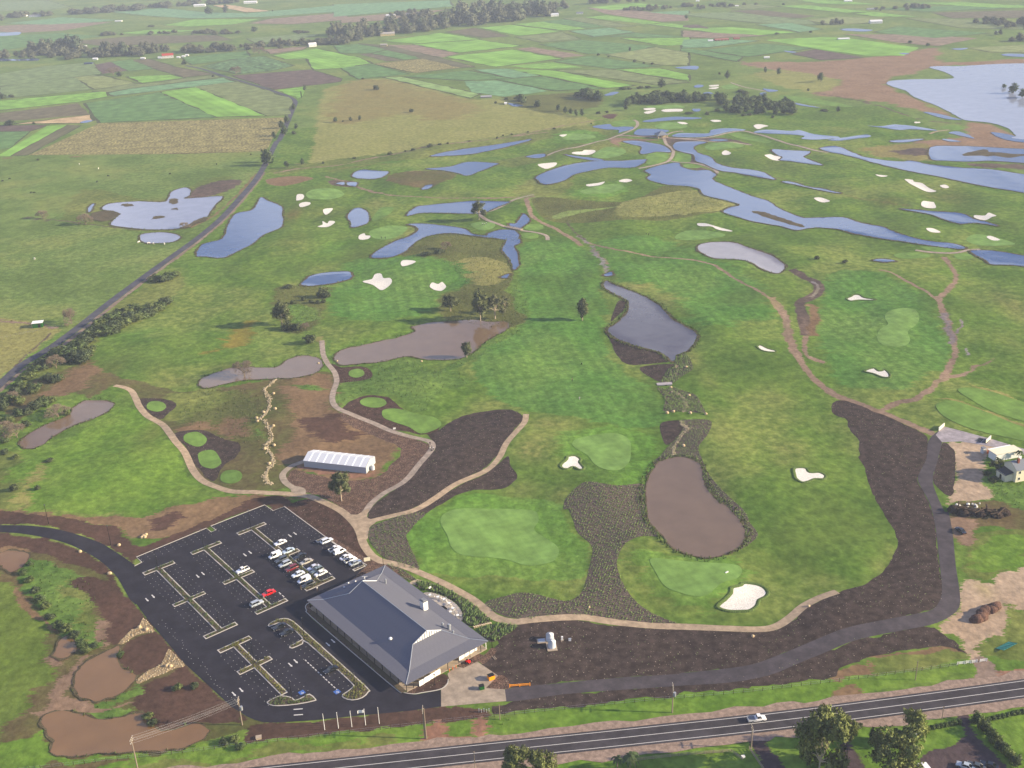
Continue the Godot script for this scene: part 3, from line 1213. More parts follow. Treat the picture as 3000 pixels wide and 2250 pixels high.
func roof_panel(st: SurfaceTool,pts: Array,down: Vector3) -> void:
	# flat polygon; ribs run down the slope
	var n: Vector3 = (pts[1] - pts[0]).cross(pts[2] - pts[0]).normalized()
	if n.y < 0:
		n = -n
	var across := down.cross(n).normalized()
	for i in range(1,pts.size() - 1):
		var a: Vector3 = pts[0]
		var b: Vector3 = pts[i]
		var c: Vector3 = pts[i + 1]
		if (b - a).cross(c - a).dot(n) > 0.0:
			var k := b
			b = c
			c = k
		for v in [a,b,c]:
			st.set_normal(n)
			st.set_uv(Vector2(v.dot(across),v.dot(down)))
			st.add_vertex(v)

func club_building() -> void:
	var turn := atan2(PARK_A.x,PARK_A.y)
	# its own axes: x across (to the course), z along (to the road); y up
	var b := thing("clubhouse","long grey hip roofed club building with verandah beside the car park","building",Vector3(PARK_AT.x,0,PARK_AT.y))
	b.transform.basis = Basis(Vector3(PARK_B.x,0,PARK_B.y),Vector3.UP,Vector3(PARK_A.x,0,PARK_A.y))
	var e := 3.3
	var h1 := 3.8
	var hg := 6.75
	var hr := 9.3
	var i1 := 4.1
	var w := 32.0
	var l := 59.6
	var g0 := 10.4
	var g1 := 21.6
	var vn := 10.9
	var vs := 48.7
	var pan := [
		[[bvec(0,0,e),bvec(0,l,e),bvec(i1,l - i1,h1),bvec(i1,i1,h1)],Vector3(-1,-0.2,0)],
		[[bvec(w,0,e),bvec(w,l,e),bvec(w - i1,l - i1,h1),bvec(w - i1,i1,h1)],Vector3(1,-0.2,0)],
		[[bvec(0,0,e),bvec(w,0,e),bvec(w - i1,i1,h1),bvec(i1,i1,h1)],Vector3(0,-0.2,-1)],
		[[bvec(0,l,e),bvec(w,l,e),bvec(w - i1,l - i1,h1),bvec(i1,l - i1,h1)],Vector3(0,-0.2,1)],
		[[bvec(i1,i1,h1),bvec(i1,l - i1,h1),bvec(g0,vs,hg),bvec(16,vs,hr),bvec(16,vn,hr),bvec(g0,vn,hg)],Vector3(-1,-0.41,0)],
		[[bvec(w - i1,i1,h1),bvec(w - i1,l - i1,h1),bvec(g1,vs,hg),bvec(16,vs,hr),bvec(16,vn,hr),bvec(g1,vn,hg)],Vector3(1,-0.41,0)],
		[[bvec(i1,i1,h1),bvec(w - i1,i1,h1),bvec(g1,vn,hg),bvec(g0,vn,hg)],Vector3(0,-0.38,-1)],
		[[bvec(i1,l - i1,h1),bvec(w - i1,l - i1,h1),bvec(g1,vs,hg),bvec(g0,vs,hg)],Vector3(0,-0.38,1)]]
	var roof := Node3D.new()
	roof.name = "roof"
	b.add_child(roof)
	for k in pan.size():
		var st := begin()
		roof_panel(st,pan[k][0],pan[k][1].normalized())
		part(roof,"verandah_roof" if k < 4 else "roof_slope",st,mat.roof)
	# ridge and hip caps, gutters
	var cap := begin()
	for s in [[bvec(16,vn,hr),bvec(16,vs,hr)],[bvec(0,0,e),bvec(i1,i1,h1)],[bvec(w,0,e),bvec(w - i1,i1,h1)],[bvec(0,l,e),bvec(i1,l - i1,h1)],[bvec(w,l,e),bvec(w - i1,l - i1,h1)],[bvec(i1,i1,h1),bvec(g0,vn,hg)],[bvec(w - i1,i1,h1),bvec(g1,vn,hg)],[bvec(i1,l - i1,h1),bvec(g0,vs,hg)],[bvec(w - i1,l - i1,h1),bvec(g1,vs,hg)],[bvec(16,vs,hr),bvec(g0,vs,hg)],[bvec(16,vs,hr),bvec(g1,vs,hg)],[bvec(16,vn,hr),bvec(g0,vn,hg)],[bvec(16,vn,hr),bvec(g1,vn,hg)]]:
		tube(cap,s[0] + Vector3(0,0.03,0),s[1] + Vector3(0,0.03,0),0.11,0.11,6)
	part(roof,"ridge_cap",cap,mat.steel)
	var gut := begin()
	for s in [[bvec(0,0,e),bvec(0,l,e)],[bvec(w,0,e),bvec(w,l,e)],[bvec(0,0,e),bvec(w,0,e)],[bvec(0,l,e),bvec(w,l,e)]]:
		var c: Vector3 = (s[0] + s[1]) * 0.5 - Vector3(0,0.1,0)
		var d: Vector3 = (s[1] - s[0]).abs()
		box(gut,c,Vector3(maxf(d.x,0.16),0.18,maxf(d.z,0.16)))
	part(roof,"gutter",gut,mat.roof)
	var soff := begin()
	quad(soff,bvec(0.15,0.15,e - 0.22),bvec(w - 0.15,0.15,e - 0.22),bvec(w - 0.15,l - 0.15,e - 0.22),bvec(0.15,l - 0.15,e - 0.22),Vector3.DOWN)
	part(roof,"soffit",soff,mat.offwhite)
	for s in [[vs,0.12],[vn,-0.12]]:
		var gp := begin()
		tri(gp,bvec(g0,s[0] + s[1] * 0.5,hg),bvec(g1,s[0] + s[1] * 0.5,hg),bvec(16,s[0] + s[1] * 0.5,hr - 0.05),Vector3(0,0,signf(s[1])))
		var gable := part(b,"gable",gp,mat.white)
		for k in 11:
			var u := g0 + (k + 1) * (g1 - g0) / 12.0
			var top := lerpf(hg,hr,1.0 - absf(u - 16.0) / 5.6) - 0.12
			if top - hg > 0.15:
				var bt := begin()
				box(bt,bvec(u,s[0] + s[1] * 1.1,(hg + top) * 0.5),Vector3(0.12,top - hg,0.14))
				part(gable,"batten",bt,mat.wall_grey)
	# floor, walls, windows, posts
	var fl := begin()
	box(fl,bvec(16,29.8,0.09),Vector3(w - 0.6,0.18,l - 0.6))
	part(b,"floor",fl,mat.concrete)
	var wl := begin()
	var x0 := 3.4
	var x1 := w - 3.4
	var z0 := 3.4
	var z1 := l - 3.4
	for s in [[x0,z0,x0,z1],[x1,z0,x1,z1],[x0,z0,x1,z0],[x0,z1,x1,z1]]:
		box(wl,bvec((s[0] + s[2]) * 0.5,(s[1] + s[3]) * 0.5,1.63),Vector3(absf(s[2] - s[0]) + 0.2,2.9,absf(s[3] - s[1]) + 0.2))
	part(b,"wall",wl,mat.wall_light)
	for side in 2:
		for k in 15:
			var wn := begin()
			var z := z0 + 2.2 + k * 3.45
			var xx := x0 - 0.14 if side == 0 else x1 + 0.14
			box(wn,bvec(xx,z,1.55),Vector3(0.1,2.2,2.2))
			var win := part(b,"window",wn,mat.dark)
			var pn := begin()
			for t in [-0.52,0.52]:
				box(pn,bvec(xx + (-0.06 if side == 0 else 0.06),z + t,1.55),Vector3(0.04,2.0,0.94))
			part(win,"pane",pn,mat.glass_dark)
	for k in 6:
		for side in 2:
			if side == 1 and k > 1:
				continue
			var wn := begin()
			box(wn,bvec(x0 + 2.5 + k * 4.2,z0 - 0.14 if side == 0 else z1 + 0.14,1.6),Vector3(2.4,1.9,0.1))
			part(b,"window",wn,mat.glass_dark)
	for k in 14:
		for u in [0.5,w - 0.5]:
			var ps := begin()
			box(ps,bvec(u,0.6 + k * 4.49,1.64),Vector3(0.16,2.95,0.16))
			part(b,"verandah_post",ps,mat.dark if u < 1.0 else mat.white)
	for k in 7:
		for v in [0.5,l - 0.5]:
			var ps := begin()
			box(ps,bvec(2.9 + k * 4.4,v,1.64),Vector3(0.16,2.95,0.16))
			part(b,"verandah_post",ps,mat.dark)
	# pale screen walls at the road end
	for s in [[4.6,58.9,13.2,58.2],[21.2,57.2,29.0,56.6]]:
		var a := Vector2(s[0],s[1] - 0.0)
		var d := Vector2(s[2],s[3])
		for k in 4:
			var p := a.lerp(d,k / 4.0 + 0.01)
			var q := a.lerp(d,(k + 1) / 4.0 - 0.01)
			var sc := begin()
			box(sc,bvec((p.x + q.x) * 0.5,(p.y + q.y) * 0.5 + 0.9,1.1),Vector3(absf(q.x - p.x),2.0,0.1))
			part(b,"screen_panel",sc,mat.white)
	# what stands on the roof
	var ch := begin()
	box(ch,bvec(25.7,33.3,6.6),Vector3(1.8,3.4,2.2))
	var chim := part(roof,"chimney",ch,mat.white)
	var cc := begin()
	box(cc,bvec(25.7,33.3,8.36),Vector3(2.1,0.12,2.5))
	box(cc,bvec(25.7,33.3,8.62),Vector3(1.3,0.3,1.7))
	part(chim,"cowl",cc,mat.wall_grey)
	for s in [[24.0,12.8,6.6,0.4,"vent"],[23.6,46.7,6.7,0.5,"vent"],[24.9,48.4,6.5,0.75,"vent"],[24.6,51.0,5.6,0.35,"vent"]]:
		var vt := begin()
		tube(vt,bvec(s[0],s[1],s[2] - 1.6),bvec(s[0],s[1],s[2] + 0.3),s[3] * 0.75,s[3] * 0.75,10)
		tube(vt,bvec(s[0],s[1],s[2] + 0.3),bvec(s[0],s[1],s[2] + 0.75),s[3],s[3] * 0.5,10)
		part(roof,s[4],vt,mat.steel)
	var dm := begin()
	lump(dm,bvec(7.6,40.1,5.7),Vector3(0.6,0.5,0.6),0.0,1,6,12)
	part(roof,"roof_ventilator",dm,mat.white)
	var an := begin()
	for s in [[Vector3(17,9.0,11),Vector3(17,10.8,11)],[Vector3(16.2,10.7,10.4),Vector3(17.8,10.7,11.6)],[Vector3(16.5,10.3,11.4),Vector3(17.5,10.3,10.6)]]:
		tube(an,s[0],s[1],0.06,0.06,6)
	part(roof,"aerial",an,mat.white)
	for s in [[15.8,1.2],[18.2,2.0],[13.4,2.4]]:
		var dish := begin()
		lump(dish,bvec(s[0],s[1],3.75),Vector3(0.35,0.2,0.35),0.1,2,5,8)
		part(roof,"roof_fitting",dish,mat.white)
	# kerb and garden along the near side
	kerb_line("kerb",smooth(uvs([3.0,-2.8,0.2,-2.0,-1.2,1.0,-1.8,6.3,-1.5,53.5,-0.8,58.2,1.3,61.4,3.4,62.5,8.4,65.0,11.5,64.7,13.4,62.9]),false,4),0.25)
	var gd := rect_uv(-1.3,3.0,0.3,59.0)
	structure("garden_bed",sheet(gd,next_lift() + 0.05),mat.soil)
	planted_beds.append(gd)
	planted_beds.append(gd)
	# the terrace: its rail, its tables
	var rail := thing("terrace_railing","black curved railing round the paved terrace behind the club building","railing")
	var cur := smooth(uvs([34.6,17.0,35.6,19.9,37.5,22.8,38.8,27.2,39.1,32.3,38.2,36.9,35.8,41.3,34.2,42.4]),false,4)
	var rl := begin()
	for i in cur.size() - 1:
		for y in [1.05,0.55]:
			tube(rl,Vector3(cur[i].x,y,cur[i].y),Vector3(cur[i + 1].x,y,cur[i + 1].y),0.04,0.04,5,false)
	part(rail,"rail",rl,mat.black)
	for i in cur.size():
		var ps := begin()
		tube(ps,Vector3(cur[i].x,0,cur[i].y),Vector3(cur[i].x,1.08,cur[i].y),0.04,0.04,5)
		part(rail,"post",ps,mat.black)
	var tb := [[35.2,22.9,"nearest the upper end of the terrace"],[36.5,25.7,"second along the terrace from its upper end"],[37.3,28.2,"third along the terrace, next to the railing"],[37.2,31.3,"in the middle of the terrace by the railing"],[36.4,34.6,"fifth along the terrace from its upper end"],[34.6,35.7,"sixth along the terrace, close to the eave"],[35.2,38.9,"at the lower end of the terrace"]]
	var t0: Node3D
	for k in tb.size():
		var p := park3(tb[k][0],tb[k][1],0.05)
		if k == 0:
			t0 = thing("terrace_table","white square outdoor table " + tb[k][2],"table",p,0.0,"tables on the terrace")
			var tp := begin()
			box(tp,Vector3(0,0.72,0),Vector3(0.95,0.06,0.95))
			part(t0,"tabletop",tp,mat.white)
			var lg := begin()
			tube(lg,Vector3(0,0,0),Vector3(0,0.69,0),0.06,0.06,6)
			box(lg,Vector3(0,0.02,0),Vector3(0.55,0.04,0.55))
			part(t0,"pedestal",lg,mat.steel)
		else:
			copy(t0,"terrace_table",p,0.3 * k,"white square outdoor table " + tb[k][2],"table","tables on the terrace")
		for s in 4:
			var a := s * PI / 2 + 0.3 * k
			make_chair(p + Vector3(cos(a),0,sin(a)) * 0.95,-a + PI / 2)
	var so := thing("lounge_seat","dark grey lounge seat under the eave on the terrace","seat",park3(34.7,32.0,0.05),turn)
	var sb := begin()
	box(sb,Vector3(0,0.22,0),Vector3(0.9,0.44,2.0))
	part(so,"base",sb,mat.dark)
	var sk := begin()
	box(sk,Vector3(-0.4,0.6,0),Vector3(0.18,0.5,2.0))
	part(so,"backrest",sk,mat.dark)
	var sg := thing("notice_board","small white notice board at the upper end of the terrace railing","sign",park3(37.4,19.9),turn)
	var sp := begin()
	box(sp,Vector3(0,1.25,0),Vector3(1.0,0.7,0.06))
	part(sg,"panel",sp,mat.white)
	for s in [-0.4,0.4]:
		var lg := begin()
		box(lg,Vector3(s,0.45,0),Vector3(0.06,0.9,0.06))
		part(sg,"leg",lg,mat.dark)
	var sw := begin()
	for k in 9:
		var a := Vector2(35.2,47.4).lerp(Vector2(41.2,49.6),(k + 0.5) / 9.0)
		box(sw,park3(a.x,a.y,0.3),Vector3(0.66,0.6 - 0.04 * (k % 2),0.5),-0.55)
	tag(structure("garden_wall",sw,mat.sandstone,"low sandstone garden wall at the corner of the club building"),"low sandstone garden wall at the corner of the club building","wall")

var chair0: Node3D

func make_chair(at: Vector3,turn: float) -> void:
	var lab := "white outdoor chair drawn up to a terrace table"
	if chair0:
		copy(chair0,"terrace_chair",at,turn,lab,"chair","chairs round the terrace tables")
		return
	chair0 = thing("terrace_chair",lab,"chair",at,turn,"chairs round the terrace tables")
	var s := begin()
	box(s,Vector3(0,0.45,0),Vector3(0.45,0.04,0.45))
	part(chair0,"seat",s,mat.offwhite)
	var k := begin()
	box(k,Vector3(0,0.7,0.21),Vector3(0.45,0.42,0.04))
	part(chair0,"backrest",k,mat.offwhite)
	for x in [-0.19,0.19]:
		for z in [-0.19,0.19]:
			var l := begin()
			tube(l,Vector3(x,0,z),Vector3(x,0.43,z),0.02,0.02,5)
			part(chair0,"leg",l,mat.steel)

# the other buildings and fittings
func boxed(n: String,parts: Array,label: String,category: String,at: Vector3,turn := 0.0,group := "") -> Node3D:
	# parts: [name, centre, size, material]
	var o := thing(n,label,category,at,turn,group)
	for p in parts:
		var st := begin()
		box(st,p[1],p[2])
		part(o,p[0],st,mat[p[3]])
	return o

func roofed(o: Node3D,w: float,l: float,e: float,r: float,over: float,wall_m: Material,roof_m: Material) -> Node3D:
	# gabled body: x across, z along the ridge
	var st := begin()
	for s in [-1.0,1.0]:
		quad(st,Vector3(s * w / 2,0,-l / 2),Vector3(s * w / 2,0,l / 2),Vector3(s * w / 2,e,l / 2),Vector3(s * w / 2,e,-l / 2),Vector3(s,0,0))
		quad(st,Vector3(-w / 2,0,s * l / 2),Vector3(w / 2,0,s * l / 2),Vector3(w / 2,e,s * l / 2),Vector3(-w / 2,e,s * l / 2),Vector3(0,0,s))
		tri(st,Vector3(-w / 2,e,s * l / 2),Vector3(w / 2,e,s * l / 2),Vector3(0,r,s * l / 2),Vector3(0,0,s))
	part(o,"wall",st,wall_m)
	var rf: Node3D
	for s in [-1.0,1.0]:
		var sl := begin()
		var k := (r - e) / (w / 2)
		var a := Vector3(s * (w / 2 + over),e - over * k + 0.06,0)
		var c := Vector3(0,r + 0.06,0)
		var z := Vector3(0,0,l / 2 + over)
		var n := Vector3(s * k,1,0).normalized()
		quad(sl,a - z,a + z,c + z,c - z,n)
		var dn := Vector3(0,-0.1,0)
		quad(sl,a - z + dn,a + z + dn,c + z + dn,c - z + dn,-n)
		quad(sl,a - z,a + z,a + z + dn,a - z + dn,Vector3(s,0,0))
		for e2 in [-1.0,1.0]:
			quad(sl,a + z * e2,c + z * e2,c + z * e2 + dn,a + z * e2 + dn,Vector3(0,0,e2))
		rf = part(o,"roof",sl,roof_m)
	return rf

func openings(o: Node3D,w: float,l: float,e: float,rows: Array,step: float,glass: Material) -> void:
	for s in [-1.0,1.0]:
		for y in rows:
			var n := maxi(1,int(l / step))
			for k in n:
				var st := begin()
				box(st,Vector3(s * (w / 2 + 0.03),y,-l / 2 + (k + 0.5) * l / n),Vector3(0.1,1.3,0.95))
				var f := part(o,"window",st,mat.white)
				var g := begin()
				box(g,Vector3(s * (w / 2 + 0.07),y,-l / 2 + (k + 0.5) * l / n),Vector3(0.06,1.1,0.75))
				part(f,"pane",g,glass)

func buildings_small() -> void:
	# long machinery shed
	var d := Vector2(-63.2 + 90.9,-413.7 + 422.2)
	var turn := atan2(d.x,d.y)
	var c := Vector2(-90.9,-422.2) + d * 0.5 + Vector2(d.y,-d.x).normalized() * 5.0
	var s := thing("machinery_shed","long white metal shed with pale roof bands on a dirt pad","shed",on(c.x,c.y),turn)
	var w := 10.0
	var l := 29.0
	var st := begin()
	for k in [-1.0,1.0]:
		quad(st,Vector3(k * w / 2,0,-l / 2),Vector3(k * w / 2,0,l / 2),Vector3(k * w / 2,3.1,l / 2),Vector3(k * w / 2,3.1,-l / 2),Vector3(k,0,0))
		quad(st,Vector3(-w / 2,0,k * l / 2),Vector3(w / 2,0,k * l / 2),Vector3(w / 2,3.1,k * l / 2),Vector3(-w / 2,3.1,k * l / 2),Vector3(0,0,k))
		tri(st,Vector3(-w / 2,3.1,k * l / 2),Vector3(w / 2,3.1,k * l / 2),Vector3(0,4.7,k * l / 2),Vector3(0,0,k))
	part(s,"wall",st,mat.shed_wall)
	var z := -l / 2 - 0.15
	for k in 17:
		var wd := 2.55 if k % 2 == 0 else 0.82
		if k == 0 or k == 16:
			wd = 2.35
		for sd in [-1.0,1.0]:
			var p := begin()
			var lift := 0.05 if k % 2 == 0 else 0.1
			var a := Vector3(sd * (w / 2 + 0.25),3.02 + lift,z)
			var b := Vector3(0,4.7 + lift,z)
			var o := Vector3(0,0,wd)
			quad(p,a,a + o,b + o,b,Vector3(sd * 0.31,0.95,0))
			quad(p,a,a + o,a + o - Vector3(0,0.1,0),a - Vector3(0,0.1,0),Vector3(sd,0,0))
			part(s,"roof_panel" if k % 2 == 0 else "skylight",p,mat.shed_roof if k % 2 == 0 else mat.skylight)
		z += wd
	var dr := begin()
	box(dr,Vector3(1.5,1.3,-l / 2 - 0.04),Vector3(4.0,2.6,0.1))
	part(s,"roller_door",dr,mat.wall_grey)
	var tk := begin()
	tube(tk,Vector3(-5.9,0,9.5),Vector3(-5.9,1.9,9.5),0.9,0.9,14)
	var tank := thing("water_tank","small pale tank at the right end of the long shed","tank",on(-60.9,-417.2),0)
	var t2 := begin()
	tube(t2,Vector3(0,0,0),Vector3(0,1.7,0),0.9,0.9,16)
	tube(t2,Vector3(0,1.7,0),Vector3(0,1.95,0),0.9,0.15,16)
	part(tank,"shell",t2,mat.tank)
	# two round tanks
	boxed("tank_slab",[["slab",Vector3(0,0.1,0),Vector3(3.2,0.2,6.4),"concrete"]],"concrete slab under the pair of pale water tanks","slab",on(9.4,-292.0),0.1)
	for k in [[9.1,-294.4,"pale ribbed water tank, the one further from the road"],[9.6,-290.9,"pale ribbed water tank, the one nearer the road"]]:
		var t := thing("water_tank",k[2],"tank",on(k[0],k[1],0.2),0.0,"pair of round water tanks on the mulch")
		var sh := begin()
		for r in 9:
			tube(sh,Vector3(0,r * 0.24,0),Vector3(0,r * 0.24 + 0.12,0),1.22,1.27,20,false)
			tube(sh,Vector3(0,r * 0.24 + 0.12,0),Vector3(0,r * 0.24 + 0.24,0),1.27,1.22,20,false)
		part(t,"shell",sh,mat.tank)
		var rf := begin()
		tube(rf,Vector3(0,2.16,0),Vector3(0,2.5,0),1.3,0.3,20)
		var top := part(t,"lid",rf,mat.tank)
		var ht := begin()
		tube(ht,Vector3(0,2.5,0),Vector3(0,2.6,0),0.28,0.28,12)
		part(top,"hatch",ht,mat.white)
	boxed("pump_cover",[["slab",Vector3(0,0.08,0),Vector3(3.0,0.16,2.4),"concrete"],["lid",Vector3(0,0.22,0),Vector3(2.2,0.12,1.8),"steel"]],"flat pale pump pit cover left of the two tanks","cover",on(6.4,-294.0),0.1)
	boxed("meter_box",[["cabinet",Vector3(0,0.7,0),Vector3(0.6,1.4,0.5),"white"],["base",Vector3(0,0.06,0),Vector3(0.9,0.12,0.8),"concrete"]],"white upright cabinet on the mulch right of the tanks","cabinet",on(13.1,-294.6))
	boxed("meter_box",[["cabinet",Vector3(0,0.35,0),Vector3(0.8,0.7,0.6),"white"],["lid",Vector3(0,0.74,0),Vector3(0.9,0.08,0.7),"steel"]],"low white box furthest right of the tanks","cabinet",on(15.6,-294.4))
	# yellow gate
	var yg := thing("boom_gate","yellow swing gate across the service road","gate",on(-4.3,-271.9))
	for y in [0.95,0.5]:
		var r := begin()
		tube(r,Vector3(0,y,0),Vector3(6.2,y,-0.3),0.09,0.09,8)
		part(yg,"rail",r,mat.yellow)
	for x in [0.0,3.1,6.2]:
		var r := begin()
		tube(r,Vector3(x,0,-0.048 * x),Vector3(x,1.25 if x != 3.1 else 0.95,-0.048 * x),0.1,0.1,8)
		part(yg,"post",r,mat.yellow)
	# loading yard
	var sk := boxed("waste_skip",[["body",Vector3(0,0.75,0),Vector3(1.9,1.3,1.6),"yellow"],["lid",Vector3(0,1.46,-0.1),Vector3(2.0,0.1,1.6),"dark"],["lip",Vector3(0,1.15,0.84),Vector3(2.0,0.12,0.1),"yellow"]],"orange yellow waste skip with dark lid in the loading yard corner","bin",on(-10.0,-276.2,0.05),0.45)
	var bn := boxed("waste_bin",[["body",Vector3(0,0.6,0),Vector3(1.5,1.1,1.3),"bin_green"],["lid",Vector3(0,1.22,-0.1),Vector3(1.6,0.1,1.3),"dark"]],"green waste bin with dark lid near the yard exit","bin",on(-12.9,-271.7,0.05),0.3)
	for o in [sk,bn]:
		for x in [-0.6,0.6]:
			for zz in [-0.5,0.5]:
				var wh := begin()
				tube(wh,Vector3(x - 0.05,0.09,zz),Vector3(x + 0.05,0.09,zz),0.09,0.09,10)
				part(o,"wheel",wh,mat.rubber)
	for k in [[-23.1,-280.5,"left"],[-22.1,-281.3,"middle"],[-21.1,-282.1,"right"]]:
		var bo := thing("bollard","yellow bollard at the building entrance, %s of three" % k[2],"bollard",on(k[0],k[1],0.05),0.0,"bollards by the loading yard")
		var pb := begin()
		tube(pb,Vector3.ZERO,Vector3(0,1.1,0),0.1,0.1,10)
		part(bo,"post",pb,mat.orange)
		var pc := begin()
		tube(pc,Vector3(0,1.1,0),Vector3(0,1.16,0),0.1,0.05,10)
		part(bo,"cap",pc,mat.orange)
	boxed("ride_mower",[["body",Vector3(0,0.55,0),Vector3(1.0,0.6,1.5),"red"],["seat",Vector3(0,1.0,-0.3),Vector3(0.5,0.35,0.4),"black"],["tray",Vector3(0.9,0.4,0.2),Vector3(0.8,0.2,1.2),"dark"],["wheel",Vector3(-0.5,0.25,0.6),Vector3(0.16,0.5,0.5),"rubber"],["wheel",Vector3(-0.5,0.25,-0.6),Vector3(0.16,0.5,0.5),"rubber"]],"small red machine on the garden beside the end wall","machine",on(-17.4,-284.6,0.05),0.9)
	boxed("timber_stack",[["plank",Vector3(0,0.1,0),Vector3(0.25,0.2,2.0),"timber"],["plank",Vector3(0.5,0.1,0.2),Vector3(0.25,0.2,1.5),"timber"]],"two timber planks on bare soil by the building corner","planks",on(-9.2,-286.4),0.5)
	boxed("sign_board",[["panel",Vector3(0,1.5,0),Vector3(2.3,1.5,0.12),"cream"],["leg",Vector3(-0.9,0.4,0),Vector3(0.14,0.8,0.14),"timber_dark"],["leg",Vector3(0.9,0.4,0),Vector3(0.14,0.8,0.14),"timber_dark"]],"cream notice board on posts where the cart path meets the car park","sign",on(-55.6,-344.7),0.25)
	boxed("tee_sign",[["panel",Vector3(0,0.7,0),Vector3(1.3,0.8,0.1),"white"],["leg",Vector3(-0.4,0.2,0),Vector3(0.1,0.4,0.1),"dark"],["leg",Vector3(0.4,0.2,0),Vector3(0.1,0.4,0.1),"dark"]],"small white sign beside the grey cart path below the tees","sign",on(-54.7,-455.3),0.2)
	for k in 5:
		boxed("pump_valve",[["pipe",Vector3(0,0.5,0),Vector3(0.18,1.0,0.18),"offwhite"],["cap",Vector3(0,1.05,0),Vector3(0.3,0.12,0.3),"steel"]],"pale pipe stub in the cluster by the road fence","pipe",on(-13.6 + k * 0.75,-261.3 + 0.3 * (k % 2)),0.0,"pipe stubs by the road fence")
	# white drive gates
	for k in [[142.5,-275.4,2.2],[139.6,-275.0,1.6],[137.6,-274.8,1.5],[135.2,-274.5,2.4]]:
		var g := thing("white_gate","white low gate panel of the paddock entrance","gate",on(k[0],k[1]),0.12,"white gates at the paddock entrance")
		for y in [0.3,0.65,1.0]:
			var r := begin()
			box(r,Vector3(0,y,0),Vector3(k[2],0.14,0.07))
			part(g,"rail",r,mat.white)
		for x in [-0.5,0.5]:
			var r := begin()
			box(r,Vector3(x * k[2],0.6,0.05),Vector3(0.14,1.2,0.14))
			part(g,"post",r,mat.white)
	var tf := thing("trampoline_frame","collapsed teal netted frame lying on the grass by the entrance","frame",on(152.3,-281.6),0.5)
	for k in 6:
		var r := begin()
		tube(r,Vector3(-3 + k * 1.2,0.1,-1.6),Vector3(-2.6 + k * 1.2,1.1,1.2),0.09,0.09,6)
		part(tf,"bar",r,mat.teal_frame)
	var net := begin()
	quad(net,Vector3(-3.2,0.12,-1.5),Vector3(3.2,0.15,-1.5),Vector3(3.4,1.0,1.2),Vector3(-2.8,0.9,1.2))
	part(tf,"net",net,mat.teal_frame)
	var mp := thing("mulch_pile","long heap of dark brown mulch on pale dirt","heap",on(153.0,-299.5),0.5)
	var ml := begin()
	for k in 6:
		lump(ml,Vector3(-5 + k * 2.1,0.3,-0.35 * k + rng.randf()),Vector3(1.9 + rng.randf(),1.5 + rng.randf() * 0.6,1.9),0.35,30 + k,7,12)
	part(mp,"heap",ml,earth("pile",base(112,86,76),tex.strong,3.0,tex.fine_n,1.5))
	var dp := thing("log_pile","dark heap of felled trunks and stumps beyond the service road","heap",on(176.5,-362.5),-0.2)
	for k in 7:
		var hp := begin()
		lump(hp,Vector3(-9.0 + k * 3.0,0.2,rng.randf_range(-1.5,1.5)),Vector3(2.6,rng.randf_range(1.2,2.2),2.2),0.5,80 + k,8,12)
		part(dp,"spoil",hp,mat.mulch)
	for k in 26:
		var lg := begin()
		var a := Vector3(rng.randf_range(-8,8),rng.randf_range(0.6,2.4),rng.randf_range(-2.5,2.5))
		var dir := Vector3(rng.randf_range(-1,1),rng.randf_range(-0.15,0.25),rng.randf_range(-0.6,0.6)).normalized() * rng.randf_range(1.5,3.5)
		tube(lg,a - dir,a + dir,rng.randf_range(0.25,0.5),rng.randf_range(0.15,0.35),8)
		part(dp,"log",lg,mat.timber_dark)
	var wp := thing("rubble_heap","scatter of white rubble beside the dark log heap","heap",on(174.5,-367.5))
	for k in 14:
		var lg := begin()
		lump(lg,Vector3(rng.randf_range(-5,5),0.2,rng.randf_range(-2,2)),Vector3.ONE * rng.randf_range(0.3,0.7),0.4,60 + k,4,6)
		part(wp,"piece",lg,mat.offwhite)
	# driving range shelter walls and the house group
	boxed("range_wall",[["wall",Vector3(0,0.75,0),Vector3(0.3,1.5,6.0),"cream"],["cap",Vector3(0,1.55,0),Vector3(0.4,0.1,6.1),"offwhite"]],"low cream end wall of the driving range pavement, left one","wall",on(188.9,-435.0),-0.75)
	boxed("range_wall",[["wall",Vector3(0,0.75,0),Vector3(0.3,1.5,5.5),"cream"],["cap",Vector3(0,1.55,0),Vector3(0.4,0.1,5.6),"offwhite"]],"low cream wall across the driving range pavement by the bay mats","wall",on(204.0,-421.4),-0.75)
	for k in [[200.9,-422.6,"left"],[203.0,-421.2,"right"]]:
		boxed("bay_mat",[["mat",Vector3(0,0.06,0),Vector3(2.0,0.08,4.2),"slate_dark"],["edge",Vector3(-1.06,0.1,0),Vector3(0.1,0.16,4.2),"wall_grey"]],"dark hitting mat on the range pavement, %s one" % k[2],"mat",on(k[0],k[1],0.05),-0.75)
	boxed("storage_hut",[["wall",Vector3(0,1.2,0),Vector3(1.4,2.4,1.6),"wall_light"],["roof",Vector3(0,2.5,0),Vector3(1.7,0.2,1.9),"wall_grey"],["door",Vector3(-0.3,1.0,0.83),Vector3(0.7,1.9,0.06),"offwhite"]],"narrow pale hut beside the orange crates","hut",on(197.5,-411.0),0.3)
	boxed("orange_crates",[["crate",Vector3(0,0.5,0),Vector3(2.4,1.0,1.6),"orange"],["crate",Vector3(0.4,1.3,-0.2),Vector3(1.8,0.6,1.2),"orange"]],"stack of orange crates left of the cream roofed shed","crates",on(200.3,-410.2),-0.3)
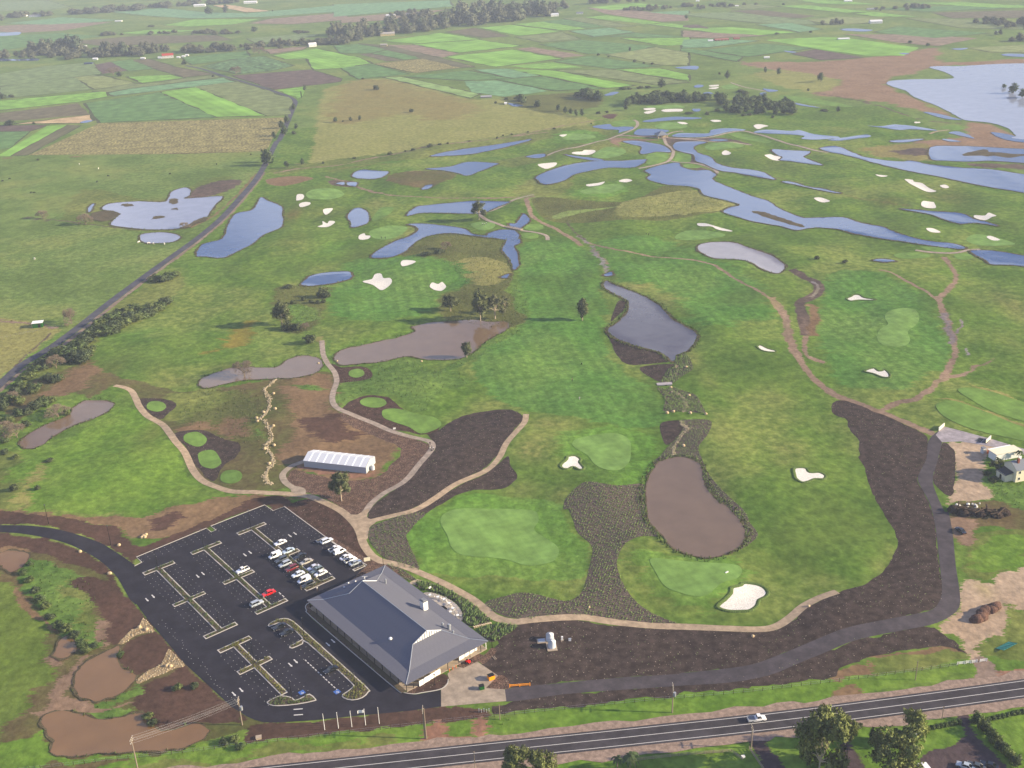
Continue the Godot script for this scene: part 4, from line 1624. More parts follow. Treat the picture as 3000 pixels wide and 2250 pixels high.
	var cs := boxed("flat_shed",[["wall",Vector3(0,1.6,0),Vector3(4.6,3.2,12.0),"white"],["roof",Vector3(0,3.3,0),Vector3(5.0,0.2,12.5),"cream"],["lower_roof",Vector3(3.4,2.6,0.4),Vector3(2.0,0.15,11.0),"white"],["lower_wall",Vector3(3.6,1.2,0.4),Vector3(0.12,2.4,10.6),"white"]],"long cream roofed shed behind the white house","shed",on(204.6,-406.6),1.85)
	var hs := thing("white_house","two storey cream house with grey gable roof at the right edge","house",on(205.2,-390.2),1.82)
	var rf := roofed(hs,7.5,13.0,5.6,7.9,0.35,mat.cream,mat.slate)
	openings(hs,7.5,13.0,5.6,[1.5,4.3],3.0,mat.glass_dark)
	var cm := begin()
	box(cm,Vector3(-1.0,8.0,-4.2),Vector3(0.8,2.2,0.8))
	part(rf,"chimney",cm,mat.brick_red)
	var bx := begin()
	box(bx,Vector3(0.9,7.9,-2.0),Vector3(0.3,1.8,1.4))
	part(rf,"skylight",bx,mat.white)
	var lw := begin()
	box(lw,Vector3(0.6,1.5,-8.3),Vector3(5.4,3.0,3.6))
	part(hs,"porch_wall",lw,mat.cream)
	var lr := begin()
	quad(lr,Vector3(-2.4,3.9,-6.6),Vector3(3.6,3.9,-6.6),Vector3(3.6,2.9,-10.4),Vector3(-2.4,2.9,-10.4),Vector3(0,0.96,-0.26))
	part(hs,"porch_roof",lr,mat.slate_dark)
	var pd := begin()
	box(pd,Vector3(0.6,1.1,-10.13),Vector3(1.0,2.0,0.1))
	part(hs,"door",pd,mat.glass_dark)
	# halfway pavilion on the causeway
	var pv := thing("pavilion","small hip roofed stone pavilion where the causeway paths meet","pavilion",on(155.3,-1082.5),0.2)
	var fl := begin()
	box(fl,Vector3(0,0.15,0),Vector3(10.5,0.3,10.5))
	part(pv,"floor",fl,mat.concrete)
	var pr := begin()
	for k in 4:
		var a := Basis(Vector3.UP,k * PI / 2)
		tri(pr,a * Vector3(-6,2.9,6),a * Vector3(6,2.9,6),a * Vector3(0,6.2,0),a * Vector3(0,0.87,0.48))
	part(pv,"roof",pr,mat.slate)
	for x in [-4.6,0.0,4.6]:
		for zz in [-4.6,0.0,4.6]:
			if x != 0.0 or zz != 0.0:
				var ps := begin()
				box(ps,Vector3(x,1.6,zz),Vector3(0.8,2.7,0.8))
				part(pv,"pillar",ps,mat.stone)
	var core := begin()
	box(core,Vector3(0.6,1.5,-0.6),Vector3(5.0,2.6,5.0))
	part(pv,"room",core,mat.sandstone)
	# bridges
	var br := thing("cart_bridge","low cart bridge carrying the grey path over the blue creek","bridge",on(5.7,-782.4,0.0),0.85)
	var dk := begin()
	box(dk,Vector3(0,0.55,0),Vector3(3.0,0.3,15.5))
	part(br,"deck",dk,mat.path_grey)
	for x in [-1.45,1.45]:
		var r := begin()
		box(r,Vector3(x,1.2,0),Vector3(0.12,0.12,15.5))
		part(br,"rail",r,mat.timber)
		for k in 7:
			var ps := begin()
			box(ps,Vector3(x,0.6,-7.2 + k * 2.4),Vector3(0.16,1.3,0.16))
			part(br,"post",ps,mat.timber)
	boxed("weir",[["deck",Vector3(0,0.35,0),Vector3(7.5,0.3,2.6),"concrete_grey"],["wall",Vector3(0,0.1,1.5),Vector3(6.5,0.7,0.4),"wall_grey"],["pipe_mouth",Vector3(0.5,0.15,1.74),Vector3(1.2,0.5,0.1),"black"]],"concrete culvert crossing below the grey planted pond","culvert",on(75.0,-495.6),0.05)
	boxed("pond_pipe",[["pipe",Vector3(0,0.15,0),Vector3(1.4,0.3,0.35),"white"],["collar",Vector3(0.6,0.15,0),Vector3(0.2,0.4,0.45),"offwhite"]],"short white pipe at the lower edge of the brown oval pond","pipe",on(73.5,-329.3,0.1),0.6)
	boxed("paddock_shed",[["wall",Vector3(0,1.4,0),Vector3(5.5,2.8,4.0),"bin_green"],["roof",Vector3(0,2.95,0),Vector3(6.2,0.2,4.8),"white"],["door",Vector3(1.0,1.1,2.04),Vector3(1.2,2.1,0.08),"dark"]],"green shed with white roof in the left paddock by the side road","shed",on(-277.2,-611.7),0.2)
	boxed("entry_plinth",[["slab",Vector3(0,0.25,0),Vector3(1.5,0.5,1.2),"sandstone"],["cap",Vector3(0,0.56,0),Vector3(1.7,0.12,1.4),"concrete"]],"stone sign plinth at the foot of the transformer pole","plinth",on(-77.8,-253.6),0.2)
	boxed("yard_table",[["top",Vector3(0,0.72,0),Vector3(1.8,0.08,0.9),"white"],["leg",Vector3(-0.6,0.34,0),Vector3(0.1,0.68,0.7),"white"],["leg",Vector3(0.6,0.34,0),Vector3(0.1,0.68,0.7),"white"]],"white table on the lawn under the round tree","table",on(111.5,-244.0),0.3)
	boxed("lawn_box",[["body",Vector3(0,0.25,0),Vector3(0.9,0.5,0.7),"white"],["lid",Vector3(0,0.53,0),Vector3(1.0,0.06,0.8),"offwhite"]],"white box on the lawn by the fence corner below the road","box",on(60.4,-238.3),0.2)

func house(x: float,z: float,w: float,h: float,turn: float,label: String,wall := Color(0.82,0.82,0.8),roof := Color(0.8,0.8,0.8)) -> void:
	var o := thing("house" if h > 4.0 else "farm_shed",label,"house" if h > 4.0 else "shed",Vector3(x,0.0,z),turn + PI / 2)
	var dep := clampf(w * 0.55,4.0,14.0)
	var e := h * 0.62
	roofed(o,dep,w,e,h,0.4,flat_mat(wall),flat_mat(roof))
	if e > 1.9:
		openings(o,dep,w,e,[e * 0.55],maxf(5.0,w / 5.0),mat.glass_dark)

var flat_mats := {}

func flat_mat(c: Color) -> StandardMaterial3D:
	if not flat_mats.has(c):
		flat_mats[c] = make("paint_" + str(flat_mats.size()),c,0.7)
	return flat_mats[c]

func fences() -> void:
	var lines := [
		["wire_fence","timber_dark",[-150,-243,-80.8,-251.0,-36.5,-255.9,-12,-258.6,30,-262.5,69,-265.4,105,-269.8,134,-273.8],3.0,1.4,2,"dark post and wire fence along the verge of the main road"],
		["board_fence","timber",[27,-238.0,33,-238.8,45,-240.0,57.6,-240.6,60.0,-237.2],2.4,1.1,3,"grey board fence round the lawn at the bottom edge"],
		["board_fence","timber",[62.7,-241.4,64.0,-236.5,66.0,-229.0],2.4,1.2,3,"weathered board fence beside the driveway at the bottom edge"],
		["paddock_fence","timber",[-356,-566,-300,-590,-263,-611,-246,-622],5.0,1.2,2,"post and wire fence behind the green paddock shed"]]
	for f in lines:
		var q := v2s(f[2])
		var o := thing(f[0],f[6],"fence")
		var walk := PackedVector2Array()
		for i in q.size() - 1:
			var n := maxi(1,roundi(q[i].distance_to(q[i + 1]) / f[3]))
			for k in n:
				walk.append(q[i].lerp(q[i + 1],float(k) / n))
		walk.append(q[q.size() - 1])
		for p in walk:
			var st := begin()
			var b := on(p.x,p.y,-0.1)
			tube(st,b,b + Vector3(0,f[4] + 0.1,0),0.07,0.06,6)
			part(o,"post",st,mat[f[1]])
		for k in f[5]:
			var y: float = f[4] * (k + 0.7) / f[5]
			if f[0] == "board_fence":
				for i in walk.size() - 1:
					var st := begin()
					var a := on(walk[i].x,walk[i].y,y)
					var b := on(walk[i + 1].x,walk[i + 1].y,y)
					tube(st,a,b,0.08,0.08,4)
					part(o,"rail",st,mat[f[1]])
			else:
				var st := begin()
				for i in walk.size() - 1:
					tube(st,on(walk[i].x,walk[i].y,y),on(walk[i + 1].x,walk[i + 1].y,y),0.015,0.015,3,false)
				part(o,"wire",st,mat.steel)

# plants
func leafy(st: SurfaceTool,c: Vector3,s: float,n: Vector3,col: Color,g: RandomNumberGenerator) -> void:
	# a bent spray of leaves: two blades that share an edge
	var d := Vector3(g.randf() - 0.5,g.randf() - 0.5,g.randf() - 0.5).normalized()
	var e := d.cross(Vector3(g.randf() - 0.5,g.randf() - 0.5,g.randf() - 0.5)).normalized()
	var f := d.cross(e) * s * 0.35
	d *= s
	e *= s * 0.55
	st.set_color(col)
	tri(st,c - d,c + e + f,c + d,n)
	tri(st,c - d,c - e + f,c + d,n)

func crown(lobes: Array,count: int,size: float,col: Color,vary: float,sd: int,lit := 0.25) -> ArrayMesh:
	# leaf sprays spread through a few uneven ellipsoids [centre, radii]
	var g := RandomNumberGenerator.new()
	g.seed = sd
	var st := begin()
	var total := 0.0
	for l in lobes:
		total += l[1].x * l[1].y
	for l in lobes:
		var clumps := []
		var want := int(count * l[1].x * l[1].y / total)
		var nc := maxi(4,want / 14)
		for k in nc:
			var d := Vector3(g.randfn(),g.randfn(),g.randfn()).normalized()
			d *= pow(g.randf(),0.4)
			clumps.append([l[0] + l[1] * d,d,col * (1.0 + vary * (g.randf() * 2.0 - 1.0))])
		for k in want:
			var cl: Array = clumps[k % nc]
			var p: Vector3 = cl[0] + Vector3(g.randfn(),g.randfn() * 0.7,g.randfn()) * size * 1.15
			if p.y < 0.02:
				p.y = 0.02 + g.randf() * 0.05
			var n: Vector3 = ((p - l[0]) / l[1] + (p - cl[0]) / (size * 2.0) * 0.55 + Vector3(g.randf() - 0.5,lit,g.randf() - 0.5) * 0.6).normalized()
			var t: Color = cl[2] * (0.85 + 0.3 * g.randf())
			t.a = 1.0
			leafy(st,p,size * (0.7 + g.randf() * 0.6),n,t,g)
	return st.commit()

func limbs(st: SurfaceTool,base_r: float,forks: Array,h0: float) -> void:
	tube(st,Vector3(0,-0.03,0),Vector3(0,h0,0),base_r,base_r * 0.75,8)
	for f in forks:
		var m: Vector3 = Vector3(0,h0 * 0.8,0).lerp(f,0.5) + Vector3(0,0.04,0)
		tube(st,Vector3(0,h0 * 0.85,0),m,base_r * 0.6,base_r * 0.4,6)
		tube(st,m,f,base_r * 0.4,base_r * 0.12,5)

func make_tree(kind: String,sd: int) -> Node3D:
	# one unit tall and about one unit wide; set apart by kind
	var g := RandomNumberGenerator.new()
	g.seed = sd * 7 + 3
	var o := Node3D.new()
	var tr := begin()
	var lobes := []
	var leaf: Material = mat.leaf
	match kind:
		"gum","sparse","euc","round":
			var n: int = {"gum": 14,"sparse": 14,"euc": 15,"round": 9}[kind]
			var forks := []
			for k in n:
				var a := TAU * k / n + g.randf() * 0.8
				var y := g.randf_range(0.3,0.86)
				var r := g.randf_range(0.2,0.4) * (1.15 - absf(y - 0.55))
				if kind == "round":
					r = 0.24
					y = 0.45 + 0.4 * g.randf()
				if kind == "euc":
					y = g.randf_range(0.2,0.88)
				var p := Vector3(cos(a) * r,y,sin(a) * r)
				forks.append(p * Vector3(0.8,0.95,0.8))
				var s := g.randf_range(0.1,0.17) * (0.75 if kind == "sparse" else 1.15)
				lobes.append([p,Vector3(s * 1.3,s * (0.75 if kind != "euc" else 1.2),s * 1.3)])
			lobes.append([Vector3(0,0.88,0),Vector3(0.14,0.1,0.14)])
			if kind == "round":
				lobes.append([Vector3(0,0.66,0),Vector3(0.4,0.3,0.4)])
			limbs(tr,0.026 if kind != "euc" else 0.018,forks,0.4 if kind != "euc" else 0.25)
			var cnt: int = {"gum": 3400,"sparse": 1500,"euc": 8000,"round": 5200}[kind]
			var cl: Color = {"gum": Color(0.11,0.13,0.06),"sparse": Color(0.14,0.15,0.08),"euc": Color(0.15,0.175,0.06),"round": Color(0.17,0.2,0.06)}[kind]
			part(o,"trunk",tr,mat.bark_pale)
			part(o,"crown",crown(lobes,cnt,0.026 if kind in ["euc","round"] else 0.036,cl,0.3,sd),leaf)
		"oval":
			for k in 6:
				lobes.append([Vector3(g.randf_range(-0.08,0.08),0.25 + k * 0.125,g.randf_range(-0.08,0.08)),Vector3(0.42,0.16,0.42) * [0.55,0.85,1.0,1.0,0.85,0.55][k]])
			limbs(tr,0.035,[Vector3(0.1,0.5,0.05),Vector3(-0.08,0.55,-0.1),Vector3(0,0.75,0)],0.22)
			part(o,"trunk",tr,mat.bark_pale)
			part(o,"crown",crown(lobes,2600,0.04,Color(0.1,0.118,0.055),0.3,sd),leaf)
		"conifer":
			for k in 5:
				lobes.append([Vector3(0,0.15 + k * 0.18,0),Vector3(0.34,0.16,0.34) * [1.0,1.0,0.9,0.7,0.4][k]])
			limbs(tr,0.04,[],0.4)
			part(o,"trunk",tr,mat.bark)
			part(o,"crown",crown(lobes,2200,0.04,Color(0.05,0.075,0.035),0.25,sd),leaf)
		"bush","hedge","hedgelow":
			for k in 6:
				var a := TAU * k / 6.0 + g.randf()
				var r := g.randf_range(0.12,0.28)
				lobes.append([Vector3(cos(a) * r,g.randf_range(0.25,0.62),sin(a) * r),Vector3(0.22,0.28,0.22) * g.randf_range(0.8,1.2)])
			lobes.append([Vector3(0,0.3,0),Vector3(0.42,0.3,0.42)])
			limbs(tr,0.025,[Vector3(0.15,0.4,0),Vector3(-0.1,0.45,0.12)],0.15)
			part(o,"stem",tr,mat.bark)
			var cl := Color(0.075,0.095,0.045) if kind == "bush" else Color(0.09,0.13,0.05)
			if kind == "hedge" and sd % 3 == 1:
				cl = Color(0.125,0.16,0.055)
			if kind == "hedge" and sd % 3 == 2:
				cl = Color(0.075,0.1,0.05)
			part(o,"crown",crown(lobes,900 if kind != "hedge" else 1400,0.062 if kind != "hedge" else 0.05,cl,0.35,sd),leaf)
		"wood","belt":
			var n := 6
			for k in n:
				var a := TAU * k / n + g.randf()
				var r := g.randf_range(0.08,0.24)
				lobes.append([Vector3(cos(a) * r,g.randf_range(0.3,0.75),sin(a) * r),Vector3(0.2,0.2,0.2) * g.randf_range(0.8,1.2)])
			lobes.append([Vector3(0,0.82,0),Vector3(0.2,0.18,0.2)])
			lobes.append([Vector3(0,0.45,0),Vector3(0.36,0.3,0.36)])
			limbs(tr,0.03,[Vector3(0.15,0.5,0),Vector3(-0.12,0.55,0.1)],0.3)
			part(o,"trunk",tr,mat.bark)
			part(o,"crown",crown(lobes,520,0.085,Color(0.065,0.095,0.042) if kind == "wood" else [Color(0.1,0.125,0.07),Color(0.13,0.14,0.09),Color(0.085,0.115,0.07)][sd % 3],0.3,sd),leaf)
		"bare":
			var rec := [[Vector3.ZERO,Vector3(0,0.16,0),0.03,0]]
			tube(tr,Vector3(0,-0.03,0),Vector3(0,0.17,0),0.035,0.026,6)
			var tw := begin()
			while rec.size():
				var b: Array = rec.pop_back()
				for k in (8 if b[3] == 0 else 4):
					var d: Vector3 = ((b[1] - b[0]).normalized() * 0.8 + Vector3(g.randfn(),g.randfn() * 0.8 + (0.25 if b[3] > 0 else 0.0),g.randfn()) * 0.62).normalized()
					var e: Vector3 = b[1] + d * [0.3,0.2,0.14,0.1,0.08][b[3]]
					tube(tw,b[1],e,b[2] * 0.6,b[2] * 0.35,3,false)
					if b[3] < 4:
						rec.append([b[1],e,b[2] * 0.66,b[3] + 1])
			part(o,"trunk",tr,mat.twig)
			part(o,"twigs",tw,mat.twig)
		"palm":
			tube(tr,Vector3(0,-0.03,0),Vector3(0.03,0.72,0),0.035,0.028,8)
			part(o,"trunk",tr,mat.bark)
			for k in 16:
				var fr := begin()
				var a := TAU * k / 16.0 + g.randf() * 0.3
				var rise := g.randf_range(0.0,0.28)
				var prev := Vector3(0.03,0.72,0)
				for s in 7:
					var t := (s + 1) / 7.0
					var p := Vector3(0.03,0.72,0) + Vector3(cos(a) * t * 0.46,rise * sin(t * 2.6) - 0.3 * t * t,sin(a) * t * 0.46)
					var w := 0.075 * sin(t * 2.7 + 0.25)
					var sd2 := Vector3(-sin(a),-0.35,cos(a)) * w
					var sd3 := Vector3(sin(a),-0.35,-cos(a)) * w
					fr.set_color(Color(0.05,0.075,0.03) * (0.8 + 0.4 * g.randf()))
					quad(fr,prev,p,p + sd2,prev + sd2,Vector3(cos(a) * 0.3,0.9,sin(a) * 0.3))
					quad(fr,prev,p,p + sd3,prev + sd3,Vector3(cos(a) * 0.3,0.9,sin(a) * 0.3))
					prev = p
				part(o,"frond",fr,leaf)
	return o

var tree_kinds := {}

func make_plants() -> void:
	for k in [["gum",3],["sparse",2],["euc",3],["round",1],["oval",2],["conifer",1],["bush",3],["hedge",6],["hedgelow",2],["wood",5],["belt",6],["bare",3],["palm",2]]:
		tree_kinds[k[0]] = []
		for i in k[1]:
			tree_kinds[k[0]].append(make_tree(k[0],i + 1))

const MARKS := [[-195,-520,"in the upper half of the hedge along the left road"],[-225,-450,"in the lower half of the hedge along the left road"],[-175,-395,"around the ditch pond at the left"],[-110,-300,"in the scrub beside the brown settling ponds"],[-200,-760,"beside the upper stretch of the left road"],[-150,-1000,"along the left road near its far bend"],[60,-1000,"along the near edge of the meadow"],[-60,-1150,"standing on the open meadow"],[95,-1180,"in the marshy corner behind the meadow"],[140,-1290,"in the left half of the swamp wood"],[240,-1250,"in the right half of the swamp wood"],[330,-1350,"on the pasture between the swamp wood and the lake"],[700,-1300,"on the islet in the lake"],[130,-240,"by the car yard at the bottom right"],[170,-245,"by the lawn at the lower right corner"],[30,-240,"by the lawn below the road"],[-700,-2000,"by the river at the far left"],[-350,-2000,"near the red roofed house"],[-100,-2000,"near the white gabled barn"],[100,-2300,"behind the long beige barn"],[350,-2600,"at the far end of the green fields"],[-600,-3200,"on the skyline at the top left"],[200,-3400,"on the skyline at the top middle"],[900,-3000,"on the skyline at the top right"],[500,-1700,"dotted between the middle fields"],[900,-2000,"by the brown reeds beyond the lake"],[-450,-1200,"among the striped fields at the left"],[20,-700,"on the marsh island of the course"]]

var planted := {}

func plant(kind: String,x: float,z: float,h: float,w: float,label := "") -> void:
	planted[kind] = planted.get(kind,-1) + 1
	var n: int = planted[kind]
	var src: Node3D = tree_kinds[kind][n % tree_kinds[kind].size()]
	var o: Node3D = src.duplicate()
	var name0: String = {"gum": "gum_tree","sparse": "gum_tree","euc": "gum_tree","round": "lawn_tree","oval": "lawn_tree","conifer": "conifer","bush": "bush","hedge": "hedge_shrub","hedgelow": "hedge_shrub","wood": "swamp_tree","belt": "farm_tree","bare": "bare_shrub","palm": "palm_tree"}[kind]
	o.name = numbered(name0)
	o.position = on(x,z)
	o.rotation.y = n * 2.399
	o.scale = Vector3(w,h,w)
	add_child(o)
	var far := Vector2(x,z).length()
	if kind == "belt":
		for k in 1:
			mass_at.append([x + rng.randfn() * 12.0,z + rng.randfn() * 8.0,h * rng.randf_range(0.55,0.9),w])
	var lab := label
	var grp := ""
	if not label:
		var best := INF
		for k in MARKS:
			var d: float = Vector2(x,z).distance_to(Vector2(k[0],k[1]))
			if d < best:
				best = d
				lab = k[2]
		var big := "tall" if h > {"hedge": 5.5,"belt": 24.0,"wood": 13.0}.get(kind,4.0) else ("low" if h < {"hedge": 3.2,"belt": 14.0,"wood": 8.0}.get(kind,2.2) else "middling")
		var kinds: Array = {"hedge": ["%s green shrub","shrubs of the rough hedges"],"hedgelow": ["%s clipped hedge shrub","garden hedge shrubs"],"wood": ["%s dark paperbark tree","dark trees of the swamp and fields"],"belt": ["%s hazy farm tree","shelter belt trees"],"bush": ["%s round dark bush","bushes on the meadow edges"],"bare": ["%s leafless pinkish tree","bare trees"]}[kind]
		lab = kinds[0] % big + " " + lab
		grp = kinds[1]
	tag(o,lab,"tree" if kind in ["gum","sparse","euc","round","oval","conifer","wood","belt","palm"] else "shrub",grp)

func grove(verb: String,kind: String,a: Array) -> void:
	for i in range(0,a.size(),4):
		if verb == "plant":
			plant(kind,a[i],a[i + 1],a[i + 2],a[i + 3])
		else:
			mass_at.append([a[i],a[i + 1],a[i + 2],a[i + 3]])

var mass_at := []

func multi(n: String,m: Mesh,at: Array,material: Material,label: String,parent: Node = self,colours := []) -> void:
	if at.is_empty():
		return
	var mm := MultiMesh.new()
	mm.transform_format = MultiMesh.TRANSFORM_3D
	mm.use_colors = not colours.is_empty()
	mm.mesh = m
	mm.instance_count = at.size()
	for i in at.size():
		mm.set_instance_transform(i,at[i])
		if colours:
			mm.set_instance_color(i,colours[i])
	var o := MultiMeshInstance3D.new()
	o.name = numbered(n) if parent == self else n
	o.multimesh = mm
	o.material_override = material
	o.set_meta("kind","stuff")
	if label:
		o.set_meta("label",label)
	parent.add_child(o,true)

func finish_mass() -> void:
	var at := []
	for m in mass_at.duplicate():
		for k in 1:
			mass_at.append([m[0] + rng.randfn() * 14.0,m[1] + rng.randfn() * 9.0,m[2] * rng.randf_range(0.6,1.0),m[3]])
	for m in mass_at:
		at.append(Transform3D(Basis(Vector3.UP,at.size() * 2.4).scaled(Vector3(m[3],m[2],m[3])),Vector3(m[0],0,m[1])))
	multi("far_tree_belt",tree_kinds.belt[0].get_child(1).mesh,at,mat.leaf,"hazy belts of trees across the far farm land")

func tuft(blades: int,spread: float,h: float,col: Color,sd: int) -> ArrayMesh:
	var g := RandomNumberGenerator.new()
	g.seed = sd
	var st := begin()
	for k in blades:
		var a := TAU * k / blades + g.randf()
		var d := Vector3(cos(a),0,sin(a))
		var s := Vector3(-sin(a),0,cos(a)) * spread * 0.16
		var r := spread * g.randf_range(0.5,1.0)
		var c := col * (0.75 + 0.5 * g.randf())
		c.a = 1.0
		st.set_color(c)
		var p := d * r * 0.15
		tri(st,p - s,p + s,d * r + Vector3(0,h * g.randf_range(0.5,1.0),0),(d * 0.5 + Vector3.UP).normalized())
	return st.commit()

func in_bed(q: PackedVector2Array,step: float,jitter: float,axis: Vector2,size: float,keep := 1.0) -> Array:
	var o := []
	var box2 := Rect2(q[0],Vector2.ZERO)
	for p in q:
		box2 = box2.expand(p)
	var c := box2.get_center()
	var r := box2.size.length() * 0.5
	var side := axis.orthogonal()
	var n := int(r / step)
	for i in range(-n,n + 1):
		for j in range(-n,n + 1):
			var p := c + axis * (i * step) + side * (j * step) + Vector2(rng.randf() - 0.5,rng.randf() - 0.5) * jitter
			if rng.randf() < keep and Geometry2D.is_point_in_polygon(p,q):
				var s := size * rng.randf_range(0.6,1.25)
				o.append(Transform3D(Basis(Vector3.UP,rng.randf() * TAU).scaled(Vector3(s,s,s)),on(p.x,p.y)))
	return o

func along(a: Array,w: float,count: int,lo: float,hi: float) -> Array:
	var o := []
	var q := smooth(v2s(a),false,6)
	for k in count:
		var t := rng.randf() * (q.size() - 1.001)
		var i := int(t)
		var p := q[i].lerp(q[i + 1],t - i) + Vector2(rng.randfn(),rng.randfn()) * w * 0.35
		var s := rng.randf_range(lo,hi)
		o.append(Transform3D(Basis.from_euler(Vector3(rng.randf() * 3.0,rng.randf() * 6.0,rng.randf() * 3.0)).scaled(Vector3(s,s * 0.75,s)),on(p.x,p.y,s * 0.15)))
	return o

func scatter_cover() -> void:
	# planting in rows in the garden beds
	var t1 := tuft(11,0.5,0.5,Color(0.17,0.25,0.08),1)
	var t2 := tuft(11,0.6,0.75,Color(0.16,0.24,0.08),2)
	var n := 0
	for q in planted_beds:
		var far: bool = q[0].length() > 470.0
		var dense: bool = q[0].distance_to(Vector2(-10,-310)) < 36.0
		var at := in_bed(q,0.95 if not dense else 0.75,0.4,Vector2(0.95,0.3).normalized().rotated(0.3 * n),1.4 if dense else (1.2 if far else 1.0),0.75)
		multi("bed_planting",t2 if dense or far else t1,at,mat.tuft,"rows of young green plants in a dark garden bed")
		n += 1
	for i in islands:
		var m := tuft(9,0.5,0.55,i[2],4)
		var at := in_bed(i[1],0.7,0.45,PARK_A,1.25,0.75)
		for k in at.size():
			at[k].origin.y = 0.1
		multi("planting",m,at,mat.tuft,"",i[0])
	# stones of the rip-rap and the dry creek
	var rock := begin()
	lump(rock,Vector3.ZERO,Vector3.ONE,0.5,9,4,6)
	var rm := rock.commit()
	var stones := []
	for q in riprap_beds:
		stones.append_array(in_bed(q,0.75,0.5,Vector2.RIGHT,0.3,0.8))
	stones.append_array(along(creek_line,1.5,420,0.15,0.42))
	stones.append_array(along(creek_line_low,1.6,560,0.15,0.42))
	stones.append_array(along(creek_line_near,1.3,150,0.12,0.35))
	stones.append_array(along(creek_line_mid,1.6,320,0.12,0.4))
	stones.append_array(along(creek_line_far,1.2,300,0.12,0.36))
	var cols := []
	for s in stones:
		var b := rng.randf_range(0.75,1.2)
		cols.append(Color(0.34 * b,0.28 * b,0.18 * b))
	var sm := make("creek_stone",Color.WHITE,0.95)
	sm.vertex_color_use_as_albedo = true
	multi("creek_stones",rm,stones,sm,"tan broken stones lining the dry creeks and drains",self,cols)
	# rank grass and reeds round the ponds, in the marshes and on the verges
	var reed := tuft(9,0.6,1.0,Color(0.13,0.19,0.06),6)
	var dry := tuft(9,0.6,0.8,Color(0.24,0.21,0.1),7)
	var rows := []
	for p in pond_shapes:
		var q: PackedVector2Array = p[1]
		if q[0].length() > 1000.0 or p[0] == "lake":
			continue
		var planted_edge: bool = p[0] in ["grey","siltpale"]
		for i in q.size():
			var a := q[i]
			var b := q[(i + 1) % q.size()]
			var m := int(a.distance_to(b) * (2.6 if planted_edge else 0.7))
			for k in m:
				var v := a.lerp(b,rng.randf())
				var d := (b - a).normalized().orthogonal()
				v += d * (rng.randf() * (2.6 if planted_edge else 1.6)) * (1.0 if Geometry2D.is_point_in_polygon(v - d * 0.3,q) else -1.0)
				var s := rng.randf_range(0.6,1.3)
				rows.append(Transform3D(Basis(Vector3.UP,rng.randf() * TAU).scaled(Vector3(s,s,s)),on(v.x,v.y)))
	multi("pond_reeds",reed,rows,mat.tuft,"green reeds and rank grass fringing the ponds")
	var lush := []
	var tan := []
	for c in covers:
		var k: int = c[0]
		var q: PackedVector2Array = c[2]
		if q[0].length() > 900.0 or q[0].length() < 100.0:
			continue
		if k == 11 or k == 2:
			lush.append_array(in_bed(q,2.0 if k == 11 else 1.8,2.0,Vector2.RIGHT,0.75,0.55))
		if k == 14 or k == 12 or k == 11:
			tan.append_array(in_bed(q,2.6,2.6,Vector2.RIGHT,0.7,0.4))
	var clods := []
	var weeds := []
	var tint := []
	for q in mulched:
		clods.append_array(in_bed(q,1.7,1.7,Vector2.RIGHT,0.16,0.5))
		for t in in_bed(q,2.0,2.0,Vector2.RIGHT,0.5,0.5):
			if warp.get_noise_2d(t.origin.x,t.origin.z) > 0.08:
				weeds.append(t)
	for t in clods:
		var b := rng.randf_range(0.35,1.0)
		tint.append(Color(0.3 * b,0.25 * b,0.2 * b))
	multi("mulch_clods",rm,clods,sm,"pale clods and chips lying on the dark mulch",self,tint)
	multi("mulch_weeds",t1,weeds,mat.tuft,"young green weeds coming up through the mulch")
	multi("rank_grass",reed,lush,mat.tuft,"rank green grass in the wet hollows and verges")
	multi("dry_grass",dry,tan,mat.tuft,"dry tussocks in the marsh and rough grass")

# vehicles
func loft(st: SurfaceTool,secs: Array) -> void:
	# secs: [z, half width at sill, half width at shoulder, y low, y shoulder, y top, half width at top]; smooth skin over cross sections
	var rings := []
	for s in secs:
		var r := []
		for c in [[-s[1] * 0.9,s[3]],[-s[1],s[3] + 0.12],[-s[2],s[4]],[-s[6],s[5]],[0.0,s[5] + 0.02],[s[6],s[5]],[s[2],s[4]],[s[1],s[3] + 0.12],[s[1] * 0.9,s[3]]]:
			r.append(Vector3(c[0],c[1],s[0]))
		rings.append(r)
	for i in rings.size() - 1:
		for k in 8:
			var a: Vector3 = rings[i][k]
			var b: Vector3 = rings[i][k + 1]
			var c: Vector3 = rings[i + 1][k + 1]
			var d: Vector3 = rings[i + 1][k]
			var n := (c - a).cross(b - d).normalized()
			var mid := (a + b + c + d) * 0.25
			if n.dot(mid - Vector3(0,0.5,mid.z)) < 0.0:
				n = -n
			quad(st,a,b,c,d,n)
	for e in [0,rings.size() - 1]:
		var r: Array = rings[e]
		for k in range(1,8):
			tri(st,r[0],r[k],r[k + 1],Vector3(0,0,-1 if e == 0 else 1))

var cars := {}

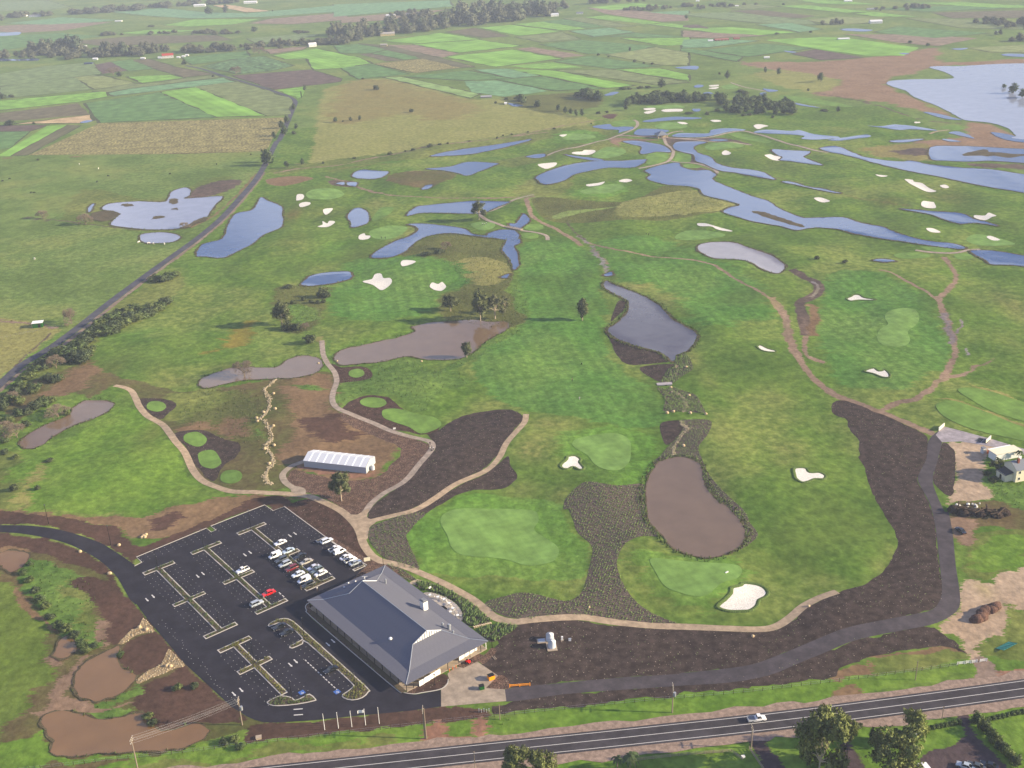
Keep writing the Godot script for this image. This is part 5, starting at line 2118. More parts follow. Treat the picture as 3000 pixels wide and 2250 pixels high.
func make_cars() -> void:
	for kind in ["sedan","wagon","van","ute","truck"]:
		var o := Node3D.new()
		var b := begin()
		var top: float = {"sedan": 0.92,"wagon": 1.0,"van": 1.05,"ute": 1.02,"truck": 1.05}[kind]
		var l := 2.3 if kind != "truck" else 2.55
		# front is at -z
		if kind in ["ute","truck"]:
			loft(b,[[-l,0.72,0.74,0.32,0.6,0.68,0.66],[-l + 0.15,0.84,0.86,0.25,0.72,0.84,0.76],[-0.95,0.88,0.9,0.25,0.86,top,0.8],[0.45,0.88,0.9,0.25,0.9,top,0.82],[0.5,0.88,0.9,0.25,0.6,0.66,0.82],[l,0.86,0.88,0.34,0.6,0.66,0.8]])
		else:
			var tail := 0.86 if kind == "sedan" else top
			loft(b,[[-l,0.7,0.72,0.32,0.56,0.64,0.62],[-l + 0.16,0.82,0.84,0.24,0.68,0.78,0.74],[-1.0,0.87,0.89,0.22,0.8,top - 0.06,0.78],[0.0,0.88,0.9,0.22,0.86,top,0.8],[1.4,0.87,0.89,0.22,0.86,tail,0.78],[l - 0.15,0.83,0.85,0.26,0.78,tail - 0.04,0.72],[l,0.74,0.76,0.36,0.66,tail - 0.14,0.64]])
		part(o,"body",b,mat.white)
		# glasshouse: [front base, front top, rear top, rear base, roof height]
		var gh: Array = {"sedan": [-1.05,-0.42,0.75,1.55,1.42],"wagon": [-1.05,-0.5,1.75,2.15,1.62],"van": [-1.55,-1.0,2.05,2.22,1.9],"ute": [-1.0,-0.5,0.38,0.5,1.66],"truck": [-1.35,-0.9,-0.05,0.08,1.75]}[kind]
		var y0: float = top - 0.06
		var y1: float = gh[4]
		var wb := 0.78
		var wt := 0.6 if kind != "van" else 0.7
		var g := begin()
		for s in [-1.0,1.0]:
			var nn := Vector3(s,0.25,0).normalized()
			quad(g,Vector3(s * wb,y0,gh[0]),Vector3(s * wt,y1,gh[1]),Vector3(s * wt,y1,gh[2]),Vector3(s * wb,y0,gh[3]),nn)
		quad(g,Vector3(-wb,y0,gh[0]),Vector3(wb,y0,gh[0]),Vector3(wt,y1,gh[1]),Vector3(-wt,y1,gh[1]),Vector3(0,0.6,-0.8))
		quad(g,Vector3(-wb,y0,gh[3]),Vector3(wb,y0,gh[3]),Vector3(wt,y1,gh[2]),Vector3(-wt,y1,gh[2]),Vector3(0,0.5,0.86))
		part(o,"windows",g,mat.glass_dark)
		var r := begin()
		box(r,Vector3(0,y1 + 0.02,(gh[1] + gh[2]) * 0.5),Vector3(wt * 2 + 0.06,0.07,gh[2] - gh[1] + 0.12))
		for s in [-1.0,1.0]:
			tube(r,Vector3(s * wb,y0,gh[0]),Vector3(s * wt,y1,gh[1]),0.045,0.045,5)
			tube(r,Vector3(s * wb,y0,gh[3]),Vector3(s * wt,y1,gh[2]),0.06,0.06,5)
			var mz: float = (gh[0] + gh[3]) * 0.5
			tube(r,Vector3(s * wb,y0,mz),Vector3(s * wt,y1,mz),0.04,0.04,5)
			if kind == "van":
				box(r,Vector3(s * 0.76,(y0 + y1) * 0.5,1.2),Vector3(0.06,y1 - y0,1.9))
		part(o,"roof",r,mat.white)
		if kind in ["ute","truck"]:
			var t := begin()
			var z0: float = 0.55 if kind == "ute" else 0.25
			box(t,Vector3(0,0.72,(z0 + l) * 0.5),Vector3(1.6 if kind == "ute" else 1.9,0.08,l - z0))
			part(o,"tray",t,mat.dark if kind == "ute" else mat.wall_grey)
			var sd := begin()
			for s in [-1.0,1.0]:
				box(sd,Vector3(s * (0.83 if kind == "ute" else 0.95),0.88,(z0 + l) * 0.5),Vector3(0.06,0.34,l - z0))
			box(sd,Vector3(0,0.88,l - 0.03),Vector3(1.6,0.34,0.06))
			part(o,"tray_side",sd,mat.white if kind == "ute" else mat.wall_light)
		for x in [-0.82,0.82]:
			for z in [-1.42,1.38]:
				var w := begin()
				tube(w,Vector3(x - 0.1,0.32,z),Vector3(x + 0.1,0.32,z),0.32,0.32,16)
				var wheel := part(o,"wheel",w,mat.rubber)
				var rm := begin()
				tube(rm,Vector3(x - 0.11,0.32,z),Vector3(x + 0.11,0.32,z),0.19,0.19,12)
				part(wheel,"rim",rm,mat.rim)
			var hl := begin()
			box(hl,Vector3(x * 0.72,0.62,-l + 0.06),Vector3(0.32,0.14,0.14))
			part(o,"headlight",hl,mat.lamp_clear)
			var tl := begin()
			box(tl,Vector3(x * 0.76,0.7,l - 0.06),Vector3(0.24,0.16,0.14))
			part(o,"tail_light",tl,mat.lamp_red)
		cars[kind] = o

const U_TURN := 100.0
const PARKED := 101.0

func car(kind: String,col: Color,x: float,z: float,turn: float,label: String) -> void:
	# bays lie across the islands: the front of a parked car points down-left or up-right along PARK_B
	var head := turn
	if kind == "truck":
		head = -PI / 2 + 0.105
	elif turn == U_TURN:
		head = atan2(-PARK_B.x,-PARK_B.y)
	elif turn == PARKED:
		head = atan2(PARK_B.x,PARK_B.y)
	var sc := 1.06
	var o := copy(cars[kind],{"sedan": "sedan","wagon": "station_wagon","van": "van","ute": "utility_truck","truck": "utility_truck"}[kind],on(x,z,0.06),head,label,{"van": "van","ute": "utility","truck": "utility"}.get(kind,"car"),"cars parked in the car park" if absf(turn) > 50.0 and kind != "truck" else "")
	o.scale = Vector3(sc,sc,sc)
	repaint(o,["body","roof"],paint(col))

var paints := {}

func paint(c: Color) -> StandardMaterial3D:
	if not paints.has(c):
		var m := make("car_paint_%d" % paints.size(),c,0.35,0.0,0.5)
		m.clearcoat_enabled = true
		m.clearcoat = 0.8
		m.clearcoat_roughness = 0.08
		paints[c] = m
	return paints[c]

# poles and wires
var tops := []

func pole(kind: String,x: float,z: float,h: float,label: String) -> void:
	var o: Node3D
	var st := begin()
	match kind:
		"lamp":
			o = thing("street_lamp",label,"street lamp",on(x,z),0.0,"black lamp posts")
			tube(st,Vector3.ZERO,Vector3(0,h,0),0.09 if h > 4.0 else 0.07,0.07,8)
			part(o,"post",st,mat.black)
			var b := begin()
			tube(b,Vector3.ZERO,Vector3(0,0.25,0),0.2,0.16,8)
			part(o,"base",b,mat.black)
			var hd := begin()
			tube(hd,Vector3(0,h,0),Vector3(0,h + 0.35,0),0.14,0.26,10)
			var head := part(o,"lamp_head",hd,mat.black)
			var gl := begin()
			tube(gl,Vector3(0,h + 0.1,0),Vector3(0,h + 0.3,0),0.2,0.27,10)
			part(head,"lens",gl,mat.wall_grey)
		"flagpole","flag":
			o = thing("flagpole",label,"flagpole",on(x,z),0.0,"flagpoles beside the road")
			tube(st,Vector3.ZERO,Vector3(0,h,0),0.09,0.06,10)
			part(o,"pole",st,mat.white)
			var k := begin()
			lump(k,Vector3(0,h + 0.06,0),Vector3.ONE * 0.11,0.0,1,5,8)
			part(o,"finial",k,mat.white)
			if kind == "flag" or "furled" in label:
				var fl := begin()
				var w := 1.9 if kind == "flag" else 0.28
				for i in 8:
					var a := i / 8.0
					var b2 := (i + 1) / 8.0
					var wa := sin(a * 7.0) * 0.16
					var wb := sin(b2 * 7.0) * 0.16
					quad(fl,Vector3(-0.08 - a * w,h - 0.1 - a * 0.35,wa),Vector3(-0.08 - b2 * w,h - 0.1 - b2 * 0.35,wb),Vector3(-0.08 - b2 * w,h - 1.15 - b2 * 0.3,wb * 0.6),Vector3(-0.08 - a * w,h - 1.15 - a * 0.3,wa * 0.6))
				var cloth := part(o,"flag",fl,mat.white if kind == "flag" else mat.slate)
				if kind == "flag":
					var bl := begin()
					quad(bl,Vector3(-0.1,h - 0.12,0.03),Vector3(-0.5,h - 0.2,0.08),Vector3(-0.5,h - 0.62,0.07),Vector3(-0.1,h - 0.6,0.03))
					part(cloth,"flag_corner",bl,mat.blue_paint)
		"power","power_tr":
			o = thing("power_pole",label,"power pole",on(x,z))
			tube(st,Vector3(0,-0.1,0),Vector3(0,h,0),0.2,0.14,10)
			part(o,"pole",st,mat.timber)
			for y in [h - 0.4,h - 1.4]:
				var c := begin()
				box(c,Vector3(0,y,0),Vector3(0.14,0.16,2.4))
				var arm := part(o,"crossarm",c,mat.timber)
				for s in [-1.05,-0.4,0.4,1.05]:
					var ins := begin()
					tube(ins,Vector3(0,y + 0.08,s),Vector3(0,y + 0.34,s),0.06,0.05,6)
					part(arm,"insulator",ins,mat.offwhite)
			if kind == "power_tr":
				var t := begin()
				tube(t,Vector3(0.55,h - 4.3,0),Vector3(0.55,h - 3.0,0),0.42,0.42,12)
				box(t,Vector3(0.2,h - 3.6,0),Vector3(0.5,0.12,0.5))
				part(o,"transformer",t,mat.steel)
			elif "double" in label:
				var t := begin()
				tube(t,Vector3(0.45,-0.1,0.1),Vector3(0.35,h * 0.98,0.1),0.16,0.12,8)
				part(o,"second_pole",t,mat.timber)
			tops.append(on(x,z,h - 0.2))
			if tops.size() == 2:
				var wires := thing("power_lines","pale sagging wires between the two poles at the lower left","wires")
				for s in [-1.05,0.0,1.05]:
					for dy in [0.0,-1.0]:
						var w := begin()
						var a: Vector3 = tops[0] + Vector3(0,dy,s)
						var b: Vector3 = tops[1] + Vector3(0,dy,s)
						for i in 12:
							var t0 := i / 12.0
							var t1 := (i + 1) / 12.0
							tube(w,a.lerp(b,t0) - Vector3(0,2.2 * t0 * (1 - t0),0),a.lerp(b,t1) - Vector3(0,2.2 * t1 * (1 - t1),0),0.014,0.014,4,false)
						part(wires,"wire",w,mat.wall_light)
		_:
			o = thing("post",label,"pole",on(x,z))
			tube(st,Vector3(0,-0.1,0),Vector3(0,h,0),0.13,0.1,8)
			part(o,"pole",st,mat.timber)
			var c := begin()
			box(c,Vector3(0,h - 0.2,0),Vector3(0.5,0.1,0.1))
			part(o,"bracket",c,mat.timber)

# people: one skin over tapered bones, meshed as surface nets
var people := {}

func body_field(p: Vector3,bones: Array) -> float:
	var d := 10.0
	for b in bones:
		var ab: Vector3 = b[1] - b[0]
		var t := clampf((p - b[0]).dot(ab) / maxf(ab.length_squared(),1e-6),0.0,1.0)
		var q: float = p.distance_to(b[0] + ab * t) - lerpf(b[2],b[3],t)
		var h := clampf(0.5 + 0.5 * (d - q) / 0.05,0.0,1.0)
		d = lerpf(d,q,h) - 0.05 * h * (1.0 - h)
	return d

func make_people() -> void:
	for kind in ["walk","stand"]:
		var s := 1.0 if kind == "walk" else 0.25
		var hip := Vector3(0,0.92,0)
		var bones := [[Vector3(0,0.98,0),Vector3(0,1.18,0),0.155,0.15],[Vector3(0,1.18,0),Vector3(0,1.4,-0.01),0.15,0.16],[Vector3(-0.17,1.42,0),Vector3(0.17,1.42,0),0.075,0.075],[Vector3(0,1.44,0),Vector3(0,1.56,-0.01),0.055,0.055],[Vector3(0,1.62,-0.01),Vector3(0,1.7,0),0.085,0.1],[Vector3(0,1.645,-0.1),Vector3(0,1.63,-0.12),0.02,0.022],[Vector3(-0.1,1.65,0),Vector3(0.1,1.65,0),0.022,0.022]]
		for sd in [-1.0,1.0]:
			var f: float = sd * s
			var knee := Vector3(sd * 0.1,0.5,-0.12 * f - 0.04)
			var foot := Vector3(sd * 0.11,0.07,-0.1 * f + (0.16 if f < -0.5 else 0.0))
			bones.append([Vector3(sd * 0.09,0.92,0),knee,0.095,0.062])
			bones.append([knee,foot,0.062,0.042])
			bones.append([foot,foot + Vector3(0,-0.02,-0.16),0.045,0.038])
			var elbow := Vector3(sd * 0.25,1.15,0.1 * f)
			var hand := Vector3(sd * 0.22,0.92,0.1 * f - 0.12)
			if kind == "stand":
				elbow = Vector3(sd * 0.24,1.16,-0.03)
				hand = Vector3(sd * 0.06,0.98,-0.28)
			bones.append([Vector3(sd * 0.19,1.41,0),elbow,0.055,0.042])
			bones.append([elbow,hand,0.042,0.028])
			var d := (hand - elbow).normalized()
			var side := d.cross(Vector3.RIGHT).normalized()
			bones.append([hand,hand + d * 0.07,0.034,0.034])
			for k in 4:
				var o := side * (k - 1.5) * 0.021
				bones.append([hand + d * 0.07 + o,hand + d * (0.14 + 0.012 * (1.5 - absf(k - 1.5))) + o + Vector3(-sd * 0.02,0,0),0.012,0.009])
			bones.append([hand + d * 0.02 + side * 0.03,hand + d * 0.07 + side * 0.07,0.013,0.01])
		people[kind] = surface_net(bones,0.026)

func surface_net(bones: Array,cell: float) -> ArrayMesh:
	# surfaces: 0 skin, 1 top, 2 legs, 3 shoes and hair
	var lo := Vector3(-0.45,-0.02,-0.5)
	var dim := Vector3i(35,72,38)
	var val := PackedFloat32Array()
	val.resize(dim.x * dim.y * dim.z)
	val.fill(1.0)
	var idx := func(x: int,y: int,z: int) -> int: return (y * dim.z + z) * dim.x + x
	for b in bones:
		var r: float = maxf(b[2],b[3]) + cell * 3.0
		var a: Vector3 = (b[0].min(b[1]) - Vector3.ONE * r - lo) / cell
		var e: Vector3 = (b[0].max(b[1]) + Vector3.ONE * r - lo) / cell
		for y in range(maxi(0,int(a.y)),mini(dim.y - 1,int(e.y) + 1) + 1):
			for z in range(maxi(0,int(a.z)),mini(dim.z - 1,int(e.z) + 1) + 1):
				for x in range(maxi(0,int(a.x)),mini(dim.x - 1,int(e.x) + 1) + 1):
					var i: int = idx.call(x,y,z)
					if val[i] == 1.0:
						val[i] = minf(body_field(lo + Vector3(x,y,z) * cell,bones),0.999)
	var at := {}
	for y in dim.y - 1:
		for z in dim.z - 1:
			for x in dim.x - 1:
				var sum := Vector3.ZERO
				var n := 0
				var c := []
				for k in 8:
					c.append(val[idx.call(x + (k & 1),y + (k >> 1 & 1),z + (k >> 2 & 1))])
				if (c.min() < 0.0) == (c.max() < 0.0):
					continue
				for k in 8:
					for ax in 3:
						var m := k | (1 << ax)
						if m != k and (c[k] < 0.0) != (c[m] < 0.0):
							var t: float = c[k] / (c[k] - c[m])
							var p := Vector3(k & 1,k >> 1 & 1,k >> 2 & 1)
							p[ax] += t
							sum += p
							n += 1
				at[Vector3i(x,y,z)] = lo + (Vector3(x,y,z) + sum / n) * cell
	var sts := [begin(),begin(),begin(),begin()]
	for y in range(1,dim.y - 1):
		for z in range(1,dim.z - 1):
			for x in range(1,dim.x - 1):
				var v: float = val[idx.call(x,y,z)]
				for ax in 3:
					var d := Vector3i.ZERO
					d[ax] = 1
					var w: float = val[idx.call(x + d.x,y + d.y,z + d.z)]
					if (v < 0.0) == (w < 0.0):
						continue
					var u := Vector3i.ZERO
					u[(ax + 1) % 3] = 1
					var o := Vector3i.ZERO
					o[(ax + 2) % 3] = 1
					var q := Vector3i(x,y,z)
					var k := [q - u - o,q - o,q,q - u]
					if not (at.has(k[0]) and at.has(k[1]) and at.has(k[2]) and at.has(k[3])):
						continue
					var n := Vector3(d) * (1.0 if v < 0.0 else -1.0)
					var m: Vector3 = (at[k[0]] + at[k[2]]) * 0.5
					var e := 0.02
					var gr := Vector3(body_field(m + Vector3(e,0,0),bones) - body_field(m - Vector3(e,0,0),bones),body_field(m + Vector3(0,e,0),bones) - body_field(m - Vector3(0,e,0),bones),body_field(m + Vector3(0,0,e),bones) - body_field(m - Vector3(0,0,e),bones)).normalized()
					if gr.dot(n) < 0.0:
						gr = n
					var part_no := 0
					if m.y < 0.1 or m.y > 1.7 or (m.y > 1.62 and m.z > 0.03):
						part_no = 3
					elif m.y < 0.98 and Vector2(m.x,m.z).length() < 0.2 or m.y < 0.8:
						part_no = 2
					elif m.y < 1.5 and not (m.y < 1.12 and Vector2(m.x,m.z).length() > 0.2):
						part_no = 1
					quad(sts[part_no],at[k[0]],at[k[1]],at[k[2]],at[k[3]],gr)
	var out := ArrayMesh.new()
	for st in sts:
		st.commit(out)
	return out

var cloths := {}

func cloth(c: Color) -> StandardMaterial3D:
	if not cloths.has(c):
		cloths[c] = make("cloth_%d" % cloths.size(),c,0.9)
	return cloths[c]

func person(kind: String,top: Color,legs: Color,x: float,z: float,face: float,label: String) -> void:
	var o := thing("person",label,"person",on(x,z,0.05),face)
	var m := MeshInstance3D.new()
	m.name = "body"
	m.mesh = people[kind]
	for k in 4:
		m.set_surface_override_material(k,[cloth(Color(0.62,0.43,0.33)),cloth(top),cloth(legs),cloth(Color(0.07,0.05,0.04))][k])
	o.add_child(m)

func golf_trolley(x: float,z: float) -> void:
	var o := thing("golf_trolley","dark golf bag on a trolley on the open fairway" if z < -440.0 - 60.0 else "dark golf bag on a trolley with the group on the path","golf trolley",on(x,z,0.05),0.6)
	var b := begin()
	tube(b,Vector3(0,0.25,0),Vector3(0,1.05,0.3),0.16,0.18,10)
	part(o,"bag",b,mat.black)
	for s in [-0.32,0.32]:
		var w := begin()
		tube(w,Vector3(s - 0.03,0.2,0),Vector3(s + 0.03,0.2,0),0.2,0.2,12)
		part(o,"wheel",w,mat.rubber)
	var h := begin()
	tube(h,Vector3(0,0.3,0),Vector3(0,1.1,0.75),0.03,0.03,6)
	part(o,"handle",h,mat.steel)
	for k in 4:
		var c := begin()
		tube(c,Vector3(-0.08 + k * 0.05,0.9,0.28),Vector3(-0.1 + k * 0.07,1.3,0.42),0.015,0.03,5)
		part(o,"club",c,mat.steel)

func boulder(x: float,z: float,r: float) -> void:
	var st := begin()
	var n: int = names.get("boulder",0)
	lump(st,Vector3.ZERO,Vector3(r,r * 0.7,r * 0.85),0.35,100 + n,7,10)
	var o := MeshInstance3D.new()
	o.name = numbered("boulder")
	o.mesh = st.commit()
	o.material_override = mat.stone
	o.position = on(x,z,r * 0.3)
	o.rotation.y = n * 1.3
	add_child(o)
	tag(o,"pale sandstone boulder set beside a stony drain or creek","boulder","sandstone boulders")

func cow(x: float,z: float,pale: int) -> void:
	# a grazing beast: trunk, neck, head, four jointed legs and tail in one skin
	var key := "cow"
	if not people.has(key):
		var bones := [[Vector3(0,1.05,-0.55),Vector3(0,1.08,0.65),0.34,0.3],[Vector3(0,0.95,-0.3),Vector3(0,1.0,0.3),0.34,0.33],[Vector3(0,1.15,-0.75),Vector3(0,0.7,-1.25),0.2,0.14],[Vector3(0,0.66,-1.28),Vector3(0,0.3,-1.45),0.14,0.09],[Vector3(-0.15,0.72,-1.22),Vector3(0.15,0.72,-1.22),0.05,0.05],[Vector3(0,1.2,0.85),Vector3(0,0.6,0.98),0.05,0.03]]
		for s in [-1.0,1.0]:
			bones.append_array([[Vector3(s * 0.2,0.9,-0.55),Vector3(s * 0.2,0.45,-0.52),0.14,0.08],[Vector3(s * 0.2,0.45,-0.52),Vector3(s * 0.2,0.04,-0.56),0.07,0.06],[Vector3(s * 0.2,0.95,0.65),Vector3(s * 0.2,0.6,0.5),0.2,0.1],[Vector3(s * 0.2,0.6,0.5),Vector3(s * 0.2,0.42,0.78),0.09,0.07],[Vector3(s * 0.2,0.42,0.78),Vector3(s * 0.2,0.04,0.74),0.065,0.06]])
		people[key] = net_simple(bones)
	var o := MeshInstance3D.new()
	o.name = numbered("cow")
	o.mesh = people[key]
	o.material_override = cloth(Color(0.85,0.83,0.78) if pale == 1 else Color(0.07,0.06,0.055))
	o.position = on(x,z)
	o.rotation.y = fmod(x * 3.7 + z,TAU)
	add_child(o)
	tag(o,("pale" if pale == 1 else "black") + " cow grazing in the left paddocks","cow",("pale" if pale == 1 else "black") + " grazing cows")

func net_simple(bones: Array) -> ArrayMesh:
	# marching through slabs would be finer; far cattle need only a joined skin of tapered limbs
	var st := begin()
	for b in bones:
		tube(st,b[0],b[1],b[2],b[3],10)
		lump(st,b[0],Vector3.ONE * b[2],0.0,1,5,10)
		lump(st,b[1],Vector3.ONE * b[3],0.0,1,5,10)
	return st.commit()

func ground_cover() -> void:
	cover(3,2,[-353,-557,-722,-1260,-592,-1326,-443,-1112,-236,-1104,-224,-1020,-224,-857,-235,-744,-246,-672,-254,-610,-264,-555,-274,-509])
	cover(12,2,[-336,-632,-308,-631,-285,-621,-263,-606,-263,-586,-269,-536,-278,-519])
	cover(1,3,[-366,-960,-308,-918,-281,-914,-269,-973,-245,-986,-235,-907,-235,-831,-265,-810,-316,-838,-349,-856])
	cover(10,2,[-269,-939,-255,-970,-234,-973,-233,-944,-246,-919,-266,-914])
	cover(1,2,[-341,-883,-329,-886,-310,-869,-305,-841,-322,-844])
	cover(8,3,[-222,-1422,-220,-1495,-160,-1554,-94,-1464,-38,-1356,12,-1344,38,-1286,99,-1192,73,-1150,-7,-1102,-110,-1056,-155,-1043,-180,-1028,-188,-1098])
	cover(14,25,[-212,-1513,-160,-1547,-93,-1439,-24,-1310,-57,-1220,-112,-1269,-159,-1223,-192,-1267])
	cover(2,1,[-259,-1454,-249,-1452,-237,-1276,-225,-1151,-215,-1034,-217,-1015,-233,-1153,-244,-1317])
	cover(11,3,[5,-1357,31,-1362,88,-1372,123,-1341,109,-1270,80,-1247,54,-1243,29,-1278])
	cover(1,4,[-212,-1012,-117,-1062,-14,-1116,83,-1161,116,-1146,103,-1022,59,-1030,29,-989,1,-982,-42,-1028,-85,-1022,-140,-1000,-193,-984])
	cover(0,4,[-202,-974,-169,-1011,-113,-1021,-71,-1033,2,-1061,64,-1116,94,-1106,61,-1057,-13,-1009,-70,-1006,-127,-1017,-166,-986])
	cover(15,1,[-94,-956,-89,-976,-78,-983,-62,-974,-59,-956,-66,-943,-79,-939])
	cover(18,2,[-102,-952,-96,-977,-61,-980,-40,-959,-52,-932,-65,-918,-85,-926])
	cover(4,0.5,[-209.8,-969,-197.6,-978,-181,-978,-167.9,-968,-172.6,-959,-188.9,-943,-203.7,-951])
	cover(10,1,[-154,-955,-143,-958,-128,-950,-126,-933,-143,-936])
	cover(11,1,[-72,-734,-62,-758,-46,-776,-23,-769,-1,-758,-3,-732,2,-710,4,-680,2,-655,-7,-639,-21,-643,-31,-645,-28,-662,-33,-684,-39,-702,-54,-714,-68,-722])
	cover(12,2,[-39,-702,-22,-717,-2,-700,1,-671,-12,-651,-23,-664,-32,-681])
	cover(11,1,[23,-864,43,-865,90,-848,118,-874,132,-889,150,-887,158,-857,180,-825,165,-809,142,-795,118,-786,84,-791,50,-796,30,-807,23,-840])
	cover(8,2,[89,-839,116,-864,155,-873,177,-826,155,-806,120,-798,86,-803])
	cover(16,0.5,[35.8,-813,43.9,-823,62.1,-829,88.7,-834,71.3,-826,54.1,-817,39.6,-808])
	cover(2,1,[6,-585,10,-584,-3,-555,-20,-533,-31,-520,-35,-522,-28,-536,-16,-557,-3,-571])
	cover(2,1,[2,-649,9,-654,12,-620,10,-594,1,-590,-20,-541,-22,-550,-12,-565,0,-583])
	cover(11,2,[-42,-643,-21,-646,1,-638,3,-613,10,-594,-3,-580,-29,-593,-40,-605])
	cover(2,3,[-72,-536,-58,-543,-48,-536,-41,-521,-31,-522,-21,-505,-34,-499,-41,-474,-57,-492,-72,-495,-83,-478,-88,-513,-74,-516])
	cover(11,3,[-147,-661,-137,-672,-111,-663,-111,-639,-111,-615,-114,-587,-128,-591,-141,-626])
	cover(2,3,[-135,-631,-114,-620,-113,-602,-126,-603])
	cover(17,5,[-161,-575,-160,-595,-153,-606,-148,-598,-147,-574,-161,-559,-166,-562])
	cover(1,2,[-235,-683,-224,-701,-211,-690,-210,-651,-219,-614,-235,-590,-226,-544,-233,-506,-257,-508,-257,-527,-251,-578,-244,-635])
	cover(18,2,[-258,-510,-249,-527,-233,-550,-231,-567,-218,-540,-165,-511,-158,-514,-155,-510,-128,-519,-99,-528,-92,-522,-84,-478,-81,-471,-77,-436,-91,-437,-90,-411,-105,-401,-118,-404,-134,-416,-147,-442,-160,-462,-168,-475,-180,-487,-190,-510,-203,-519,-210,-506,-228,-511,-238,-478])
	cover(11,6,[-162,-485,-157,-510,-141,-509,-128,-502,-120,-482,-117,-458,-111,-442,-124,-449,-133,-453,-142,-462,-154,-469])
	cover(4,5,[-157,-463,-144,-473,-129,-472,-123,-458,-130,-456,-142,-462,-150,-462])
	cover(1,4,[-173,-483,-172,-508,-158,-512,-140,-505,-153,-478,-167,-475])
	cover(4,5,[-114,-510,-100,-522,-90,-514,-84,-478,-81,-468,-78,-448,-88,-455,-99,-466,-105,-480,-112,-495])
	cover(4,3,[-95,-424,-90,-417,-76,-409,-66,-408,-59,-410,-54,-422,-54,-432,-51,-437,-53,-442,-60,-451,-72,-462,-82,-471,-93,-479,-100,-480,-100,-456,-104,-441,-101,-426])
	cover(5,5,[-99,-466,-89,-472,-78,-464,-70,-455,-71,-448,-81,-448,-92,-452])
	cover(13,1.5,[-94,-422,-88,-418,-75,-412,-66,-410,-60,-412,-61,-417,-64,-413,-91,-423])
	cover(5,4,[-96,-466,-85,-468,-80,-461,-78,-448,-88,-452])
	cover(2,4,[-107,-509,-98,-511,-96,-501,-104,-502])
	cover(2,3,[-119,-460,-113,-458,-111,-448,-117,-455])
	cover(19,2,[-237,-410,-228,-437,-226,-452,-213,-452,-204,-465,-200,-483,-194,-495,-185,-491,-177,-480,-166,-469,-158,-455,-147,-436,-140,-421,-132,-409,-136,-397,-147,-390,-154,-387,-165,-390,-184,-391,-211,-394,-229,-393])
	cover(1,4,[-264,-471,-233,-449,-224,-451,-220,-436,-220,-422,-207,-407,-204,-392,-229,-393])
	cover(12,4,[-208,-408,-208,-428,-206,-438,-205,-421,-200,-397,-204,-396])
	cover(4,3,[-231,-397,-211,-394,-184,-389,-164,-387,-152,-386,-129,-395,-117,-399,-110,-399,-95,-397,-85,-395,-100,-393,-114,-384,-124,-373,-137,-367,-146,-367,-155,-375,-169,-381,-189,-386,-229,-392])
	cover(5,1.5,[-210,-393,-190,-388,-169,-381,-158,-378,-151,-369,-143,-362,-134,-366,-124,-373,-116,-379,-110,-394,-102,-391,-103,-390,-144,-356,-143,-349,-154,-362,-162,-368,-174,-374,-184,-379,-206,-383])
	cover(5,4,[-146,-383,-136,-386,-129,-380,-140,-378,-146,-379])
	cover(5,2,[-109,-393,-104,-397,-97,-394,-98,-386,-103,-391])
	cover(4,4,[-241,-516,-226,-554,-219,-536,-217,-516,-226,-507])
	cover(18,1,[-228,-378,-203,-376,-194,-373,-183,-370,-172,-365,-163,-358,-156,-352,-147,-340,-128,-314,-108,-290,-89,-268,-77,-260,-82,-258,-167,-244])
	cover(20,3,[-220,-359,-192,-347,-182,-337,-179,-330,-162,-315,-156,-302,-154,-294,-149,-290,-149,-282,-152,-273,-154,-266,-173,-257])
	cover(2,2,[-185,-347,-184,-356,-174,-353,-165,-345,-158,-342,-150,-328,-147,-316,-138,-301,-147,-300,-155,-308,-170,-328,-181,-341])
	cover(1,3,[-166,-342,-151,-327,-146,-316,-146,-305,-151,-316,-160,-329])
	cover(5,1.5,[-222,-377,-194,-373,-183,-370,-172,-365,-163,-358,-156,-352,-150,-345,-147,-340,-150,-341,-157,-347,-166,-351,-174,-356,-185,-361,-193,-365,-198,-361,-216,-363])
	cover(5,1.5,[-162,-340,-158,-343,-146,-337,-136,-325,-129,-315,-130,-309,-133,-304,-136,-302,-139,-306,-143,-315,-149,-325,-156,-333])
	cover(5,1,[-130,-293,-132,-298,-130,-303,-123,-307,-119,-303,-116,-298,-116,-290,-120,-287,-123,-285,-127,-288])
	cover(5,1,[-119,-279,-116,-283,-111,-286,-108,-288,-99,-278,-91,-268,-85,-262,-87,-261,-98,-262,-106,-259,-110,-260,-114,-265,-118,-269,-120,-272])
	cover(4,1,[-182,-337,-180,-336,-172,-326,-163,-317,-157,-311,-159,-311,-164,-316,-172,-322,-179,-330])
	cover(21,2,[-146,-276,-146,-282,-145,-290,-143,-295,-141,-292,-142,-283,-143,-277,-138,-276,-133,-273,-127,-270,-122,-272,-121,-271,-131,-267,-139,-270,-148,-267,-151,-270,-147,-273])
	cover(21,2,[-147,-316,-142,-314,-138,-304,-139,-299,-143,-307])
	cover(21,2,[-155,-295,-154,-299,-147,-298,-151,-294])
	cover(4,1,[-199,-364,-196,-366,-188,-363,-186,-360,-191,-363,-198,-362])
	cover(2,2,[-131,-267,-124,-270,-118,-268,-118,-266,-122,-265,-128,-265])
	cover(2,2,[-128,-275,-123,-277,-120,-282,-119,-278,-121,-274,-130,-270,-133,-273])
	cover(19,2,[-166,-252,-152,-255,-145,-260,-142,-260,-139,-256,-138,-251,-134,-249,-120,-249,-107,-249,-90,-253,-81,-254,-81,-251,-111,-247,-163,-245])
	cover(5,1,[-82,-259,-76,-260,-60,-260,-39,-263,-25,-264,-13,-263,-11,-259,-23,-258,-36,-256,-57,-255,-70,-253,-81,-251])
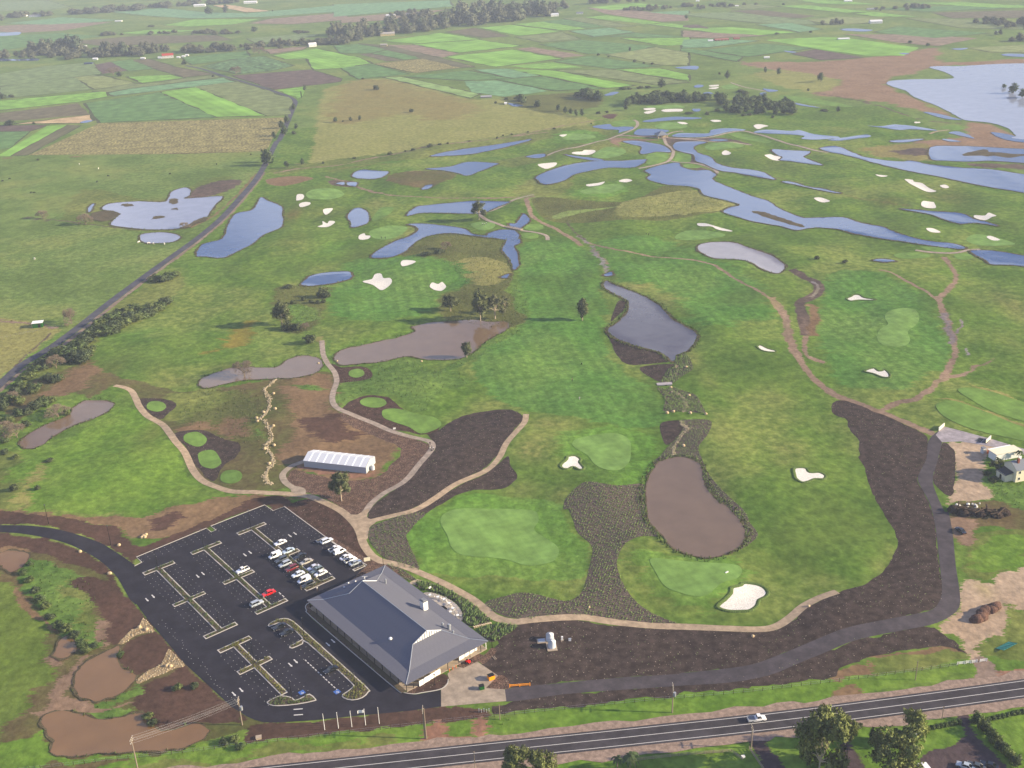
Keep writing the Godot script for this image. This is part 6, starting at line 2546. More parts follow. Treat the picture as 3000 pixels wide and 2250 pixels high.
	cover(19,2,[-117,-245,-83,-250,-70,-253,-57,-254,-36,-256,-27,-256,-29,-251,-47,-249,-64,-247,-81,-243,-115,-240])
	cover(1,3,[-117,-244,-82,-247,-69,-250,-47,-251,-34,-252,-47,-248,-64,-247,-81,-243,-115,-239])
	cover(19,1,[-23,-257,-17,-258,-16,-254,-19,-251,-23,-252])
	cover(2,1,[-12,-258,-7,-259,-2,-256,-3,-254,-10,-254])
	cover(13,2,[-28,-256,-23,-257,-22,-252,-19,-251,-12,-251,-11,-258,-16,-258,-16,-253,-7,-249,-29,-247])
	cover(19,1.5,[-11,-256,-9,-259,0,-260,14,-262,28,-264,47,-266,65,-267,90,-270,87,-259,64,-257,45,-256,22,-254,0,-253,-9,-253])
	cover(19,1.5,[48,-266,72,-268,91,-270,120,-272,140,-274,139,-272,118,-267,93,-262,70,-258,46,-256])
	cover(1,1,[107,-272,108,-275,111,-279,118,-280,123,-282,131,-283,136,-280,140,-278,130,-275,110,-271])
	cover(4,2,[94,-272,97,-274,108,-278,111,-280,123,-282,132,-284,136,-283,140,-279,137,-279,130,-282,118,-280,110,-278,108,-275,106,-271,95,-269])
	cover(22,2,[154,-320,160,-317,166,-318,179,-329,202,-345,185,-299,166,-300,163,-304,155,-289,148,-288,145,-281,145,-277,140,-277,141,-282,139,-289,135,-293,141,-298,147,-304,150,-314])
	cover(7,1,[140,-277,145,-277,145,-270,153,-270,172,-271,170,-267,151,-265,126,-263,117,-263,127,-266,137,-269])
	cover(13,2,[145,-269,157,-270,172,-272,171,-269,151,-266,144,-266])
	cover(1,2,[163,-339,170,-348,188,-350,205,-351,201,-342,179,-330,166,-319,161,-319,156,-322])
	cover(19,3,[163,-338,173,-344,186,-346,180,-331,164,-322,158,-325])
	cover(18,2,[165,-364,175,-371,198,-374,213,-367,204,-348,188,-350,171,-352,166,-342,160,-341,162,-353])
	cover(1,2,[155,-289,164,-304,166,-299,185,-299,173,-274,155,-275,146,-277,145,-282,149,-288])
	cover(21,2,[166,-361,171,-361,172,-353,167,-343,161,-342,162,-351])
	cover(22,2,[185,-421,199,-422,206,-415,197,-408,192,-394,188,-388,187,-377,179,-373,166,-369,171,-376,185,-409])
	cover(2,2,[191,-397,198,-394,196,-384,208,-383,200,-364,191,-365,187,-377])
	cover(4,2,[94,-264,100,-265,99,-261,95,-260,93,-262])
	cover(19,2,[-14,-238,-9,-239,7,-241,24,-240,32,-241,52,-244,65,-245,84,-248,97,-249,88,-219,-14,-224])
	cover(19,2,[66,-245,78,-247,94,-250,108,-251,122,-253,147,-256,171,-260,149,-216,53,-221])
	cover(23,1,[64,-247,69,-246,68,-243,70,-237,72,-230,66,-230,65,-238])
	cover(23,1,[91,-253,93,-252,92,-243,92,-235,92,-227,84,-227,89,-242])
	cover(23,1,[124,-254,128,-254,129,-250,128,-245,129,-236,130,-225,103,-226,108,-234,110,-237,121,-240,126,-245])
	cover(1,3,[6,-891,27,-942,39,-913,60,-937,48,-885,28,-873])
	cover(0,2,[182,-461,203,-477,215,-481,230,-480,259,-464,231,-406,216,-414,206,-424,190,-438,182,-451])
	cover(12,1,[197,-464,205,-463,212,-455,226,-437,239,-421,237,-417,225,-433,210,-450,204,-461])
	cover(12,1.5,[220,-481,227,-475,237,-462,251,-447,248,-442,236,-458,226,-471])
	cover(9,6,[356,-1571,441,-1554,559,-1592,621,-1642,631,-1621,591,-1504,696,-1504,773,-1498,729,-1409,678,-1462,637,-1465,567,-1467,518,-1412,491,-1400,462,-1345,463,-1305,458,-1231,462,-1182,460,-1120,440,-1187,421,-1230,394,-1256,369,-1305,423,-1385,378,-1469,333,-1546])
	cover(9,4,[464,-1103,481,-1091,484,-1059,480,-1016,522,-987,514,-969,465,-978,437,-983,386,-992,381,-1021,413,-1029,441,-1045])
	cover(8,5,[334,-1474,383,-1475,420,-1380,369,-1305,337,-1382])
	cover(14,6,[326,-1003,366,-1016,388,-999,368,-944,336,-969])
	cover(10,3,[352,-992,384,-993,375,-968,362,-964,353,-979])
	cover(10,2,[395,-928,439,-920,486,-912,475,-891,431,-901,397,-916])
	cover(10,2,[109,-1101,154,-1080,156,-1020,166,-1060,202,-1060,227,-1041,234,-1033,219,-1072,175,-1080,161,-1090,132,-1104])
	cover(21,2,[107,-1093,124,-1086,152,-1070,116,-1069,111,-1048,104,-1064])
	cover(10,1,[155,-968,157,-956,175,-938,180,-925,182,-934,170,-959])
	cover(10,1,[175,-1023,176,-1003,170,-972,166,-979])
	cover(24,1,[110,-1210,118,-1222,126,-1220,120,-1194,112,-1196])
	cover(5,1,[-145,-352,-143,-354,-122,-374,-102,-390,-98,-385,-94,-388,-86,-379,-91,-393,-100,-398,-112,-390,-127,-375,-145,-360])
	cover(5,0.8,[-147.1,-340,-127.5,-314.3,-108.5,-289.5,-88.9,-267.9,-83.2,-262.9,-84.8,-262,-91.6,-267.5,-108.5,-287.6,-128.5,-314.4,-147.3,-337])
	cover(29,3,[10,-735,37,-762,53,-730,58,-687,59,-653,54,-627,60,-616,53,-583,51,-539,61,-509,70,-491,71,-473,67,-450,48,-449,28,-460,7,-470,-5,-482,-18,-509,-16,-546,-2,-567,9,-588,11,-613,8,-650,7,-694])
	cover(29,4,[198,-651,213,-655,231,-644,244,-611,243,-587,234,-551,222,-515,208,-495,191,-480,173,-478,160,-494,160,-522,166,-558,185,-615])
	cover(28,1.5,[-42,-362,-41,-367,-36,-377,-31,-384,-24,-391,-16,-394,-5,-392,11,-388,17,-380,18,-371,22,-358,26,-350,25,-335,21,-329,11,-329,-5,-332,-22,-335,-36,-339,-36,-346,-40,-354])
	cover(28,4,[17,-433,28,-447,45,-450,58,-445,63,-429,59,-415,53,-400,42,-395,29,-399,26,-409,21,-421])
	cover(28,4,[37,-338,41,-345,47,-346,52,-343,58,-341,69,-340,79,-337,84,-331,80,-324,73,-321,66,-313,61,-309,53,-311,46,-319,43,-331,40,-333])
	cover(28,4,[66,-1140,96,-1126,103,-1093,91,-1066,61,-1068,48,-1096])
	cover(29,5,[-43,-716,-27,-690,-28,-659,-40,-637,-44,-621,-61,-602,-92,-600,-110,-634,-111,-678,-101,-727,-77,-720,-65,-726])
	cover(28,4,[57,-889,84,-913,104,-905,96,-877,75,-865,58,-868])
	cover(29,8,[63,-738,112,-743,148,-659,153,-615,149,-579,104,-574,102,-615,88,-645,65,-663])

func ground_tints() -> void:
	tint(DRY,0.8,5.8,-432,11,14)
	tint(DRY,0.6,13.6,-456,14,8)
	tint(DRY,0.4,1.6,-398,10,8)
	tint(DRY,0.5,17.2,-392,6,9)
	tint(DRY,0.5,-19.3,-517,5,6)
	tint(DRY,0.4,-7.6,-482,15,7)
	tint(DRY,0.4,-11.3,-470,15,10)
	tint(DRY,0.7,78.3,-645,15,15)
	tint(DRY,0.5,93,-615,16,17)
	tint(DRY,0.5,103.4,-600,8,11)
	tint(DRY,0.6,92.4,-526,5,17)
	tint(DRY,0.4,92.7,-463,5,16)
	tint(DRY,0.4,95.4,-498,5,12)
	tint(DRY,0.3,90.4,-439,8,16)
	tint(DRY,0.5,8,-440,10,14)
	tint(DRY,0.6,8.9,-426,8,10)
	tint(DRY,0.5,80.7,-387,5,27)
	tint(DRY,0.4,117.4,-417,9,12)
	tint(DRY,0.5,56,-590,5,31)
	tint(DRY,0.4,15.2,-418,4,9)
	tint(DRY,0.3,128.5,-587,13,15)
	tint(DRY,0.3,124.8,-477,7,9)
	tint(DRY,0.7,204.6,-635,11,18)
	tint(DRY,0.5,211.9,-629,7,9)
	tint(DRY,0.5,158.1,-681,6,17)
	tint(DRY,0.4,266.8,-602,10,14)
	tint(DRY,0.5,120.8,-421,5,9)
	tint(DRY,0.4,111,-411,5,7)
	tint(DRY,0.4,151.6,-605,11,16)
	tint(DRY,0.6,283.8,-590,13,34)
	tint(DRY,0.3,258.6,-531,9,23)
	tint(DRY,0.5,114.9,-422,6,7)
	tint(DRY,0.4,208.1,-482,11,6)
	tint(DRY,0.4,182.6,-623,11,17)
	tint(DRY,0.4,119.9,-609,11,22)
	tint(LUSH,0.4,152,-685,15,20)
	tint(LUSH,0.3,221.6,-677,9,13)
	tint(LUSH,0.3,138.2,-569,12,15)
	tint(LUSH,0.3,179.5,-509,15,17)
	tint(LUSH,0.4,118.8,-628,7,29)
	tint(DARKG,0.35,111.3,-589,22,21)
	tint(DARKG,0.35,75.4,-550,16,28)
	tint(DARKG,0.25,69,-501,23,20)
	tint(DARKG,0.25,125.8,-515,15,25)
	tint(DARKG,0.3,8.4,-527,16,44)
	tint(DRY,0.5,51.7,-352,8,7)
	tint(DRY,0.5,39.5,-350,5,4)
	tint(DRY,0.3,53.8,-338,6,7)
	tint(DARKG,0.8,39.3,-338,3,10)
	tint(DARKG,0.7,43.5,-323,4,9)
	tint(DARKG,0.6,47.8,-315.3,5,6)
	tint(DARKG,0.5,63.8,-309.8,6,5)
	tint(DARKG,0.4,72.9,-303.1,10,3)
	tint(DARKG,0.4,90.4,-334,7,6)
	tint(DARKG,0.5,98,-337,11,13)
	tint(DARKG,0.3,96.2,-353,6,7)
	tint(DRY,0.5,126.7,-331,4,6)
	tint(DRY,0.6,133.4,-334,3,11)
	tint(DRY,0.3,105.8,-324.5,6,4)
	tint(DRY,0.5,156.3,-315.4,3,6)
	tint(DRY,0.6,-81.8,-681,8,20)
	tint(DRY,0.8,-71.3,-787,8,21)
	tint(DRY,0.7,-78.2,-761,13,16)
	tint(DRY,0.4,-124.8,-702,13,14)
	tint(DRY,0.6,-107.7,-878,12,21)
	tint(DRY,0.5,-138.2,-672,6,13)
	tint(DRY,0.4,-88.4,-648,15,12)
	tint(DRY,0.4,-44.3,-888,23,21)
	tint(DRY,0.5,-87.3,-739,7,11)
	tint(DRY,0.7,12.8,-712,3,36)
	tint(DRY,0.4,-104.4,-625,14,17)
	tint(GOLD,0.9,-169,-849,8,30)
	tint(GOLD,0.3,-154,-1002,12,20)
	tint(LUSH,0.4,-123.7,-755,11,24)
	tint(LUSH,0.3,-13,-978,21,31)
	tint(LUSH,0.25,29.3,-710,26,29)
	tint(LUSH,0.3,23.7,-592,22,40)
	tint(LUSH,0.5,6.9,-634,4,23)
	tint(BROWNG,0.3,-101.9,-727,16,22)
	tint(BROWNG,0.3,-83.3,-697,10,14)
	tint(BROWNG,0.3,-146.8,-855,25,30)
	tint(BROWNG,0.4,-83.2,-617,9,14)
	tint(BROWNG,0.3,-157,-771,11,34)
	tint(BROWNG,0.8,-288.6,-895,16,22)
	tint(BROWNG,0.3,-168.4,-462,7,18)
	tint(BROWNG,0.4,-155.7,-379,8,8)
	tint(BROWNG,0.4,-114.3,-450,4,20)
	tint(LUSH,0.5,-214.8,-600,19,16)
	tint(LUSH,0.3,-206.9,-716,16,38)
	tint(LUSH,0.2,-198.7,-546,13,19)
	tint(LUSH,0.4,-137.9,-573,11,10)
	tint(BROWNG,0.5,-214.4,-543,10,14)
	tint(BROWNG,0.4,-177.2,-527,12,9)
	tint(BROWNG,0.4,-152.3,-541,10,9)
	tint(BROWNG,0.4,-189.6,-875,10,21)
	tint(BROWNG,0.25,-189,-541,17,14)
	tint(DRY,0.4,59.7,-649,24,37)
	tint(DRY,0.3,94,-692,15,20)
	tint(DRY,0.3,75.2,-964,27,50)
	tint(DRY,0.4,181.7,-951,20,24)
	tint(DRY,0.3,110.4,-735,21,19)
	tint(DRY,0.3,191.8,-814,17,23)
	tint(DRY,0.3,37,-596,11,21)
	tint(DRY,0.3,150.4,-1014,17,20)
	tint(DRY,0.3,220.5,-710,20,22)
	tint(DRY,0.4,167.7,-682,8,17)
	tint(DRY,0.3,284.6,-847,23,25)
	tint(DRY,0.3,236.9,-954,26,37)
	tint(DRY,0.3,385,-1032,21,22)
	tint(BROWNG,0.5,337,-825,17,30)
	tint(BROWNG,0.5,327.1,-831,14,20)
	tint(BROWNG,0.5,287.3,-818,17,14)

func ground_tracks() -> void:
	track(25,3.6,0.6,[24.5,-873,17.4,-864,18.5,-840,21.2,-813,29.7,-794,37.9,-777,45.5,-756,51.6,-734])
	track(25,2.2,0.6,[54.4,-743,63,-731,76.6,-718,91.1,-709,105.1,-699,119.3,-692,130.4,-681,138.5,-660,144.3,-642,150.4,-626,153.9,-609,153.7,-593,153.6,-578])
	track(25,4.5,1.2,[154.7,-613,155.7,-594,154.4,-574,150.4,-551,147.2,-525,147.2,-513])
	track(25,3.6,0.6,[149,-542,146.7,-517,148.5,-497,153.5,-480,160.9,-465])
	track(25,4,0.6,[151.4,-483,157,-472,167.2,-458,174.9,-445,182.7,-432,184.8,-430])
	track(25,3.2,1,[281.9,-679,278.4,-656,273.3,-636,263.4,-620,251.7,-603,248.5,-599,243.7,-579,239,-558,232.3,-533,226.4,-517,216.4,-500,208.6,-487,198.3,-475,187.6,-466,180.1,-465,171.4,-458,168.5,-456])
	track(25,2,0.6,[230.9,-653,236.4,-646,240.6,-631,245.6,-616,246.7,-597])
	track(25,2.5,2,[208.6,-487,220.1,-494,230.4,-500,241.7,-509])
	track(10,6.5,0.8,[179.4,-663,182.9,-650,187.7,-639,186.5,-626,178,-613,169.1,-603,166.1,-588,163.3,-568,160.1,-554])
	track(26,2,0.8,[186.2,-640,187.6,-631,182.8,-621,178.3,-614])
	track(4,5,1.5,[171.9,-600,174.9,-594,165.2,-561,164.2,-554])
	track(25,3,1,[160.1,-554,155.9,-541,152.3,-525,155.8,-514,158.1,-511])
	track(26,2.5,2,[242.8,-577,239.1,-560,235.6,-546,230.7,-534])
	track(26,1.5,1,[247.4,-566,246.3,-559,242.9,-553,238.8,-548])
	track(26,1.5,1,[236.4,-526,232.8,-516])
	track(25,2.5,1,[-158.3,-973,-139.3,-952,-117.2,-921,-89,-895,-63.1,-886,-37.6,-877,-8.9,-870,12.3,-875])
	track(25,3,2,[-208.6,-993,-190.2,-1008,-155.7,-1015,-129.4,-1037,-73.8,-1082,-13.4,-1108,49.6,-1135])
	track(25,1.6,2,[65.4,-689,61.5,-713,60.6,-727])
	track(26,2.2,2,[62.6,-670,61.2,-710,55.5,-743,50.4,-763])
	track(10,1.2,0.6,[46,-798,50.7,-767,55.8,-747])
	track(1,4,3,[226.4,-909,244.4,-879,260.1,-846,285.8,-814,303.5,-798])
	track(25,2,2,[-316.5,-630,-305.6,-626,-290,-621,-273.6,-614,-263.2,-608])
	track(10,1.2,1,[-425,-886,-410,-882,-366,-863,-320.9,-839,-279.3,-820,-248.8,-816])
	track(10,1,0.6,[-265.6,-528,-266.6,-561,-265,-586,-265.9,-601])
	track(4,2,1,[-239,-819,-229.1,-857,-224.6,-911,-223.9,-965,-224.3,-995])
	track(19,3.5,1,[-230.3,-758,-222.9,-796,-217.1,-842,-214.6,-894,-213.8,-969])
	track(19,2,1,[-259.4,-600,-260.4,-586,-263.1,-563,-266.4,-530])
	track(7,2.6,0.5,[-261,-517,-259.7,-544,-252.4,-571,-248.7,-600,-244,-642,-238.2,-687,-230.6,-734,-222.6,-790,-217.5,-846,-216,-907,-216.4,-976,-217.6,-1000])
	track(12,3,1,[-106.7,-577,-104.1,-565,-95.9,-542])
	track(2,2.5,1,[-99.7,-570,-99.2,-554,-92.7,-536])
	track(4,0.8,0.5,[-504,-1111,-409,-1104,-315.6,-1100,-233.7,-1089])
	track(5,2.5,1,[-370,-1103,-299.5,-1097,-235.1,-1096])
	track(27,3,0.6,[-17.5,-279.8,-18.9,-276.9,-16.9,-273.8])
	track(25,2,2,[9.7,-1120,41.9,-1146,84.2,-1179,109.9,-1192])
	track(25,2,2,[376,-1463,350,-1527,328.1,-1627,280.7,-1747])
	track(10,3,1,[369,-1305,405,-1234,422,-1137,458,-1096])

func mulch_beds() -> void:
	bed("mulch",0.5,[-8.3,-298.2,-1.1,-302.3,8.7,-305.1,16.5,-305,29.1,-302.1,41.7,-300.2,56.7,-298.6,66.5,-296.6,76.3,-295.4,84.1,-296.4,92.1,-301.8,91.4,-303.6,98.2,-308,108,-313.1,120.5,-319.7,133.1,-333,139,-344,141.2,-356,141,-366,142.2,-386,145.1,-401,145.6,-412,149.6,-426,149.4,-437,151,-449,147.3,-456,148.6,-464,152.7,-470,158.1,-469,166.4,-456,173,-444,179.5,-431,179.8,-426,172.7,-408,164.9,-395,162.2,-388,160.2,-372,158.9,-365,156.6,-354,150.1,-333,144.9,-316.2,141.4,-308.2,136.7,-302.4,129.5,-299.4,118.5,-296.7,106.5,-293.8,93.5,-288.5,80.6,-282.2,69,-277.6,49.5,-276.5,48.2,-276.2,28.9,-275.1,9.7,-273,-4.6,-271.7,-6.9,-276.2,-12.3,-281.7,-12.3,-286.4,-7.8,-294])
	bed("mulch",1,[132.3,-293.2,135.1,-289.9,137.2,-285,139.1,-278.6,135.8,-281.1,130.9,-283.8,123.7,-282.7,115.7,-280.8,107.9,-279,97.9,-274.3,93.6,-270.9,71.6,-267.9,48,-266.4,46.6,-265.8,27.7,-263.4,13.7,-262.2,-0.1,-260.9,-9.3,-260.1,-9.8,-263.5,-4.7,-264.6,11.7,-267.7,33,-269.3,56.9,-271.5,71.6,-273.6,82,-277.4,93.9,-283.6,96.9,-283,107.1,-287.5,121.6,-291])
	bed("mulch",0.6,[-58.8,-376,-57.6,-387,-52.6,-394,-45.3,-407,-39.2,-424,-35.1,-435,-38.1,-447,-40.4,-451,-33.9,-455,-29.2,-463,-18.6,-471,-7.6,-473,-0.4,-471,4.5,-463,-0,-449,-4.3,-439,-7.8,-426,-12.4,-416,-23.9,-404,-33,-391,-41.7,-382,-53.4,-375])
	bed("mulch",0.3,[-3.1,-425,-2.5,-418,0.6,-408,-0.8,-403,-6,-398,-17.4,-396,-24.8,-392,-32,-384,-36.3,-378,-41.2,-379,-29.9,-392,-20.7,-403,-11.1,-412])
	bed("earthbed",0.8,[-87,-400,-83.5,-398,-73.5,-389,-66.1,-380,-62.6,-379,-59.5,-387,-55.3,-396,-46.5,-405,-40.4,-421,-37.3,-431,-38.7,-439,-47.6,-449,-61.2,-459,-75.4,-471,-81.4,-472,-79.9,-466,-71,-457,-60,-447,-51.7,-438,-49.5,-432,-53.6,-420,-60.5,-409,-76.1,-410,-90.3,-417,-94.3,-421,-96.7,-416,-96.1,-411,-91,-401])
	bed("redmulch",0.4,[-91.6,-390,-84.8,-394,-77.8,-389,-69.9,-381,-63.1,-370,-58.7,-357,-56.2,-349,-58.3,-348,-73.5,-363,-93.1,-387])
	bed("redmulch",0.3,[-94.7,-538,-89,-533,-79.4,-533,-74.1,-529,-71.2,-522,-74.3,-515,-87.4,-513,-88.8,-521])
	bed("redmulch",0.4,[-81.1,-475,-79.8,-483,-74.7,-491,-68.9,-493,-61.1,-490,-57.6,-485,-49.3,-473,-40.3,-469,-34,-457,-40.7,-450,-50.1,-454,-57.4,-456,-65.9,-463,-72.4,-470])
	bed("mulch",0.3,[-185.3,-501,-174,-501,-165.4,-495,-166.1,-486,-168.5,-478,-177.6,-487])
	bed("mulch",0.5,[-156.4,-458,-151.2,-462,-142.2,-461,-132.6,-453,-123.7,-447,-123.2,-435,-127.1,-428,-127.9,-417,-129.1,-414,-134.6,-421,-141.6,-433,-148.2,-445])
	bed("planted",0.2,[20.5,-377,21.7,-368,23,-360,27.2,-351,26.5,-342,24.1,-330,21.8,-320.7,17.2,-315.7,11.9,-316.8,5.7,-320.4,0.4,-322.2,-5,-320.2,-12,-317,-9.6,-311.5,-4.1,-307,3.1,-305.4,8.8,-307.2,21.8,-307.4,32,-304.9,42,-302.9,51.6,-302.1,47.5,-305.2,40.6,-312.2,36.4,-321.6,35,-334,35.9,-340,39.2,-350,45.8,-355,52.9,-356,51.3,-366,50.7,-376,50.8,-385,52.2,-396,42.4,-394,36.2,-395,28.8,-398,23.4,-392,19.1,-384,18.5,-378])
	bed("planted",0.2,[-57.5,-364,-56.5,-370,-52,-373,-41.5,-379,-36.3,-378,-38.7,-372,-41.2,-366,-42.3,-362,-40.4,-354,-37.6,-346,-36.3,-339,-41.9,-342,-49.8,-348,-54.5,-356])
	bed("planted",0,[-48.2,-343,-44.7,-342,-36.9,-333,-37.9,-332,-41.9,-334])
	bed("planted",0,[-37.1,-329,-35.1,-332,-26.7,-326.8,-17.8,-318.3,-13.2,-310.8,-10.3,-305.9,-17,-303.7,-19.4,-307.3,-19.8,-312.6,-22,-317.2,-25.9,-321.6,-30.9,-324.7,-33.7,-326.3])
	bed("planted",0,[-14.4,-301.5,-7.2,-303.5,-1.1,-302,-6.7,-296.4,-9.8,-294.6,-11,-295.9])
	bed("planted",0,[83.9,-523,87.5,-531,91.6,-532,92.5,-522,91.6,-512,85,-505,80.1,-498,75.4,-497,73.5,-500,79.3,-513,84,-519])
	bed("planted",0,[70.8,-491,75.1,-490,78.5,-492,84.3,-486,88.1,-482,89.1,-475,89.2,-463,87.9,-460,80.4,-462,71.2,-463,70.3,-466,72.7,-478])
	bed("planted",0,[75.6,-452,89.3,-451,85.8,-436,80,-426,79.6,-416,80.8,-397,84.3,-383,88.5,-370,83.2,-371,80.4,-378,77.3,-388,77,-397,78,-406,76.6,-413,71.4,-418,66,-417,60.2,-413,58.4,-415,62.4,-420,66.1,-427,73,-437,76.2,-445])
	bed("planted",0,[83.7,-371,88.5,-370,88.8,-363,90,-354,85.5,-348,80.7,-344,81.9,-347,85.2,-354,85.7,-360])
	bed("mulch",0,[66.4,-449,69,-452,75.6,-452,76.2,-445,72.1,-436,66.5,-430,65.6,-441])
	bed("mulch",0.3,[51.8,-573,53.7,-566,59.4,-555,66.7,-546,74,-539,79.7,-533,81.5,-523,76.5,-522,60.8,-523,55.8,-536,54.5,-556])
	bed("mulch",0,[65.8,-519,82.6,-520,83.9,-518,78.2,-512,73.5,-500,69.8,-506])
	bed("mulch",0,[65.1,-618,69.6,-617,69.6,-609,61.5,-592,57.3,-585,60.8,-602])
	bed("mulch",0.4,[183.9,-421,186.7,-418,185.2,-409,177.1,-389,170.8,-376,168.1,-383,169,-391,176.1,-405])
	bed("redmulch",0,[-35.1,-271.7,-28.5,-277.1,-25.2,-279.5,-23.2,-277.5,-23.6,-275,-25.9,-272.2,-31.5,-270.9])
	bed("earthbed",0,[-21,-284.2,-19.6,-286,-14.7,-288.9,-12.2,-288.3,-9.8,-291.7,-8.3,-290,-10.7,-285.5,-12.7,-283.7,-14.4,-284.9,-18.5,-281.7])
	bed("earthbed",0,[-11.6,-271.7,-7.8,-277.7,-5,-276.1,-4.3,-271.6,-5.7,-271.2])
	bed("riprap",0,[-133.9,-301.1,-133.1,-305.2,-131.7,-308.9,-129.7,-310.9,-129.3,-315.3,-123.6,-308,-125.5,-307.2,-129.2,-305.8,-132.1,-301.8])
	bed("riprap",0,[-122.1,-282.7,-120.1,-286.7,-116.5,-290,-116.2,-295.9,-115.6,-297.5,-111.9,-293.2,-108.3,-288.7,-111.4,-287.3,-114.6,-284.9,-118.5,-282.8,-120.8,-280.7])

func paving() -> void:
	pave("service_road","asphalt_old",[-5.7,-271,9.7,-272.8,28.9,-275.1,48.2,-276.1,49.5,-276.5,69,-277.6,80.6,-282.2,93.5,-288.5,106.5,-293.8,118.5,-296.7,129.5,-299.4,136.7,-302.4,141.4,-308.2,144.9,-316.2,150.1,-333,156.6,-354,160.8,-372,162.2,-388,164.9,-395,172.7,-408,178.7,-423,186,-432,189.1,-433,184.4,-422,181.4,-416,176.1,-405,169,-391,166.2,-380,164.1,-365,165.3,-364,160.8,-348,154.2,-327.9,149.5,-312.2,145.9,-303.5,140.1,-297.9,132.6,-293.8,121.6,-291.2,107.1,-287.6,97,-283.1,85.8,-277.7,75.5,-272.7,62.7,-270.2,48.5,-270,33,-269.3,11.7,-267.7,-5.3,-265.3])
	pave("range_pavement","concrete_grey",[184.2,-429,190.5,-437,196.4,-432,206.2,-423,215.8,-413,233.1,-396,228.1,-392,213.4,-408,205.9,-415,192.4,-422,184.3,-422])
	pave("loading_yard","concrete",[-25.4,-272.2,-22.9,-276.4,-23.7,-279.4,-21.5,-283.1,-18.8,-282,-14.4,-284.9,-7.8,-277.6,-11.6,-271.9,-5.8,-271,-5.4,-265.6,-25,-264.2])
	pave("terrace_paving","gravel_path",[-33.6,-324,-30.9,-324.1,-26.4,-321.2,-22.6,-317.3,-20.3,-312.6,-19.5,-307.3,-22.3,-308.4,-33.4,-320.7])
	pave("stone_step","sandstone",[-39,-331,-36.9,-333,-34.9,-332,-37.2,-329.2,-39.4,-330])

func cart_paths() -> void:
	cart_path(3.2,"path",[-203,-518,-197.7,-516,-192.6,-512,-187.4,-502,-182.1,-491,-175.3,-481,-166,-472,-159.2,-460,-153.7,-450,-147,-440,-139.8,-425,-133.3,-415,-125.7,-408,-118.2,-403,-108.1,-401,-95,-399,-92.4,-398,-85,-396,-77.3,-390,-70.2,-383,-64.2,-374,-61,-367,-58.5,-358,-54.8,-350,-51.3,-346,-49.6,-345,-42.5,-342,-34.3,-336,-25.6,-328.7,-17.3,-320.1,-12.4,-313,-8.7,-307.5,-2.6,-304.3,3.6,-304.8,11.4,-305.8,16.5,-306.1,21.7,-306,31.8,-303.6,41.8,-301.5,54.4,-300,66.7,-297.7,76.6,-296.4,82.8,-297.2,88.8,-301.2,94.3,-306.5,98,-309.3,102.4,-311.9,108.3,-314.3])
	cart_path(2.8,"path_grey",[-63.1,-375,-60.1,-381,-58.3,-388,-54,-396,-46.5,-405,-41,-420,-37.5,-430,-36.2,-436,-37.4,-441,-41.8,-445,-53.5,-452,-65.2,-463,-75.5,-471,-82.8,-477,-86.8,-485,-88.5,-498,-89,-514,-91.4,-526,-97.1,-539,-101.1,-552,-104.1,-569])
	cart_path(2.8,"path",[-61.5,-372,-56.4,-374,-48.7,-377,-40.5,-381,-32.9,-390,-23.9,-402,-12.4,-413,-7.1,-423,-3.7,-436,1.4,-448,5.1,-457,6,-465])
	cart_path(2.8,"concrete",[-91.8,-427,-96.6,-423,-99.1,-416,-96.9,-409,-93,-404,-89.7,-399])
	pave("shed_driveway","concrete",[-93.3,-404,-91.6,-405,-88,-403,-86.8,-400,-87.3,-398,-92.6,-400])
	pave("path_junction","path",[-65.9,-379,-63.2,-379,-60.8,-382,-58.8,-383,-59.1,-377,-57,-375,-54.6,-375,-55.5,-372,-57.3,-369,-57.3,-361,-59.9,-363,-62.2,-370])
	cart_path(2.4,"path_grey",[-18.3,-816,-19.5,-823,-16,-828,-6.5,-839,5.8,-861,17.2,-874,23.6,-878])
	cart_path(2.4,"path_grey",[-18.9,-817,-12.4,-802,-1,-788,10.1,-778,21.1,-770,28.5,-762,29,-750])
	cart_path(2.6,"path_grey",[36.7,-1018,52.1,-1038,70.5,-1052,93,-1073,115.5,-1103,136.7,-1139,142,-1167,140,-1181])
	cart_path(2.6,"path_grey",[115.3,-1101,131.6,-1096,153.4,-1077])
	cart_path(2.6,"path_grey",[159.2,-1091,170.1,-1108,181.4,-1111])
	cart_path(2.6,"path_grey",[159.8,-1079,173.9,-1073,201.9,-1079,223.7,-1097,239.9,-1102,250.6,-1081,261.2,-1049,272.6,-1018,287.8,-995,293.6,-991])
	cart_path(2.6,"path_grey",[166.6,-1074,187.8,-1066,207.4,-1052,220.2,-1042,232.8,-1033])
	cart_path(2.6,"path_grey",[157.1,-1076,156.2,-1054,158.9,-1033,156.6,-1013,149.4,-988,138.8,-971,118,-958])
	cart_path(2.6,"path_grey",[150.3,-985,158.8,-977,171.2,-968,179.1,-952,182.3,-936,181.4,-928])
	cart_path(2.4,"path_grey",[268.2,-694,275.5,-689,284.5,-686,292.8,-686,301.4,-690,309.7,-691])
	cart_path(2.4,"path",[408,-1054,418,-1063,432,-1068])
	cart_path(2.4,"path_grey",[285.9,-1401,295.2,-1363,305.7,-1343,314.3,-1324])
	cart_path(5.6,"asphalt_mid",[-268.8,-450,-265.1,-527,-263.5,-553,-256.8,-578,-252.3,-608,-247.8,-648,-241.7,-692,-234.3,-740,-226,-794,-221.2,-849,-220,-907,-219.7,-965,-221.6,-1010,-225.2,-1059,-231,-1133,-230.5,-1152,-238.1,-1239,-246,-1323,-251.3,-1377,-262.1,-1413,-288,-1461,-329.2,-1528,-366,-1586,-400,-1638,-421,-1674,-451,-1722,-485,-1764])

